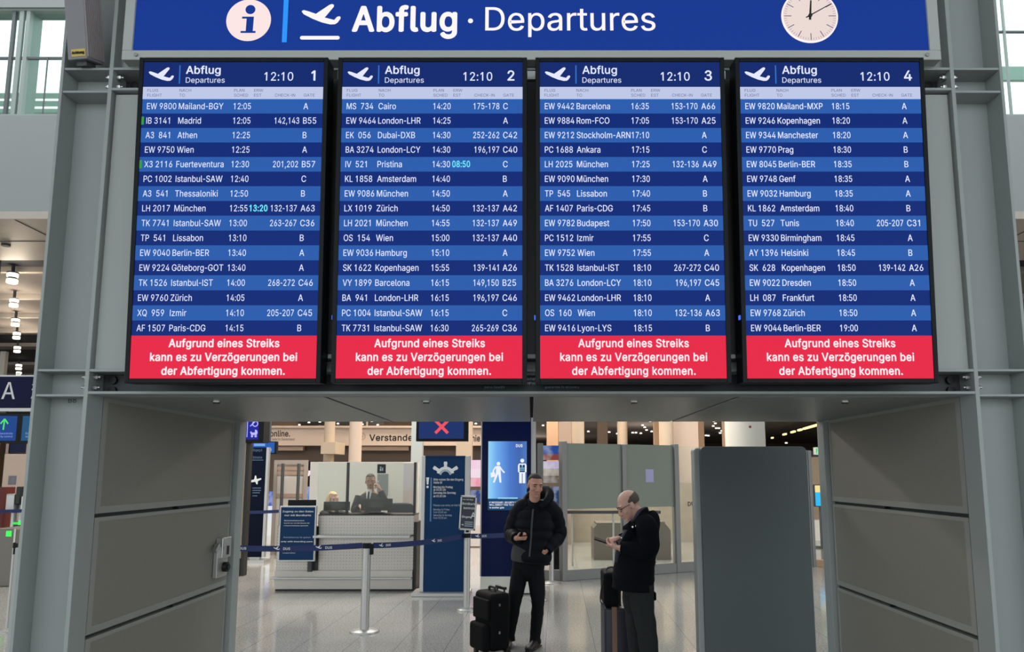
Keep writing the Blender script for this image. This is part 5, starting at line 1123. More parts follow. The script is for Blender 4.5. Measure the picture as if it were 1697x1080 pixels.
# ---------------------------------------------------------------- navy pillar with the big screen
YN = 11.25
a, b_, c, d = rect(797, 760, 889, 985, YN); xa_ = P(798, 850, YN).x; xb_ = P(880, 800, YN).x
t = thing('media_pillar', 'dark navy pillar with an upright glowing blue screen and white foot', 'media pillar', ((a+c)/2, YN, 0))
zf = P(840, 955, YN).z
m = MB(); m.box((xa_ - .01, YN - .01, .02), (xb_ + .02, YN + .45, zf)); m.build('foot', mat('white_foot_panel', rgb(205, 204, 198), .5, noise=.03), t, bevel=.004)
m = MB(); m.box((xa_, YN, zf), (xb_, YN + .44, 3.3)); m.build('body', M['navy_panel'], t)
m = MB(); m.box((xa_ - .02, YN + .02, zf), (xa_, YN + .44, 3.3)); m.box((xb_, YN + .02, zf), (xb_ + .075, YN + .44, 3.3)); m.build('edge_profile', M['chrome'], t)
m = MB(); m.box((xa_, YN + .02, 0), (xb_, YN + .4, .02)); m.build('plinth_gap', M['black'], t)
def screen_grad():
    m_ = bpy.data.materials.new('blue_gradient_screen'); m_.use_nodes = True; n, l = m_.node_tree.nodes, m_.node_tree.links; b = n['Principled BSDF']
    t_ = n.new('ShaderNodeTexCoord'); sp = n.new('ShaderNodeSeparateXYZ'); l.new(t_.outputs['Generated'], sp.inputs[0])
    r = n.new('ShaderNodeValToRGB'); e = r.color_ramp.elements; e[0].position = 0; e[0].color = rgb(140, 206, 238); e[1].position = 1; e[1].color = rgb(62, 108, 176)
    x = e.new(.22); x.color = rgb(98, 160, 228); x = e.new(.55); x.color = rgb(52, 104, 190); x = e.new(.8); x.color = rgb(40, 84, 164)
    l.new(sp.outputs['X'], r.inputs[0]); l.new(r.outputs[0], b.inputs['Emission Color']); b.inputs['Emission Strength'].default_value = 1; b.inputs['Base Color'].default_value = (.02, .04, .08, 1); b.inputs['Roughness'].default_value = .3
    m_.cycles.emission_sampling = 'NONE'; return m_
a, b_, c, d = rect(809, 731, 873, 845, YN)
m = MB(); m.box((a - .012, YN - .006, b_ - .012), (c + .012, YN + .0, d + .012)); sb_ = m.build('screen_surround', M['bezel'], t)
zc_ = P(840, 826, YN).z
m = MB(); fr = front(0, 0, YN - .008); m.quad(fr, a, zc_, c, d, 0); sg = m.build('screen', screen_grad(), t)
m = MB(); fr = front(0, 0, YN - .0088)
m.quad(fr, a, b_, c, zc_, 0)
q0, q1 = P(825, 826.5, YN), P(858, 824, YN); m.quad(fr, q0.x, q0.z, q1.x, q1.z, 1)
for tx, py, wp in (('IF NECESSARY, SECURITY STAFF', 833.5, 52), ('WILL DIRECT YOU TO A LANE', 837.5, 50), ('to another gate', 842, 24)):
    q = P(811, py, YN); m.text(fr, tx, q.x, q.z, 2.6*YN/FOC, 2, .0006, bold=.014, width=wp*YN/FOC)
q = P(855, 740.5, YN); m.text(fr, 'DUS', q.x, q.z, 4.4*YN/FOC, 2, .0006, bold=.022, width=11*YN/FOC)
k = YN/FOC
def fig(cx, cy, mb, frx):
    q = P(cx, cy, YN); X, Z = q.x, q.z
    return lambda pts: [(X + u*k, Z - v*k) for u, v in pts]
A_ = fig(825, 780, m, fr)       # walking traveller with a bag: (0,0) = chest
q = P(826, 768, YN); m.disc(fr, q.x, q.z, 3.0*k, 2, .0006, n=20)
m.poly(fr, A_([(-3, -8), (4, -8), (5, 4), (6, 19), (3, 19), (0.8, 5), (-5, 19), (-8, 19), (-3, 3)]), 2, .0006)
m.stroke(fr, A_([(3, -7), (7, -1), (11, 3)]), 2.4*k, 2, .0007); m.stroke(fr, A_([(-3, -7), (-7, -1), (-8, 5)]), 2.4*k, 2, .0007)
m.poly_fan(fr, A_([(-12, 3), (-5, 2), (-4, 9), (-11, 11)]), 2, .0008)
B_ = fig(865.5, 780, m, fr)     # standing guard
q = P(865.5, 763, YN); m.disc(fr, q.x, q.z, 3.2*k, 2, .0006, n=20)
m.poly(fr, B_([(-5.5, -12), (5.5, -12), (7, -9), (7, 2), (5, 2), (5, 20), (.6, 20), (.6, 4), (-.6, 4), (-.6, 20), (-5, 20), (-5, 2), (-7, 2), (-7, -9)]), 2, .0006)
m.poly_fan(fr, B_([(-4.3, -10), (4.3, -10), (4.3, 2), (-4.3, 2)]), 0, .0009); m.poly_fan(fr, B_([(-1, -11), (1, -11), (0, -5)]), 2, .0011)
for v in (-5, -2): m.poly_fan(fr, B_([(-3.6, v), (3.6, v), (3.6, v+1.2), (-3.6, v+1.2)]), 1, .0011)
m.build('screen_graphics', [glow('screen_caption_teal', 26, 66, 108), glow('screen_line_cyan', 150, 215, 240), glow('screen_figure_white', 236, 240, 250)], t)

# ---------------------------------------------------------------- hanging screens
YX = 13.6
def hang_screen(x0, y0, x1, y1, Y, label, face, parts, loc_side=False, bz=.08, depth=.12):
    a, b_, c, d = rect(x0, y0, x1, y1, Y)
    t = thing('hanging_screen', label, 'screen', ((a+c)/2, Y, b_))
    m = MB(); m.box((a, Y, b_), (c, Y + depth, d)); m.build('housing', M['bezel'], t, bevel=.005)
    m = MB(); fr = front(0, 0, Y - .002); m.quad(fr, a + bz*.6, b_ + bz*.6, c - bz, d - bz*.5, 0); parts(m, fr, a, b_, c, d); m.build('display', face, t)
    hanger(t, (a + (c-a)*.3, a + (c-a)*.7), Y + depth/2, d, ZC, .02); return t
def px_(m, fr, a, b_, c, d):
    q = P(732, 707, YX); s_ = .115; w = .055
    m.stroke(fr, [(q.x - s_, q.z - s_*1.0), (q.x + s_, q.z + s_*1.0)], w, 1, .001); m.stroke(fr, [(q.x - s_, q.z + s_), (q.x + s_, q.z - s_)], w, 1, .0015)
hang_screen(690, 664, 776, 731, YX, 'black framed hanging screen showing a red cross on dark blue', [glow('closed_screen_navy', 30, 52, 106), glow('closed_cross_red', 234, 84, 96)], px_)
def pram(m, fr, a, b_, c, d):
    k = (YX - .6)/FOC
    q = P(410, 710, YX - .6); m.quad(fr, q.x - .6*k, q.z - 14*k, q.x + .6*k, q.z + 30*k, 1, .001)
    q = P(421, 702, YX - .6); m.ring(fr, q.x + 2*k, q.z + 0*k, 3.5*k, 5*k, 1, .001); m.stroke(fr, [(q.x - 6*k, q.z - 4*k), (q.x + 3*k, q.z + 5*k)], 1.6*k, 1, .001)
    q = P(420.5, 717.5, YX - .6)
    m.poly(fr, [(q.x + u*k, q.z + v*k) for u, v in ((-6, 2), (-4, 3), (-3, 1), (2, 1), (2, 6), (5, 5), (6.5, 1), (5, -3), (-4, -3))], 1, .001)
    for u in (-2.5, 3.5): m.ring(fr, q.x + u*k, q.z - 5*k, .5*k, 1.9*k, 1, .001, n=16)
hang_screen(398, 650, 438, 733, YX - .6, 'dark blue hanging screen with a pram symbol behind the left post', [glow('pram_screen_blue', 32, 40, 150), glow('pram_symbol', 190, 185, 255)], pram, bz=.09, depth=.3)
hang_screen(416, 731, 458, 752, 16.0, 'small bright blue hanging screen below the pram screen', [glow('sky_screen_blue', 40, 92, 176), glow('sky_screen_pale', 120, 170, 225)], lambda m, fr, a, b_, c, d: (m.quad(fr, a + .06, d - .10, a + .30, d - .05, 1, .001), m.quad(fr, a + .30, b_ + .06, c - .1, b_ + .12, 1, .001)), bz=.04)

# ---------------------------------------------------------------- left background: wall edge, navy stele, doors
a, b_, c, d = rect(380, 733, 403, 955, 13.2)
m = MB(); m.box((a, 13.2, .30), (c, 13.36, 2.62)); w_ = m.build('body', M['beige_dark'], thing('side_wall_unit', 'taupe wall end with dark edge just beyond the left rear post', 'wall unit', ((a+c)/2, 13.2, 0)), bevel=.004)
t = w_.parent
m = MB(); m.box((a, 13.21, 0), (c - .02, 13.36, .30)); m.build('kick_plate', mat('brushed_kick_plate', rgb(120, 112, 104), .4, metal=.5), t)
a2, b2, c2, d2 = rect(404, 733, 408.5, 950, 13.2); m = MB(); m.box((a2, 13.2, 0), (c2, 13.36, 2.62)); m.build('edge_strip', M['black'], t)
Yq = 15.2
a, b_, c, d = rect(413, 741, 438, 908, Yq)
t = thing('entrance_stele', 'narrow navy stele with a small aeroplane graphic beyond the left belt', 'information stele', ((a+c)/2, Yq, 0))
m = MB(); m.box((a - .04, Yq, .1), (a, Yq + .1, d)); m.box((c, Yq, .1), (c + .05, Yq + .1, d)); m.build('side_profile', M['chrome'], t)
m = MB(); m.box((a, Yq + .01, .1), (c, Yq + .09, d)); m.build('panel', mat('deep_navy_panel', rgb(4, 14, 36), .5, spec=.1), t)
m = MB(); m.box((a - .1, Yq - .15, 0), (c + .1, Yq + .25, .05)); m.box((a + .05, Yq + .03, .05), (c - .05, Yq + .07, .12)); m.build('base_plate', M['chrome'], t)
m = MB(); fr = front(0, 0, Yq + .008); k = Yq/FOC
for tx, px, py, wp in (('Eingang A', 419, 747.5, 15), ('Entrance', 419, 759.5, 15)): q = P(px, py, Yq); m.text(fr, tx, q.x, q.z, 4*k, 1, width=wp*k)
for py, wp in ((809, 14), (813, 14), (817, 12), (822, 8)): q = P(418, py, Yq); m.quad(fr, q.x, q.z, q.x + wp*k, q.z + 1.2*k, 1)
q = P(424, 795, Yq); m.poly(fr, [(q.x + u*k, q.z + v*k) for u, v in ((-9, -1), (-3, 1), (-2, 7), (0, 7), (1, 1.5), (8, 3), (9, 1), (3, -2), (3, -7), (1, -7), (-1, -3), (-8, -4))], 0, 0)
q0 = P(414, 760.5, Yq); m.quad(fr, q0.x + .03, q0.z - 2*k, q0.x + 22*k, q0.z - 1.2*k, 1)
m.build('lettering', [M['white_ink'], mat('muted_blue_print', rgb(96, 120, 150), .6)], t)
# glazed gate with posts behind the poster
Yd = 16.6
t = thing('glazed_gate', 'beige framed glass gate with tall grey bars left of the counter', 'gate', (P(480, 900, Yd).x, Yd, 0))
a, b_, c, d = rect(451, 762, 506, 922, Yd)
m = MB(); m.box((a, Yd, 0), (a + .07, Yd + .1, d)); m.box((c - .07, Yd, 0), (c, Yd + .1, d)); m.box((a + .07, Yd, d - .1), (c - .07, Yd + .1, d)); m.build('frame', mat('taupe_gate_frame', rgb(150, 140, 130), .5), t)
m = MB(); m.box((a + .07, Yd + .04, .1), (c - .07, Yd + .06, d - .1)); m.build('pane', mat('satin_glass_beige', rgb(190, 184, 174), .35, noise=.04), t)
for z in (P(480, 775, Yd).z, P(480, 783, Yd).z, P(480, 820, Yd).z): m = MB(); m.box((a + .07, Yd + .02, z - .05), (c - .07, Yd + .045, z + .03)); m.build('strip', mat('copper_beige_strip', rgb(160, 134, 116), .6), t)
for px in (466, 492.5):
    q = P(px, 840, Yd - .2); m = MB(); m.cyl((q.x, Yd - .2, 0), (q.x, Yd - .2, P(px, 768, Yd).z), .035, n=14); m.build('bar', M['dark_web'], t)
# ---------------------------------------------------------------- fascia with slogans, dark shopfront below
YFa = 22.0
a, b_, c, d = rect(430, 706, 800, 738, YFa)
t = thing('shop_fascia', 'long beige fascia with black slogan lettering above the dark shopfront', 'fascia', ((a+c)/2, YFa, b_))
zc0 = P(600, 709, YFa).z
m = MB(); m.box((a - 2, YFa, b_), (c + .8, YFa + .6, zc0)); m.build('body', M['beige'], t)
m = MB(); m.box((a - 2, YFa - .15, zc0), (c + .8, YFa + .6, zc0 + .06)); m.build('cornice', M['beige'], t)
m = MB(); fr = front(0, 0, YFa - .004); k = YFa/FOC
for tx, px, py, h, wp, bo in (('online.', 447.5, 723, 9.5, 33, .016), ('seine Seite für Deutschland', 440, 729.5, 4, 48, 0), ('Verstanden', 612, 730, 10, 80, .022), ('nie', 782, 731, 10, 13.5, .022)):
    q = P(px, py, YFa); m.text(fr, tx, q.x, q.z, h*k, 0, bold=bo, width=wp*k)
q = P(600, 723, YFa); m.ring(fr, q.x, q.z, 5.2*k, 6*k, 1); m.ring(fr, q.x, q.z, 3.9*k, 4.4*k, 1); m.disc(fr, q.x, q.z, 1.6*k, 1, n=16)
m.build('lettering', [M['ink'], M['beige_dark']], t)
m = MB(); m.box((a - 3, YFa + .35, 0), (c + .8, YFa + .55, b_)); tag(m.build('shopfront', M['brown'], None, loc=(a, YFa + .35, 0)), 'dark brown shopfront recess under the beige slogan fascia', 'shopfront')
m = MB(); q = P(470, 740, YFa); m.box((P(449, 740, YFa).x, YFa + .12, P(1, 746, YFa).z), (P(500, 740, YFa).x, YFa + .3, b_ - .02)); m.box((P(596, 740, YFa).x, YFa + .12, P(1, 746, YFa).z), (P(676, 740, YFa).x, YFa + .3, b_ - .02))
tag(m.build('shutter_box', M['beige_dark'], None, loc=(q.x, YFa + .12, b_)), 'taupe roller shutter box under the slogan fascia', 'shutter box')

# ---------------------------------------------------------------- columns seen through the portal
cpil = column_px('cream pillar with a boxed collar between the slogans', 534.5, 552, 697, 765, 20.0, 'column_beige', True)
a, b_, c, d = rect(531.5, 732, 556, 752, 19.6); m = MB(); m.box((a, 19.6, b_), (c, 20.6, d)); m.build('collar', M['column_beige'], cpil, bevel=.01)
column_px('plain round cream pillar left of the Verstanden slogan', 576, 597, 697, 766, 19.0, 'beige', True)
column_px('white pillar just left of the red cross screen', 681.5, 700, 697, 765, 17.5, 'panel_grey', False)
column_px('warm lit square pillar below the right end of the red cross screen', 756, 782, 697, 755, 20.5, 'column_beige', False)
column_px('pinkish pillar behind the frosted glass, left one', 926, 947, 697, 740, 19.0, 'beige_dark', False)
column_px('brightly lit cream pillar left over the frosted glass', 948, 969, 697, 740, 20.0, 'column_beige', True)
column_px('brown pillar far back over the frosted glass', 990, 1007, 697, 740, 30.0, 'brown', False)
column_px('slim cream pillar over the frosted glass post', 1024, 1041, 697, 740, 22.0, 'column_beige', True)
column_px('brown pilaster left of the twin cream pillars', 1084, 1095, 697, 740, 24.0, 'tan_wall', False)
column_px('round cream pillar of the twin pair above the frosted glass', 1095, 1119, 697, 800, 19.5, 'column_beige', True)
column_px('wide flat peach pillar of the twin pair beside the dark totem', 1118, 1158, 697, 800, 20.0, 'beige', False)
column_px('brown pilaster right of the peach pillar', 1157, 1167, 697, 740, 24.0, 'tan_wall', False)
column_px('tan pillar left of the large white one', 1199, 1212, 697, 740, 21.0, 'tan_wall', False)
wc = column_px('large round white pillar with a red dot above the dark totem', 1211, 1277, 697, 740, 16.0, 'column_white', True)
q = P(1243, 707, 16.0); m = MB(); m.disc(front(0, 0, 15.995), q.x, q.z, .03, 0, n=16); m.build('red_dot', mat('dark_red_dot', rgb(140, 50, 56), .5), wc)
column_px('thin cream post right of the first slogan spots', 606, 609.5, 697, 709, 30, 'column_beige', True)
# tan wall pieces deep behind
for x0, x1, Y, mt, lab in ((450, 490, 34, 'tan_wall', 'warm lit far wall piece above the online slogan'), (636, 680, 36, 'tan_wall', 'warm lit far wall piece above the Verstanden slogan'), (906, 925, 28, 'tan_wall', 'warm lit far wall piece right of the navy pillar')):
    a, b_, c, d = rect(x0, 690, x1, 760, Y); m = MB(); m.box((a, Y, 0), (c, Y + .3, 4.5)); tag(m.build('far_wall_piece', M[mt], None, loc=(a, Y, 0)), lab, 'wall piece')

# spots on the dark far ceiling
spots_l = [(446, 702), (496, 704), (512, 700), (530, 699), (530, 707), (560, 702), (561, 708), (568, 708), (600.5, 703), (616, 698), (626, 704), (636.5, 710), (682, 710), (788.5, 702), (482, 706)]
spots_r = [(914, 699), (919.5, 699), (900, 705), (975, 715), (994.5, 698.5), (1002, 702.5), (1009.5, 716), (1023, 718.5), (1048.5, 717), (1054, 717), (1062, 718), (1065, 704.5), (1068.5, 708), (1071.5, 712.5), (1080, 715), (1077.5, 698), (1183, 698), (1185.5, 701.5), (1182, 706), (1187, 709.5), (1191.5, 709.5), (1196, 714), (1193.5, 717.5), (1170, 721.5), (1174, 722), (1303, 734)]
proto_s = None
for lst, lab, grp in ((spots_l, 'small round downlight on the dark far ceiling, seen left of the navy pillar', 'downlights left of the navy pillar'), (spots_r, 'small round downlight on the dark far ceiling, seen right of the navy pillar', 'downlights right of the navy pillar')):
    for px, py in lst:
        Y = min(G(px, py, 4.42).y, 69) if G(px, py, 4.42).y > 0 else 69; q = P(px, py, Y); r = 2.0*Y/FOC
        if proto_s is None:
            m = MB(); m.lathe((q.x, q.y, q.z), [(.55, -.35), (1, -.3), (1, .45), (.7, .6)], 14)
            proto_s = o = m.build('downlight', M['lamp_spot'], None, loc=q)
        else:
            o = proto_s.copy(); link(o); o.location = q
        o.scale = (r, r, r); tag(o, lab, 'downlight', grp)
# yellow light strip, right
m = MB(); z_ = 4.1
pa, pb = G(1279, 725.5, z_), G(1361, 702, z_)
d_ = (pb - pa); L_ = d_.length; d_.normalize()
t = thing('light_strip', 'slanting row of yellow ceiling tubes beside the right rear post', 'light strip', tuple((pa+pb)/2))
for f0, f1 in ((0, .03), (.30, .36), (.48, .55), (.62, .68), (.72, .74), (.755, .865), (.875, .99)):
    m = MB(); m.obox(pa + d_*L_*(f0+f1)/2, d_, d_.cross(Vector((0,0,1))).normalized(), (0,0,1), L_*(f1-f0)/2, .06, .05); m.build('tube', mat('yellow_tube', rgb(255, 235, 150), .5, emit=(1, .82, .38, 1), estr=1.4), t)
m = MB(); m.obox(pa + d_*L_*.5 + Vector((0,0,.09)), d_, d_.cross(Vector((0,0,1))).normalized(), (0,0,1), L_/2, .08, .03); m.build('rail', M['ceil_navy'], t)
hanger(t, (pa.lerp(pb, .9).x,), pa.lerp(pb, .9).y, z_ + .1, 4.5); hanger(t, (pa.lerp(pb, .2).x,), pa.lerp(pb, .2).y, z_ + .1, 4.5)

# ---------------------------------------------------------------- shop bits between things, screens in the distance
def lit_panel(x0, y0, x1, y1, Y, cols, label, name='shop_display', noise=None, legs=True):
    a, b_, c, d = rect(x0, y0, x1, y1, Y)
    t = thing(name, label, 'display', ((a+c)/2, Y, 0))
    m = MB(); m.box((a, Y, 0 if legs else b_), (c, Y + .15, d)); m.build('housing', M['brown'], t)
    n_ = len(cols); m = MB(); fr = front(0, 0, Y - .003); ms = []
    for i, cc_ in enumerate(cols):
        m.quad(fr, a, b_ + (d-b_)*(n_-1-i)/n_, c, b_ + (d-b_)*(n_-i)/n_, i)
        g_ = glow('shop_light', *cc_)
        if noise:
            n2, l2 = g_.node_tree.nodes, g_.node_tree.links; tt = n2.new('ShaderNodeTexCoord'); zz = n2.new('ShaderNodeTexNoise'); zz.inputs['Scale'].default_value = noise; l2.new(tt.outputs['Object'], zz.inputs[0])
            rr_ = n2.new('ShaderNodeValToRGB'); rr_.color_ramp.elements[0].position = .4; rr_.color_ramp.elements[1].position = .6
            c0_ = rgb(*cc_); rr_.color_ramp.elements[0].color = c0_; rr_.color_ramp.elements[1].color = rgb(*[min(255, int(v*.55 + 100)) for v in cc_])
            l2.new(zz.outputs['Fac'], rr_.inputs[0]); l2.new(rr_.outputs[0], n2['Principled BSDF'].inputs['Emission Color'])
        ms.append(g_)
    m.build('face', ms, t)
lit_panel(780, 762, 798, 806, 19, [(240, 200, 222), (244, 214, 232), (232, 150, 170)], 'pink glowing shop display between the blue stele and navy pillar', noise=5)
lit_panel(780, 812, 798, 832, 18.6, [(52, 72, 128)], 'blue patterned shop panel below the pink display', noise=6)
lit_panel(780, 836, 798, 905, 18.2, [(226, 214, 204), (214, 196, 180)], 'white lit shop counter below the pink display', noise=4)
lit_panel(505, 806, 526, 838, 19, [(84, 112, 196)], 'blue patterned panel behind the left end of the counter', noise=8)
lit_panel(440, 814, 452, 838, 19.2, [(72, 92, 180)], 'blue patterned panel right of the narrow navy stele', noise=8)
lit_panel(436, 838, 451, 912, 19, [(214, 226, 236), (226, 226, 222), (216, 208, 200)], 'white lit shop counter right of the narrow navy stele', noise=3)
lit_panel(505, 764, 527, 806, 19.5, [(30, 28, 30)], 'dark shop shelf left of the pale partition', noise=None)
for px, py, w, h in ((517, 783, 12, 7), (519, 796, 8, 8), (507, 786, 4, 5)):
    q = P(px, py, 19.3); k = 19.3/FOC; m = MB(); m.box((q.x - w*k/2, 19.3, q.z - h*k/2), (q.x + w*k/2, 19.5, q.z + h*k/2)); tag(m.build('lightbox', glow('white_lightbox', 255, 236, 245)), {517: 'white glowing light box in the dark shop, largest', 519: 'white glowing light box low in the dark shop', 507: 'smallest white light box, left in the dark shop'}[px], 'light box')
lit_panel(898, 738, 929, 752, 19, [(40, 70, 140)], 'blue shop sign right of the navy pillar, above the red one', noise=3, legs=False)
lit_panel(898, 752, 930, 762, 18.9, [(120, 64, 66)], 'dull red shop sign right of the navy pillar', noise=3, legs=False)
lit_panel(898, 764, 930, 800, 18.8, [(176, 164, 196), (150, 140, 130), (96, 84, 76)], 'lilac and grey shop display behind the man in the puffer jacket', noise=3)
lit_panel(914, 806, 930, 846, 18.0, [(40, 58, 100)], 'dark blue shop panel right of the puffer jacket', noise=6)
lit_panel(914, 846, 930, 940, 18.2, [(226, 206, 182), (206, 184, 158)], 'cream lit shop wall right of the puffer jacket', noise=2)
# bin
a, b_, c, d = rect(918, 913, 932, 946, 13.0)
t = thing('waste_bin', 'dark bin with a teal top beside the glass partition post', 'bin', ((a+c)/2, 13.0, 0)); xm2 = (a+c)/2
m = MB(); m.lathe((xm2, 13.2, 0), [(.13, 0), (.14, .02), (.15, .62)], 24); m.build('body', M['bezel'], t)
m = MB(); m.lathe((xm2, 13.2, .62), [(.155, 0), (.155, .2), (.12, .24)], 24); m.build('lid', mat('teal_lid', rgb(40, 70, 78), .5), t)

# ---------------------------------------------------------------- frosted glass partition
A0, A1 = G(934, 962), G(1123, 948); A2 = G(1175, 944.5)
dirp = Vector((A1.x - A0.x, A1.y - A0.y, 0)); Lp = dirp.length; dirp.normalize(); nrm = Vector((dirp.y, -dirp.x, 0))
zt_p = P(936, 734, A0.y).z; zfr = P(985, 842, A0.y + .3).z
t = thing('glass_partition', 'frosted glass partition with grey posts behind the two travellers', 'partition', tuple(A0))
def pp(s_, z): return Vector((A0.x, A0.y, 0)) + dirp*s_ + Vector((0, 0, z))
def pslab(s0, s1, z0, z1, th, m_, nm, off=0, bevel=0):
    m = MB(); m.obox(pp((s0+s1)/2, (z0+z1)/2) + nrm*off, dirp, nrm, (0,0,1), (s1-s0)/2, th/2, (z1-z0)/2); return m.build(nm, m_, t, bevel=bevel)
smid = (P(1034, 800, A0.y + .5).x - A0.x)/dirp.x
pslab(-.05, .05, 0, zt_p + .03, .12, M['post_grey'], 'post', bevel=.006); pslab(smid - .05, smid + .04, 0, zt_p, .10, M['post_grey'], 'post', bevel=.006); pslab(Lp - .05, Lp + .05, 0, zt_p + .02, .12, M['post_grey'], 'post', bevel=.006)
for s0, s1 in ((.05, smid - .05), (smid + .04, Lp - .05)):
    pslab(s0, s1, zfr, zt_p, .012, M['frost'], 'frosted_pane')
    pslab(s0, s1, .17, zfr, .012, M['glass'], 'clear_pane')
pslab(.05, Lp - .05, 0, .17, .1, M['post_grey'], 'base_rail', bevel=.006)
L2 = Lp + (Vector((A2.x, A2.y, 0)) - Vector((A1.x, A1.y, 0))).length + 1.2
pslab(Lp + .05, L2, .17, zt_p - .02, .012, M['glass_desk'], 'clear_pane'); pslab(Lp + .05, L2, 0, .17, .1, M['post_grey'], 'base_rail', bevel=.006)
m = MB(); q = P(1138, 838, A1.y + .09); frp = (Vector((q.x, q.y, q.z)) + nrm*.03, dirp, Vector((0,0,1)), nrm); m.text(frp, 'DUS', 0, 0, .075, 0, bold=.018, k=1.1); m.build('print', M['ink'], t)
m = MB(); q = P(1076.5, 788, A0.y + .75); frp = (pp((q.x - A0.x)/dirp.x, q.z) + nrm*.012, dirp, Vector((0,0,1)), nrm)
m.quad(frp, -.088, -.115, .088, .115, 0); o = m.build('paper_notice', mat('lilac_paper', rgb(176, 172, 214), .7, noise=.04, nscale=20), t)
# left narrow leaf beside the navy pillar
q = P(896.5, 850, A0.y); m = MB(); m.box((q.x - .06, A0.y - .02, 0), (q.x + .04, A0.y + .12, zt_p)); tag(m.build('partition_post', M['post_grey'], None, loc=(q.x, A0.y, 0)), 'grey metal post between the navy pillar and the frosted partition', 'post')
m = MB(); a = q.x + .04; m.box((a, A0.y, 0), (A0.x - .05, A0.y + .1, .17)); tag(m.build('base_rail', M['post_grey'], None, loc=(a, A0.y, 0)), 'low grey base rail left of the frosted partition', 'rail')
# interior behind the partition
Yi = 19.5
a, b_, c, d = rect(935, 838, 1180, 945, Yi)
m = MB(); m.box((a - 1, Yi, 0), (c + 2, Yi + .2, P(1000, 800, Yi).z)); tag(m.build('lounge_wall', mat('cream_lit_panelling', rgb(158, 144, 124), .5, noise=.22, nscale=5), None, loc=(a, Yi, 0)), 'cream panelled wall behind the frosted glass partition', 'wall')
for x in np.linspace(a - .5, c, 9):
    pass
for x0, x1, y0, lab in ((984, 1050, 866, 'taupe rounded counter left behind the stooped man'), (1066, 1112, 864, 'taupe rounded counter right behind the stooped man')):
    Yc2 = 15.6
    a, b_, c, d = rect(x0, y0, x1, 940, Yc2)
    t2 = thing('lounge_counter', lab, 'counter', ((a+c)/2, Yc2, 0))
    ch_ = .11; pts = [(a, 0), (c, 0), (c, d - ch_*1.6), (c - ch_, d - .04), (a + ch_*.6, d - .04), (a, d - ch_)]
    m = MB(); n_ = len(pts); vs = [(x, Yc2, z) for x, z in pts] + [(x, Yc2 + .7, z) for x, z in pts]
    m.add(vs, [tuple(range(n_)), tuple(range(2*n_-1, n_-1, -1))] + [(i, n_+i, n_+(i+1) % n_, (i+1) % n_) for i in range(n_)])
    m.build('body', M['taupe'], t2, bevel=.008)
    m = MB(); m.box((a + ch_*.6, Yc2 + .01, d - .04), (c - ch_, Yc2 + .69, d)); m.build('top', M['taupe'], t2, bevel=.008)
m = MB(); a, b_, c, d = rect(938, 846, 1095, 851, 14.6); m.box((a, 14.6, b_), (c, 14.68, d))
hr = tag(m.build('dark_rail', M['black'], None, loc=(a, 14.6, b_)), 'long dark rail seen through the clear strip under the frosted glass', 'rail')
for x in (a + .12, (a+c)/2, c - .12): m = MB(); m.cyl((x, 14.64, 0), (x, 14.64, b_), .02, n=10); m.build('leg', M['chrome'], hr)

# ---------------------------------------------------------------- right gap: glass posts, exit sign, cyan screen
Yr = 14.5
t = thing('corridor_partition', 'grey posted glass partition in the gap right of the dark totem', 'partition', (P(1342, 920, Yr).x, Yr, 0))
for px, w in ((1339, .07), (1345.5, .06)):
    q = P(px, 830, Yr); m = MB(); m.box((q.x - w/2, Yr, 0), (q.x + w/2, Yr + .1, P(1340, 746, Yr).z)); m.build('post', M['post_grey'], t)
q0, q1 = P(1345, 920, Yr), P(1385, 920, Yr); m = MB(); m.box((q0.x, Yr + .04, .2), (q1.x + .6, Yr + .05, 2.2)); m.build('pane', M['glass'], t)
m = MB(); m.box((q0.x + .06, Yr + .01, .0), (q1.x + .6, Yr + .09, .12)); m.build('base_rail', M['tan_wall'], t)
a, b_, c, d = rect(1350, 741, 1366, 753, 20); t = thing('exit_sign', 'small lit green and white escape sign beside the right rear post', 'sign', ((a+c)/2, 20, b_))
m = MB(); m.box((a, 20, b_), (c, 20.1, d)); m.build('case', M['white_ink'], t)
m = MB(); fr = front(a, b_, 19.997); w_, h_ = c - a, d - b_; m.quad(fr, 0, 0, w_, h_, 0); m.quad(fr, w_*.1, h_*.1, w_*.62, h_*.9, 1, .001); m.disc(fr, w_*.36, h_*.72, h_*.09, 0, .002, n=12); m.stroke(fr, [(w_*.36, h_*.6), (w_*.34, h_*.4), (w_*.24, h_*.2)], h_*.12, 0, .002); m.stroke(fr, [(w_*.34, h_*.4), (w_*.46, h_*.2)], h_*.1, 0, .002)
m.build('face', [glow('exit_white', 214, 242, 216), glow('exit_green', 120, 196, 130)], t); hanger(t, ((a+c)/2,), 20.05, d, ZC)
a, b_, c, d = rect(1351, 804, 1367, 838, 18); t = thing('info_screen', 'cyan and yellow lit screen on a stand in the right gap', 'screen', ((a+c)/2, 18, 0))
m = MB(); m.box((a - .02, 18, b_ - .02), (c + .02, 18.08, d + .02)); m.build('housing', M['bezel'], t)
m = MB(); fr = front(0, 0, 17.997); zz_ = b_ + (d-b_)*.66; m.quad(fr, a, b_, c, zz_, 0); m.quad(fr, a, zz_, c, d, 1); m.build('display', [glow('cyan_screen', 16, 186, 250), glow('yellow_screen', 255, 226, 150)], t)
m = MB(); xm3 = (a+c)/2; m.cyl((xm3, 18.04, 0), (xm3, 18.04, b_), .03, n=12); m.cyl((xm3, 18.04, 0), (xm3, 18.04, .03), .22, n=20); m.build('stand', M['dark_web'], t)
a, b_, c, d = rect(1346, 757, 1400, 900, 24); m = MB(); m.box((a, 24, 0), (c + 3, 24.3, d)); tag(m.build('corridor_wall', M['tan_wall'], None, loc=(a, 24, 0)), 'tan wall at the end of the right gap behind the cyan screen', 'wall')
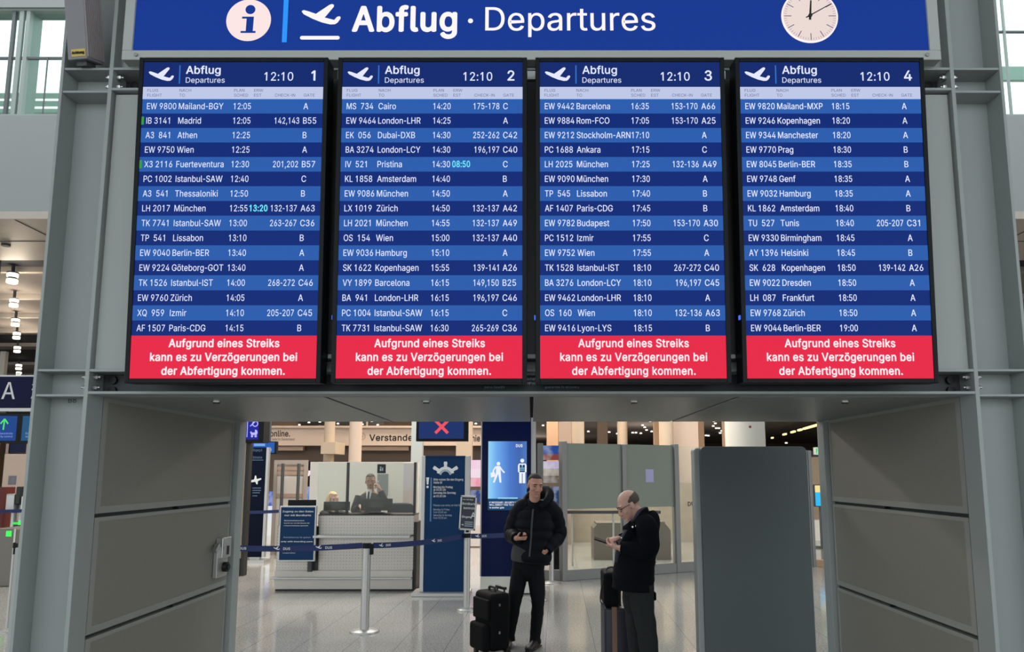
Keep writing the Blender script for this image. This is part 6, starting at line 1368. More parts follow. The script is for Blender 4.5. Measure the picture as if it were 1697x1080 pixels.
a, b_, c, d = rect(1346, 862, 1375, 905, 20); m = MB(); m.box((a, 20, 0), (c, 20.3, d)); tag(m.build('shop_counter', mat('pale_shop_counter', rgb(226, 214, 206), .5, emit=rgb(120, 112, 108), estr=.6), None, loc=(a, 20, 0)), 'pale shop counter under the cyan screen', 'counter')

# ---------------------------------------------------------------- dark free-standing totem
Yt = 6.25
a, b_, c, d = rect(1155, 740, 1345, 1078, Yt)
xL, xR = P(1160, 745, Yt).x, P(1337, 745, Yt).x
t = thing('totem', 'dark grey free-standing totem with rounded top corners before the right passage wall', 'totem', ((xL+xR)/2, Yt, 0))
def rr(x0, x1, z0, z1, r, n=8):
    pts = [(x0, z0), (x1, z0)]
    for cx_, cz_, a0 in ((x1 - r, z1 - r, 0), (x0 + r, z1 - r, 90)):
        pts += [(cx_ + r*math.cos(math.radians(a0 + 90*i/n)), cz_ + r*math.sin(math.radians(a0 + 90*i/n))) for i in range(n + 1)]
    return pts
def prism(mb, pts, y0, y1, mi=0):
    n = len(pts); vs = [(x, y0, z) for x, z in pts] + [(x, y1, z) for x, z in pts]
    mb.add(vs, [tuple(range(n)), tuple(range(2*n-1, n-1, -1))] + [(i, n+i, n+(i+1) % n, (i+1) % n) for i in range(n)], mi)
zt_t = P(1250, 739.5, Yt).z
yaw_t = math.radians(0)
m = MB(); prism(m, rr(xL, xR, .02, zt_t, .05), Yt, Yt + .12); m.build('back_panel', mat('anthracite_powder_coat', rgb(80, 90, 92), .55, noise=.03), t, bevel=.006)
m = MB(); prism(m, rr(xL - .045, xL + .03, .02, zt_t - .012, .03), Yt + .035, Yt + .16); m.build('side_profile', M['steel_grey'], t, bevel=.01)
m = MB(); m.box((xL - .1, Yt - .12, 0), (xR + .1, Yt + .4, .02)); m.build('base_plate', M['chrome'], t)
# ================================================================ people and luggage
def norm(v): v = Vector(v); return v.normalized()
def hand(mb, w, d, n, s_, curl=(25, 35, 30), thumb=.5, k=1.0, spread=.04, mi=0, thumb_in=.25):
    """w wrist, d towards the fingers, n the way the palm faces, s_ thumb side"""
    w = Vector(w); d = norm(d); n = Vector(n); n = norm(n - d*n.dot(d)); s_ = Vector(s_); s_ = norm(s_ - d*s_.dot(d) - n*s_.dot(n))
    mb.loft([w - d*.02*k, w + d*.015*k, w + d*.05*k, w + d*.088*k, w + d*.096*k], [(.026*k, .019*k), (.032*k, .019*k), (.041*k, .017*k), (.041*k, .0135*k), (.036*k, .009*k)], side=s_, n=14, mi=mi)
    for i, (o, L) in enumerate(((.030, .072), (.010, .080), (-.011, .075), (-.030, .060))):
        p = w + d*(.088 - abs(o - .005)*.25)*k + s_*o*k; a = 0; pts = [p - d*.02*k]; rad = [.0098*k]
        base_d = norm(d + s_*o*spread*20)
        pts.append(p); rad.append(.0098*k)
        for j, f in enumerate((.45, .31, .24)):
            a += math.radians(curl[j]*(1 + .12*i))
            dd = base_d*math.cos(a) + n*math.sin(a); p = p + dd*L*f*k; pts.append(p); rad.append((.0092, .0082, .0066)[j]*k)
        mb.loft(pts, rad, side=s_, n=9, mi=mi)
    p = w + d*.025*k + s_*.030*k; td = norm(d*.62 + s_*thumb + n*thumb_in)
    pts = [w + d*.012*k + s_*.014*k, p, p + td*.042*k]; td2 = norm(td*.75 + d*.45 + n*.30 - s_*.12); pts.append(pts[-1] + td2*.030*k)
    mb.loft(pts, [.014*k, .0135*k, .0112*k, .0080*k], side=n, n=9, mi=mi)

def head(mb, c, f, u, k=1.0, chin=1.0):
    """c centre of the skull, f facing direction, u up; k scales a head about 0.235 m tall"""
    f = norm(f); u = Vector(u); u = norm(u - f*u.dot(f)); s_ = f.cross(u)    # s_ = person's right
    A = (s_, f, u); q = lambda x, y, z: Vector(c) + (s_*x + f*y + u*z)*k
    mb.ell(q(0, -.012, .032), (.076*k, .097*k, .088*k), 0, A)                      # cranium
    mb.ell(q(0, .030, .015), (.066*k, .062*k, .072*k), 0, A)                       # forehead and brow mass
    mb.loft([q(0, .030, .03), q(0, .036, -.02), q(0, .040, -.06), q(0, .046, -.095), q(0, .050, -.114)], [(.068*k, .060*k), (.068*k, .058*k), (.060*k, .053*k), (.044*k, .042*k), (.024*k, .026*k)], side=s_, n=18, sub=2)
    mb.ell(q(0, .082, -.104), (.022*k, .018*k, .016*k), 0, A)                      # chin
    for sx in (-1, 1):
        mb.ell(q(sx*.040, .062, -.030), (.026*k, .028*k, .026*k), 0, A)            # cheek
        mb.ell(q(sx*.030, .082, .026), (.028*k, .012*k, .009*k), 0, A)             # brow ridge
        mb.ell(q(sx*.076, -.006, -.014), (.010*k, .020*k, .033*k), 0, (norm(s_ - f*.3*sx), norm(f + s_*.3*sx), u))   # ear
        mb.ell(q(sx*.013, .103, -.042), (.010*k, .011*k, .009*k), 0, A)            # nostril wing
    mb.loft([q(0, .086, .018), q(0, .100, -.010), q(0, .116, -.036), q(0, .108, -.046)], [(.009*k, .012*k), (.0105*k, .013*k), (.013*k, .013*k), (.010*k, .007*k)], side=s_, n=10)
    mb.ell(q(0, .092, -.068), (.024*k, .012*k, .006*k), 0, A); mb.ell(q(0, .090, -.078), (.021*k, .012*k, .007*k), 0, A)   # lips
    return q, A

def face_parts(root, q, A, k, hairmat, brows=True):
    for sx in (-1, 1):
        b = MB(); b.ell(q(sx*.031, .081, .004), (.0125*k, .008*k, .0062*k), 0, A, 12, 8); b.build('eye', M['eye'], root)
        if brows:
            b = MB(); b.loft([q(sx*.013, .098, .024), q(sx*.032, .098, .030), q(sx*.052, .084, .024)], [(.004*k, .0032*k), (.005*k, .0034*k), (.003*k, .0022*k)], side=A[2], n=8); b.build('eyebrow', hairmat, root)
    b = MB(); b.ell(q(0, .0995, -.0735), (.022*k, .0050*k, .0058*k), 0, A, 14, 8); b.build('mouth', M['lip'], root)

def hair_cap(root, q, A, k, m, keep, grow=1.06, thick=.010):
    b = MB(); b.ell(q(0, -.012, .032), (.076*k*grow, .097*k*grow, .088*k*grow), 0, A, 96, 64, keep=keep)
    return b.build('hair', m, root, solid=thick*k, smooth_it=6)

def shoe(root, heel, toe, k=1.0, m=None):
    heel, toe = Vector(heel), Vector(toe); d = (toe - heel); L = d.length; d.normalize(); s_ = d.cross(Vector((0,0,1))).normalized()
    b = MB()
    b.loft([heel + Vector((0,0,.045)) - d*.012, heel + d*L*.12 + Vector((0,0,.052)), heel + d*L*.4 + Vector((0,0,.045)), heel + d*L*.72 + Vector((0,0,.034)), heel + d*L*.95 + Vector((0,0,.028)), toe + Vector((0,0,.024)) + d*.008],
           [(.026, .040), (.036, .050), (.040, .043), (.048, .032), (.040, .026), (.020, .018)], side=s_, n=18, sub=3)
    o = b.build('shoe', m or M['shoe'], root)
    b = MB(); b.loft([heel + Vector((0,0,.010)) - d*.015, heel + d*L*.4 + Vector((0,0,.010)), heel + d*L*.75 + Vector((0,0,.010)), toe + Vector((0,0,.010)) + d*.006], [(.034, .010), (.038, .010), (.050, .010), (.026, .010)], side=s_, n=16, sub=3, expo=4)
    b.build('sole', M['black'], o); return o

# ---------------------------------------------------------------- man in the puffer jacket
D1 = 7.87
J = lambda px, py, dy=0.0: P(px, py, D1 + dy)
m1 = thing('person', 'man in a black quilted puffer jacket and black jeans, one hand holding a phone', 'person', (J(878, 1070).x, D1, 0))
f1 = norm((.34, -.92, -.22)); u1 = norm((.10, -.12, 1))
hc = J(886.5, 803.5, -.02)
body = MB()
q, A = head(body, hc, f1, u1, .98)
nk = J(885, 836, .03)
body.loft([hc + Vector((0, .02, -.06)), J(886, 827, .01), nk, J(884, 850, .05)], [(.058, .064), (.058, .062), (.064, .064), (.10, .08)], n=18, sub=2)
shR, shL = J(866, 845, .04), J(914, 848, .03)
elR, elL = J(850, 884, .10), J(925.5, 886, .09)
wrR, wrL = J(856, 892, -.16), J(903, 914, -.085)
hip = J(876, 942, .02)
body.loft([J(884, 846, .04), J(882, 865, .04), J(880, 895, .03), J(877, 925, .02), J(876, 950, .02)], [(.17, .09), (.17, .11), (.15, .10), (.155, .105), (.15, .10)], n=20, sub=2)
hpR, hpL = J(864, 946, .02), J(890, 948, .02)
knR, knL = J(853, 1002, -.02), J(891.5, 1000, -.03)
anR, anL = J(845.5, 1052, .12), Vector((J(887, 1054, -.02).x, D1 + .04, .10))
anR = Vector((J(845, 1050).x, D1 + .10, .10))
for a, b, c in ((shR, elR, wrR), (shL, elL, wrL)):
    body.loft([a, a.lerp(b, .5), b, b.lerp(c, .5), c], [.05, .045, .040, .036, .026], n=12, sub=2)
for a, b, c in ((hpR, knR, anR), (hpL, knL, anL)):
    body.loft([a, a.lerp(b, .5), b, b.lerp(c, .4), c, c - Vector((0, 0, .06))], [.075, .068, .052, .050, .036, .036], n=12, sub=2)
hR_d = norm((.72, -.62, .05)); hand(body, wrR + hR_d*.01, hR_d, (.15, .25, 1), (-.3, -.5, .6), curl=(38, 52, 40), k=1.0, thumb=.35, thumb_in=.75)
hL_d = norm((-.62, .30, -.72)); hand(body, wrL + Vector((-.01, -.01, 0)), hL_d, (-.3, .8, -.2), (-.5, -.5, .6), curl=(12, 14, 12), k=.98, thumb=.25)
body.build('body', M['skin'], m1, remesh=.0052, smooth_it=3)
face_parts(m1, q, A, .98, M['hair_dark'])
def keep1(d):
    x, y, z = d
    if y > -.05:
        side = min(1, abs(x)/.95)
        line = .56 - .10*side**4 - (.62*max(0, (.55 - y))*side**6)       # hairline: high over the forehead, down at the temples
        return z > line
    return z > -.40
hair_cap(m1, q, A, .98, M['hair_dark'], keep1, 1.055, .012)
# trousers
tr = MB()
tr.loft([J(877, 918, .03), J(876, 934, .02), J(875.5, 946, .02), J(875, 956, .02), J(875, 962, .02)], [(.162, .114), (.168, .118), (.160, .116), (.118, .100), (.05, .06)], n=28, sub=4)
wr_ = lambda ln, t: 1 + .025*math.sin(ln*62) * (1 if t > .35 else .3) + (.03*math.sin(ln*31))*(1 if .42 < t < .62 else .25)
tr.loft([J(862, 944, .02), J(859, 962, .01), J(855, 985, -.01), knR, J(849, 1028, .04), anR + Vector((0, 0, .02)), anR - Vector((0, 0, .05))], [(.088, .108), (.086, .102), (.076, .088), (.062, .074), (.056, .068), (.050, .062), (.054, .066)], n=20, sub=5, bulge=wr_)
tr.loft([J(887, 944, .02), J(889, 962, .01), J(891, 985, -.02), knL, J(889.5, 1028, .0), anL + Vector((0, 0, .02)), anL - Vector((0, 0, .06))], [(.090, .108), (.088, .102), (.078, .088), (.066, .076), (.062, .070), (.055, .066), (.060, .072)], n=20, sub=5, bulge=wr_)
tr.build('trousers', M['denim'], m1)
shoe(m1, (anL.x + .035, anL.y + .05, 0), (anL.x - .075, anL.y - .21, 0))
shoe(m1, (anR.x - .01, anR.y + .05, 0), (anR.x - .04, anR.y - .21, 0))
# jersey under the open jacket
sh_ = MB(); sh_.loft([J(884, 834, .02), J(883, 846, .03), J(881, 870, .03), J(878, 900, .02), J(874, 918, .01), J(873.5, 926, .015)], [(.070, .074), (.13, .10), (.165, .125), (.165, .128), (.168, .132), (.165, .128)], n=28, sub=3)
sh_.build('jersey', M['shirt_grey'], m1)
# jacket: quilted torso shell open at the front, sleeves, hood
jk = MB()
def puff(period, amp):
    return lambda ln, t: 1 + amp*(abs(math.sin(math.pi*ln/period))**.6 - .6)
pf = puff(.105, .085)
def open1(t, a):     # a = turn fraction: .25 back, .75 front
    mid = .752 - .012*max(0, (t - .45))
    return abs(a - (mid - .075*max(0, t - .55))) < (.006 + (.012 if t < .18 else 0) + .150*max(0, t - .55))
jk.loft([J(887, 828, .06), J(886, 837, .055), J(886, 848, .05), J(886, 868, .04), J(884.5, 892, .03), J(882.5, 915, .02), J(881, 932, .02)],
        [(.094, .090), (.135, .105), (.198, .130), (.212, .152), (.203, .152), (.200, .152), (.198, .150)], n=72, sub=9, caps=False, skip=open1, bulge=pf)
jacket_main = jk.build('jacket', M['puffer'], m1, solid=.022)
pf2 = puff(.095, .11)
for nm, pts in (('R', [J(876, 837, .05), J(864.5, 843, .06), J(855, 862, .09), elR + Vector((-.01, 0, 0)), elR.lerp(wrR, .45), wrR + Vector((-.0, .02, 0))]), ('L', [J(902, 838, .05), J(914.5, 846, .05), J(921.5, 866, .08), elL + Vector((-.005, 0, 0)), elL.lerp(wrL, .5), wrL + Vector((.015, .015, .01))])):
    sl_ = MB(); sl_.loft(pts, [(.085, .085), (.094, .096), (.088, .094), (.082, .088), (.074, .076), (.056, .056)], side=(0, 1, .2), n=26, sub=8, bulge=pf2)
    sl_.build('sleeve', M['puffer'], jacket_main)
hd_ = MB()
hd_.loft([J(872.5, 838, -.03), J(870.5, 829, .04), J(876, 823, .12), J(889, 818, .17), J(904, 815.5, .13), J(911, 822, .04), J(905, 832, -.05), J(895, 841, -.10)], [(.026, .016), (.036, .026), (.048, .036), (.066, .048), (.076, .056), (.066, .048), (.042, .030), (.018, .014)], side=(0, 0, 1), n=18, sub=6)
hd_.build('hood', M['puffer'], jacket_main)
zp = MB(); zp.loft([J(883.5, 843, -.115), J(881.5, 866, -.125), J(880, 892, -.132), J(877.5, 922, -.138)], [(.009, .005)]*4, n=8, sub=4); zp.build('zip', M['dark_web'], jacket_main)
# phone in his right hand
ph = MB(); c_ = wrR + hR_d*.095 + Vector((.005, .01, .030)); ax = hR_d; ay = norm(Vector((0, 0, 1)).cross(ax)); az = ax.cross(ay)
ax2 = norm(ax*.5 - ay*.86); ay2 = az.cross(ax2)
ph.obox(c_, ax2, ay2, az, .072, .035, .0042); tag(ph.build('mobile_phone', M['phone'], None, bevel=.003, loc=c_), 'black mobile phone in the hand of the man in the puffer jacket', 'phone')

# ---------------------------------------------------------------- stooped man in profile
D2 = 6.5
K2 = lambda px, py, dy=0.0: P(px, py, D2 + dy)
m2 = thing('person', 'balding man with glasses in a black coat, head bent over his phone', 'person', (K2(1062, 1080).x, D2, 0))
f2 = norm((-.86, -.13, -.50)); u2 = norm((-.40, -.02, 1)); u2 = norm(u2 - f2*u2.dot(f2))
hc2 = K2(1042, 836, 0)
body = MB()
q, A = head(body, hc2, f2, u2, 1.0)
body.loft([hc2 + Vector((.02, 0, -.03)), K2(1056, 852), K2(1064, 866), K2(1068, 880)], [(.056, .062), (.058, .064), (.068, .070), (.12, .09)], side=(0, 1, 0), n=18, sub=2)
shN, shF = K2(1070, 874, -.19), K2(1062, 874, .19)
elN, elF = K2(1071, 912, -.22), K2(1055, 912, .22)
wrN, wrF = K2(1026, 908, -.14), K2(1024, 892, .07)
body.loft([K2(1066, 868), K2(1064, 895), K2(1060, 930), K2(1058, 965)], [(.17, .10), (.165, .12), (.16, .125), (.155, .12)], side=(0, 1, 0), n=20, sub=2)
for a, b, c in ((shN, elN, wrN), (shF, elF, wrF)):
    body.loft([a, a.lerp(b, .5), b, b.lerp(c, .5), c], [.05, .045, .040, .036, .027], n=12, sub=2)
hipN, hipF = K2(1062, 968, -.09), K2(1054, 968, .10)
kneN, kneF = Vector((K2(1068, 1036).x, D2 - .10, .50)), Vector((K2(1056, 1036).x, D2 + .11, .50))
ankN, ankF = Vector((K2(1073, 1080).x, D2 - .09, .09)), Vector((K2(1062, 1080).x, D2 + .12, .09))
for a, b, c in ((hipN, kneN, ankN), (hipF, kneF, ankF)):
    body.loft([a, a.lerp(b, .5), b, b.lerp(c, .4), c, c - Vector((0, 0, .05))], [.075, .068, .055, .052, .036, .036], n=12, sub=2)
dN = norm((-.80, .50, .22)); hand(body, wrN, dN, (.15, .25, 1), (-.45, -.7, .3), curl=(30, 42, 35), thumb=.45, thumb_in=.5)
dF = norm((-.62, -.50, -.10)); hand(body, wrF, dF, (-.30, .1, -1), (-.55, .7, -.1), curl=(42, 48, 30), thumb=.35, thumb_in=.4)
body.build('body', M['skin_pink'], m2, remesh=.0052, smooth_it=3)
face_parts(m2, q, A, 1.0, M['hair_grey'])
def keep2(d):
    x, y, z = d
    if y > .30: return False
    top = .38 + .20*max(0, -y) - .9*max(0, y + .05)
    low = -.18 if y > -.12 else -.52
    return low < z < top and (abs(x) > .45 or y < -.35 or z < .40)
hair_cap(m2, q, A, 1.0, M['hair_grey'], keep2, 1.045, .010)
gl = MB()
for sx in (-1, 1):
    pts = [q(sx*.033 + .022*math.cos(a), .100 - .008*abs(math.cos(a)), .002 + .016*math.sin(a)) for a in [2*math.pi*i/16 for i in range(17)]]
    gl.tube(pts, .0022, n=6); gl.tube([q(sx*.056, .094, .008), q(sx*.074, .05, .010), q(sx*.079, -.008, .006)], .0024, n=6)
gl.tube([q(-.011, .105, .006), q(.011, .105, .006)], .002, n=6); gl.build('glasses', M['ink'], m2)
# trousers and shoes
tr = MB(); wr2 = lambda ln, t: 1 + .03*math.sin(ln*44) * (1 if t > .3 else .4)
tr.loft([K2(1058, 945), K2(1057, 960), K2(1057, 985)], [(.165, .120), (.172, .125), (.165, .115)], side=(0, 1, 0), n=24, sub=3)
tr.loft([hipN, K2(1063, 990, -.09), K2(1066, 1012, -.10), kneN, kneN.lerp(ankN, .5) + Vector((.01, 0, 0)), ankN, ankN - Vector((0, 0, .06))], [(.098, .108), (.095, .105), (.084, .094), (.078, .086), (.070, .080), (.066, .078), (.068, .082)], side=(0, 1, 0), n=20, sub=5, bulge=wr2)
tr.loft([hipF, K2(1050, 990, .10), K2(1053, 1012, .11), kneF, kneF.lerp(ankF, .5), ankF, ankF - Vector((0, 0, .06))], [(.098, .105), (.095, .100), (.084, .090), (.078, .084), (.070, .078), (.066, .076), (.068, .080)], side=(0, 1, 0), n=20, sub=5, bulge=wr2)
tr.build('trousers', M['trouser'], m2)
shoe(m2, (ankN.x + .06, ankN.y, 0), (ankN.x - .21, ankN.y - .03, 0)); shoe(m2, (ankF.x + .06, ankF.y, 0), (ankF.x - .21, ankF.y + .02, 0))
# coat
ct2 = MB(); fold = lambda ln, t: 1 + .012*math.sin(ln*38) + .010*math.sin(ln*83)
ct2.loft([K2(1066, 852, 0), K2(1069, 861, 0), K2(1068, 874, 0), K2(1061, 895, 0), K2(1053.5, 920, 0), K2(1050, 950, 0), K2(1049, 975, 0)],
         [(.100, .100), (.150, .125), (.215, .125), (.225, .155), (.222, .170), (.222, .175), (.226, .178)], side=(0, 1, 0), n=56, sub=7, caps=False, bulge=fold,
         skip=lambda t, a: abs(a - .75) < .03 + .05*max(0, .35 - t)*2 if False else (abs(a - .25) < .012 + .10*max(0, .30 - t)))
coat = ct2.build('coat', M['cloth_black'], m2, solid=.012)
sf = lambda ln, t: 1 + .025*math.sin(ln*55) * (1 if .3 < t < .8 else .3)
for pts in ([K2(1067, 864, -.10), K2(1071, 873, -.20), K2(1075, 892, -.24), elN + Vector((.005, -.005, 0)), elN.lerp(wrN, .5) + Vector((0, -.01, 0)), wrN + Vector((.03, -.005, 0))], [K2(1060, 864, .10), K2(1060, 876, .20), K2(1060, 894, .24), elF, elF.lerp(wrF, .5), wrF + Vector((.03, .02, 0))]):
    s_ = MB(); s_.loft(pts, [(.080, .080), (.092, .094), (.086, .090), (.080, .084), (.070, .072), (.056, .058)], side=(0, 1, .3), n=24, sub=7, bulge=sf); s_.build('sleeve', M['cloth_black'], coat)
cl_ = MB()
cl_.loft([K2(1036, 876, -.075), K2(1047, 868, -.115), K2(1060, 856, -.115), K2(1071, 850, -.05), K2(1071, 850, .05), K2(1060, 856, .115), K2(1046, 868, .11), K2(1034, 876, .06)], [(.014, .030), (.014, .046), (.015, .052), (.016, .052), (.016, .052), (.015, .052), (.014, .046), (.014, .030)], side=(0, 0, .01) if False else (1, 0, 0), n=14, sub=5)
cl_.build('collar', M['cloth_black'], coat)
fl = MB(); fl.loft([K2(1042, 868, -.135), K2(1050, 876, -.185), K2(1040, 888, -.175), K2(1028, 905, -.12)], [(.030, .010), (.040, .012), (.030, .010), (.016, .008)], side=(0, 0, 1), n=12, sub=4); fl.build('lapel', M['cloth_black'], coat)
for px, py, dy in ((1048.5, 873, -.206), (1054.5, 871.5, -.206), (1059.5, 869, -.20), (1030, 891, -.165)):
    b = MB(); c_ = K2(px, py, dy); b.cyl(c_, c_ + Vector((-.003, -.012, .002)), .0075 if px > 1032 else .005, n=14); b.build('snap_button', M['bolt'], coat)
fl = MB(); fl.obox(K2(1079.5, 985, .08), (1,0,0), (0,1,0), (0,0,1), .028, .10, .035); fl.obox(K2(1080, 1000, .05), (1,0,0), (0,1,0), (0,0,1), .016, .05, .045); fl.build('coat_tail', M['cloth_black'], coat, bevel=.012)
sc_ = MB()
sc_.loft([K2(1044, 874, -.08), K2(1053, 864, -.105), K2(1061, 851, -.095), K2(1068, 846, -.03), K2(1068, 846, .04), K2(1060, 853, .10), K2(1048, 866, .09), K2(1041, 876, .02), K2(1037, 886, -.07)], [(.026, .030), (.030, .034), (.032, .034), (.032, .032), (.032, .032), (.032, .034), (.032, .034), (.030, .034), (.028, .030)], side=(1, 0, .3), n=14, sub=5)
sc_.loft([K2(1040, 880, -.09), K2(1034, 892, -.10), K2(1027, 910, -.085), K2(1022, 930, -.06)], [(.040, .026), (.042, .030), (.036, .026), (.026, .020)], side=(0, 1, 0), n=14, sub=4)
sc_.build('scarf', M['scarf'], m2)
ph = MB(); c_ = K2(999.5, 896.5, .0); ax = norm((-.90, .05, .30)); ay = norm(Vector((0, .95, .2))); az = norm(ax.cross(ay)); ay = az.cross(ax)
ph.obox(c_, ax, ay, az, .078, .037, .0045); tag(ph.build('mobile_phone', M['phone'], None, bevel=.003, loc=c_), 'dark mobile phone tapped by the balding man', 'phone')

# ---------------------------------------------------------------- luggage
# soft black trolley case beside the man in the puffer jacket
SY = 7.62
sc0 = P(815, 1080, SY); sx0 = sc0.x
tc_ = thing('trolley_case', 'black soft trolley case with front pocket standing by the puffer jacket man', 'suitcase', (sx0, SY, 0))
ya = math.radians(-58); fx = Vector((math.sin(ya), -math.cos(ya), 0)); sx_ = Vector((math.cos(ya), math.sin(ya), 0))   # fx = way the pocket faces
def lbox(mb, cx, cy, cz, hx, hy, hz, mi=0):      # cx across, cy towards pocket
    mb.obox(Vector((sx0, SY, 0)) + sx_*cx + fx*cy + Vector((0, 0, cz)), sx_, fx, (0, 0, 1), hx, hy, hz, mi)
b = MB(); lbox(b, 0, 0, .335, .185, .11, .275); b.build('body', M['case_black'], tc_, bevel=.05, seg=5)
b = MB(); lbox(b, 0, .13, .19, .155, .05, .13); b.build('front_pocket', M['case_black'], tc_, bevel=.035, seg=4)
b = MB(); lbox(b, 0, .115, .45, .160, .02, .10); b.build('upper_pocket', M['case_black'], tc_, bevel=.015, seg=3)
b = MB(); o_ = Vector((sx0, SY, 0))
b.tube([o_ - sx_*.06 + Vector((0,0,.605)), o_ - sx_*.05 + Vector((0,0,.645)), o_ + sx_*.05 + Vector((0,0,.645)), o_ + sx_*.06 + Vector((0,0,.605))], .013, n=10, sub=4); b.build('carry_handle', M['black'], tc_)
b = MB()
for s_ in (-1, 1): b.cyl(o_ + sx_*.07*s_ - fx*.10 + Vector((0,0,.08)), o_ + sx_*.07*s_ - fx*.10 + Vector((0,0,.63)), .009, n=10)
b.obox(o_ - fx*.10 + Vector((0,0,.635)), sx_, fx, (0,0,1), .09, .015, .013); b.build('pull_handle', M['black'], tc_)
for s_ in (-1, 1):
    b = MB(); w0 = o_ + sx_*.15*s_ - fx*.09 + Vector((0,0,.034)); b.cyl(w0 - sx_*.014, w0 + sx_*.014, .033, n=20); b.build('wheel', M['black'], tc_)
    b = MB(); lbox(b, .14*s_, .10, .03, .02, .02, .03); b.build('foot', M['black'], tc_, bevel=.004)
for cz in (.50, .24):
    b = MB(); w0 = o_ - sx_*.188 + Vector((0,0,cz)) + fx*.03; b = MB(); b.obox(o_ + sx_*.187 + fx*.02 + Vector((0,0,cz)), sx_, fx, (0,0,1), .004, .009, .012); b.build('zip_pull', M['bolt'], tc_)
# navy hard trolley with a tan strap, laptop bag on top
NY = 6.95
n0 = P(1025, 1007, NY); xa2, xb2 = P(1002, 1045, NY).x, P(1048, 1045, NY).x; zt2 = P(1020, 1007, NY).z
tn = thing('trolley_case', 'navy trolley case with a vertical tan strap in front of the balding man', 'suitcase', ((xa2+xb2)/2, NY, 0))
b = MB(); b.box((xa2, NY, .05), (xb2 + .06, NY + .40, zt2)); b.build('shell', M['case_navy'], tn, bevel=.03, seg=4)
b = MB(); q0 = P(1018.5, 1040, NY); b.box((q0.x - .022, NY - .004, .06), (q0.x + .022, NY + .404, zt2 + .004)); b.build('strap', M['tan'], tn, bevel=.002)
xh = q0.x + .07
b = MB(); b.box((xh + .05, NY + .16, zt2), (xh + .08, NY + .26, zt2 + .025)); b.build('side_handle', M['black'], tn, bevel=.004)
b = MB()
for s_ in (-.06, .06): b.cyl((xh, NY + .2 + s_, zt2 - .02), (xh, NY + .2 + s_, zt2 + .36), .010, n=10)
b.box((xh - .014, NY + .11, zt2 + .35), (xh + .014, NY + .29, zt2 + .38)); b.build('pull_handle', M['black'], tn)
for ix in (xa2 + .05, xb2):
    for iy in (.06, .34):
        b = MB(); b.cyl((ix - .012, NY + iy, .026), (ix + .012, NY + iy, .026), .026, n=18); b.build('wheel', M['black'], tn)
xa3, xb3 = P(1001, 975, NY).x, P(1032, 975, NY).x; zt3 = P(1015, 949, NY).z
lb = thing('laptop_bag', 'black laptop bag lying on the navy trolley case against its handle', 'bag', ((xa3+xb3)/2, NY, zt2 + .006))
b = MB(); b.box((xa3, NY + .01, zt2 + .006), (xh - .014, NY + .36, zt3)); b.build('body', M['case_black'], lb, bevel=.03, seg=4)
b = MB(); b.tube([(xa3 + .03, NY + .12, zt3 - .01), (xa3 + .05, NY + .13, zt3 + .03), (xa3 + .11, NY + .15, zt3 + .03), (xa3 + .13, NY + .16, zt3 - .01)], .009, n=8, sub=4); b.build('handle', M['grey_ink'], lb)
b = MB(); b.tube([(xa3 + .004, NY + .05, zt3 - .05), (xa3 - .025, NY + .03, zt3 - .16), (xa3 - .03, NY + .02, zt2 + .05), (xa3 + .01, NY + .015, zt2 + .025)], .006, n=8, sub=4); b.build('shoulder_strap', M['black'], lb)

# ---------------------------------------------------------------- staff behind the counter
def torso(mb, c, w_, d_, h_, zb_, side=(1, 0, 0)):
    c = Vector(c)
    mb.loft([c + Vector((0, 0, .04)), c + Vector((0, 0, -.02)), c + Vector((0, 0, -.09)), c + Vector((0, 0, -.25)), Vector((c.x, c.y, zb_))], [(.06, .06), (w_*.75, d_*.75), (w_, d_), (w_*.95, d_), (w_*.9, d_)], side=side, n=26, sub=4)
YM = YC + 1.05
Mx = lambda px, py, dy=0.0: P(px, py, YM + dy)
mm = thing('person', 'man in a dark suit behind the counter holding a phone to his ear', 'person', (Mx(613, 850).x, YM, 0))
hc3 = Mx(614, 797); f3 = norm((.20, -.97, -.15)); u3 = norm((0, -.1, 1))
body = MB(); q, A = head(body, hc3, f3, u3, 1.02)
body.loft([hc3 + Vector((0, .02, -.06)), hc3 + Vector((0, .03, -.17)), hc3 + Vector((0, .04, -.24))], [(.056, .06), (.06, .062), (.10, .08)], n=16, sub=2)
tc3 = hc3 + Vector((-.01, .05, -.19)); torso(body, tc3, .17, .10, .5, 1.0)
for s_ in (-1, 1): body.loft([Vector((tc3.x + s_*.08, YM + .05, 1.0)), Vector((tc3.x + s_*.09, YM + .05, .5)), Vector((tc3.x + s_*.09, YM + .05, .02))], [.08, .06, .045], n=12)
eln = Mx(640, 836, -.10); wrn = Mx(630, 811, -.12); elr = Mx(588, 845, .0); wrr_ = Mx(597, 838, -.25)
for a, b, c in ((tc3 + Vector((.17, 0, -.05)), eln, wrn), (tc3 + Vector((-.17, 0, -.05)), elr, wrr_)): body.loft([a, b, b.lerp(c, .5), c], [.05, .042, .036, .028], n=12, sub=2)
hand(body, wrn, norm((-.45, .15, .9)), (-.9, .2, -.3), (0, -1, 0), curl=(40, 50, 35), thumb=.4); hand(body, wrr_, norm((.5, -.7, -.4)), (0, 0, -1), (1, 0, 0), curl=(25, 30, 25))
body.build('body', mat('backlit_skin', rgb(158, 112, 94), .5, noise=.06, nscale=25), mm, remesh=.007, smooth_it=2); face_parts(mm, q, A, 1.0, M['hair_dark'])  # skin colour darkened to carry the shade on his backlit face
hair_cap(mm, q, A, 1.02, M['hair_dark'], keep1, 1.07, .014)
st = MB(); torso(st, tc3 + Vector((0, .0, -.02)), .205, .135, .5, 1.02)
suit = st.build('suit_jacket', M['suit'], mm)
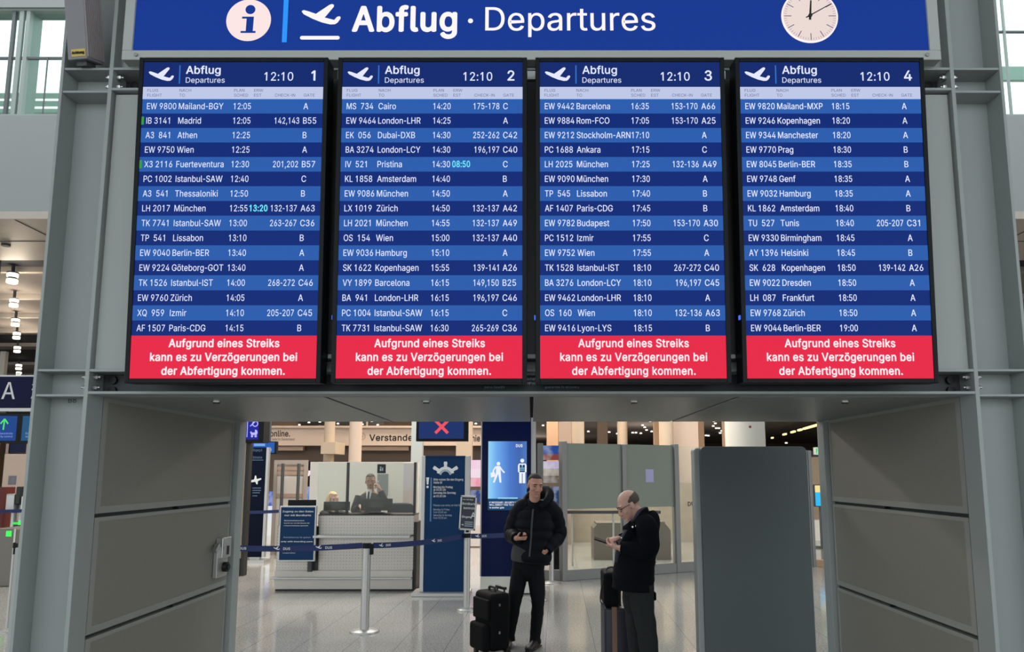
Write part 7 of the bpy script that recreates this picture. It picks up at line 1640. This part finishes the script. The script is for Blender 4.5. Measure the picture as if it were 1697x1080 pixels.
for a, b, c in ((tc3 + Vector((.17, 0, -.07)), eln, wrn.lerp(eln, .1)), (tc3 + Vector((-.17, 0, -.07)), elr, wrr_.lerp(elr, .1))):
    st = MB(); st.loft([a, a.lerp(b, .5) + Vector((0, .0, .0)), b, b.lerp(c, .5), c], [.082, .078, .070, .058, .048], n=18, sub=4); st.build('sleeve', M['suit'], suit)
st = MB(); st.loft([tc3 + Vector((0, -.075, .055)), tc3 + Vector((0, -.122, -.05)), tc3 + Vector((0, -.148, -.17))], [(.050, .012), (.038, .014), (.012, .012)], n=12, sub=2); shm = st.build('shirt', M['white_shirt'], mm)
st = MB(); st.loft([tc3 + Vector((0, -.108, .015)), tc3 + Vector((0, -.140, -.06)), tc3 + Vector((0, -.158, -.19))], [(.014, .008), (.018, .008), (.020, .008)], n=8); st.build('tie', M['suit'], shm)
ph = MB(); c_ = Mx(624, 803, -.06); ph.obox(c_, (.35, .1, .93), (.2, .97, -.1), (.9, -.2, -.3), .072, .034, .006); tag(ph.build('mobile_phone', mat('pale_phone', rgb(196, 180, 178), .3), None, bevel=.003, loc=c_), 'pale phone held to the ear of the man behind the counter', 'phone')

ww = thing('person', 'blond woman seated behind the counter, half hidden by a monitor', 'person', (Mx(550, 850).x, YM + .1, 0))
hc4 = Mx(551.5, 826, .1); f4 = norm((.72, -.66, -.18)); u4 = norm((.06, -.06, 1))
body = MB(); q, A = head(body, hc4, f4, u4, .93)
body.loft([hc4 + Vector((0, .02, -.06)), hc4 + Vector((0, .03, -.16)), hc4 + Vector((0, .04, -.22))], [(.048, .052), (.05, .054), (.09, .07)], n=16, sub=2)
tc4 = hc4 + Vector((-.02, .05, -.19)); torso(body, tc4, .15, .09, .5, .55)
body.loft([Vector((tc4.x, tc4.y, .58)), Vector((tc4.x, tc4.y - .35, .52)), Vector((tc4.x, tc4.y - .38, .10))], [(.16, .09), (.12, .07), (.08, .05)], n=14)
we_l, ww_l = Mx(538, 850, .05), Mx(541, 856, -.22); we_r, ww_r = Mx(570, 852, .05), Mx(580, 853, -.22)
for a, b, c, d_ in ((tc4 + Vector((-.15, 0, -.05)), we_l, ww_l, 1), (tc4 + Vector((.15, 0, -.05)), we_r, ww_r, -1)):
    body.loft([a, b, b.lerp(c, .5), c], [.045, .036, .032, .024], n=12, sub=2); hand(body, c, norm((0, -.95, -.25)), (0, 0, -1), (d_, 0, 0), k=.9)
body.build('body', M['skin_pink'], ww, remesh=.007, smooth_it=2); face_parts(ww, q, A, .93, M['hair_blond'])
def keep4(d):
    x, y, z = d
    return (y < .15 and z > -.9) or z > .52
hm = hair_cap(ww, q, A, .95, M['hair_blond'], keep4, 1.10, .016)
hb = MB(); s4, f4_, u4_ = A
for sx in (-1, 1): hb.loft([hc4 + s4*sx*.070 + u4_*.03 - f4_*.01, hc4 + s4*sx*.088 - u4_*.05 - f4_*.01, hc4 + s4*sx*.085 - u4_*.13 + f4_*.0, hc4 + s4*sx*.06 - u4_*.21 + f4_*.03], [(.02, .05), (.022, .06), (.022, .055), (.010, .03)], side=s4, n=14, sub=4)
hb.loft([hc4 - f4_*.07 + u4_*.02, hc4 - f4_*.085 - u4_*.08, hc4 - f4_*.075 - u4_*.18], [(.075, .03), (.085, .03), (.07, .02)], side=s4, n=16, sub=4); hb.build('long_strands', M['hair_blond'], hm)
st = MB(); torso(st, tc4 + Vector((0, 0, -.03)), .18, .12, .5, .56); bl = st.build('blouse', M['suit'], ww)
for a, b, c in ((tc4 + Vector((-.15, 0, -.07)), we_l, ww_l), (tc4 + Vector((.15, 0, -.07)), we_r, ww_r)):
    st = MB(); st.loft([a, b, b.lerp(c, .8)], [.062, .052, .042], n=14, sub=4); st.build('sleeve', M['suit'], bl)
# office chairs
def office_chair(cx, cy, zs_, label, backtop, m_='case_black'):
    t = thing('office_chair', label, 'chair', (cx, cy, 0))
    b = MB(); b.loft([(cx, cy + .20, zs_ + .08), (cx, cy + .23, zs_ + .25), (cx, cy + .25, backtop - .06), (cx, cy + .25, backtop)], [(.20, .03), (.235, .035), (.22, .035), (.14, .02)], n=24, sub=4); b.build('backrest', M[m_], t)
    b = MB(); b.box((cx - .23, cy - .22, zs_ - .05), (cx + .23, cy + .2, zs_ + .03)); b.build('seat', M[m_], t, bevel=.03, seg=3)
    b = MB(); b.cyl((cx, cy, .08), (cx, cy, zs_ - .05), .03, n=14)
    for i in range(5): a = i*math.tau/5; b.tube([(cx, cy, .10), (cx + .3*math.cos(a), cy + .3*math.sin(a), .05)], .02, n=8)
    b.build('base', M['black'], t)
    for i in range(5):
        a = i*math.tau/5; w0 = Vector((cx + .3*math.cos(a), cy + .3*math.sin(a), .028)); b = MB(); b.cyl(w0 - Vector((.012, 0, 0)), w0 + Vector((.012, 0, 0)), .028, n=14); b.build('caster', M['black'], t)
q0 = P(661, 834, YC + 1.2); office_chair(q0.x, YC + 1.15, .62, 'dark office chair back to the right of the telephoning man', q0.z, 'case_navy')
office_chair(tc4.x, YM + .12, .50, 'office chair under the blond woman behind the counter', 1.0)
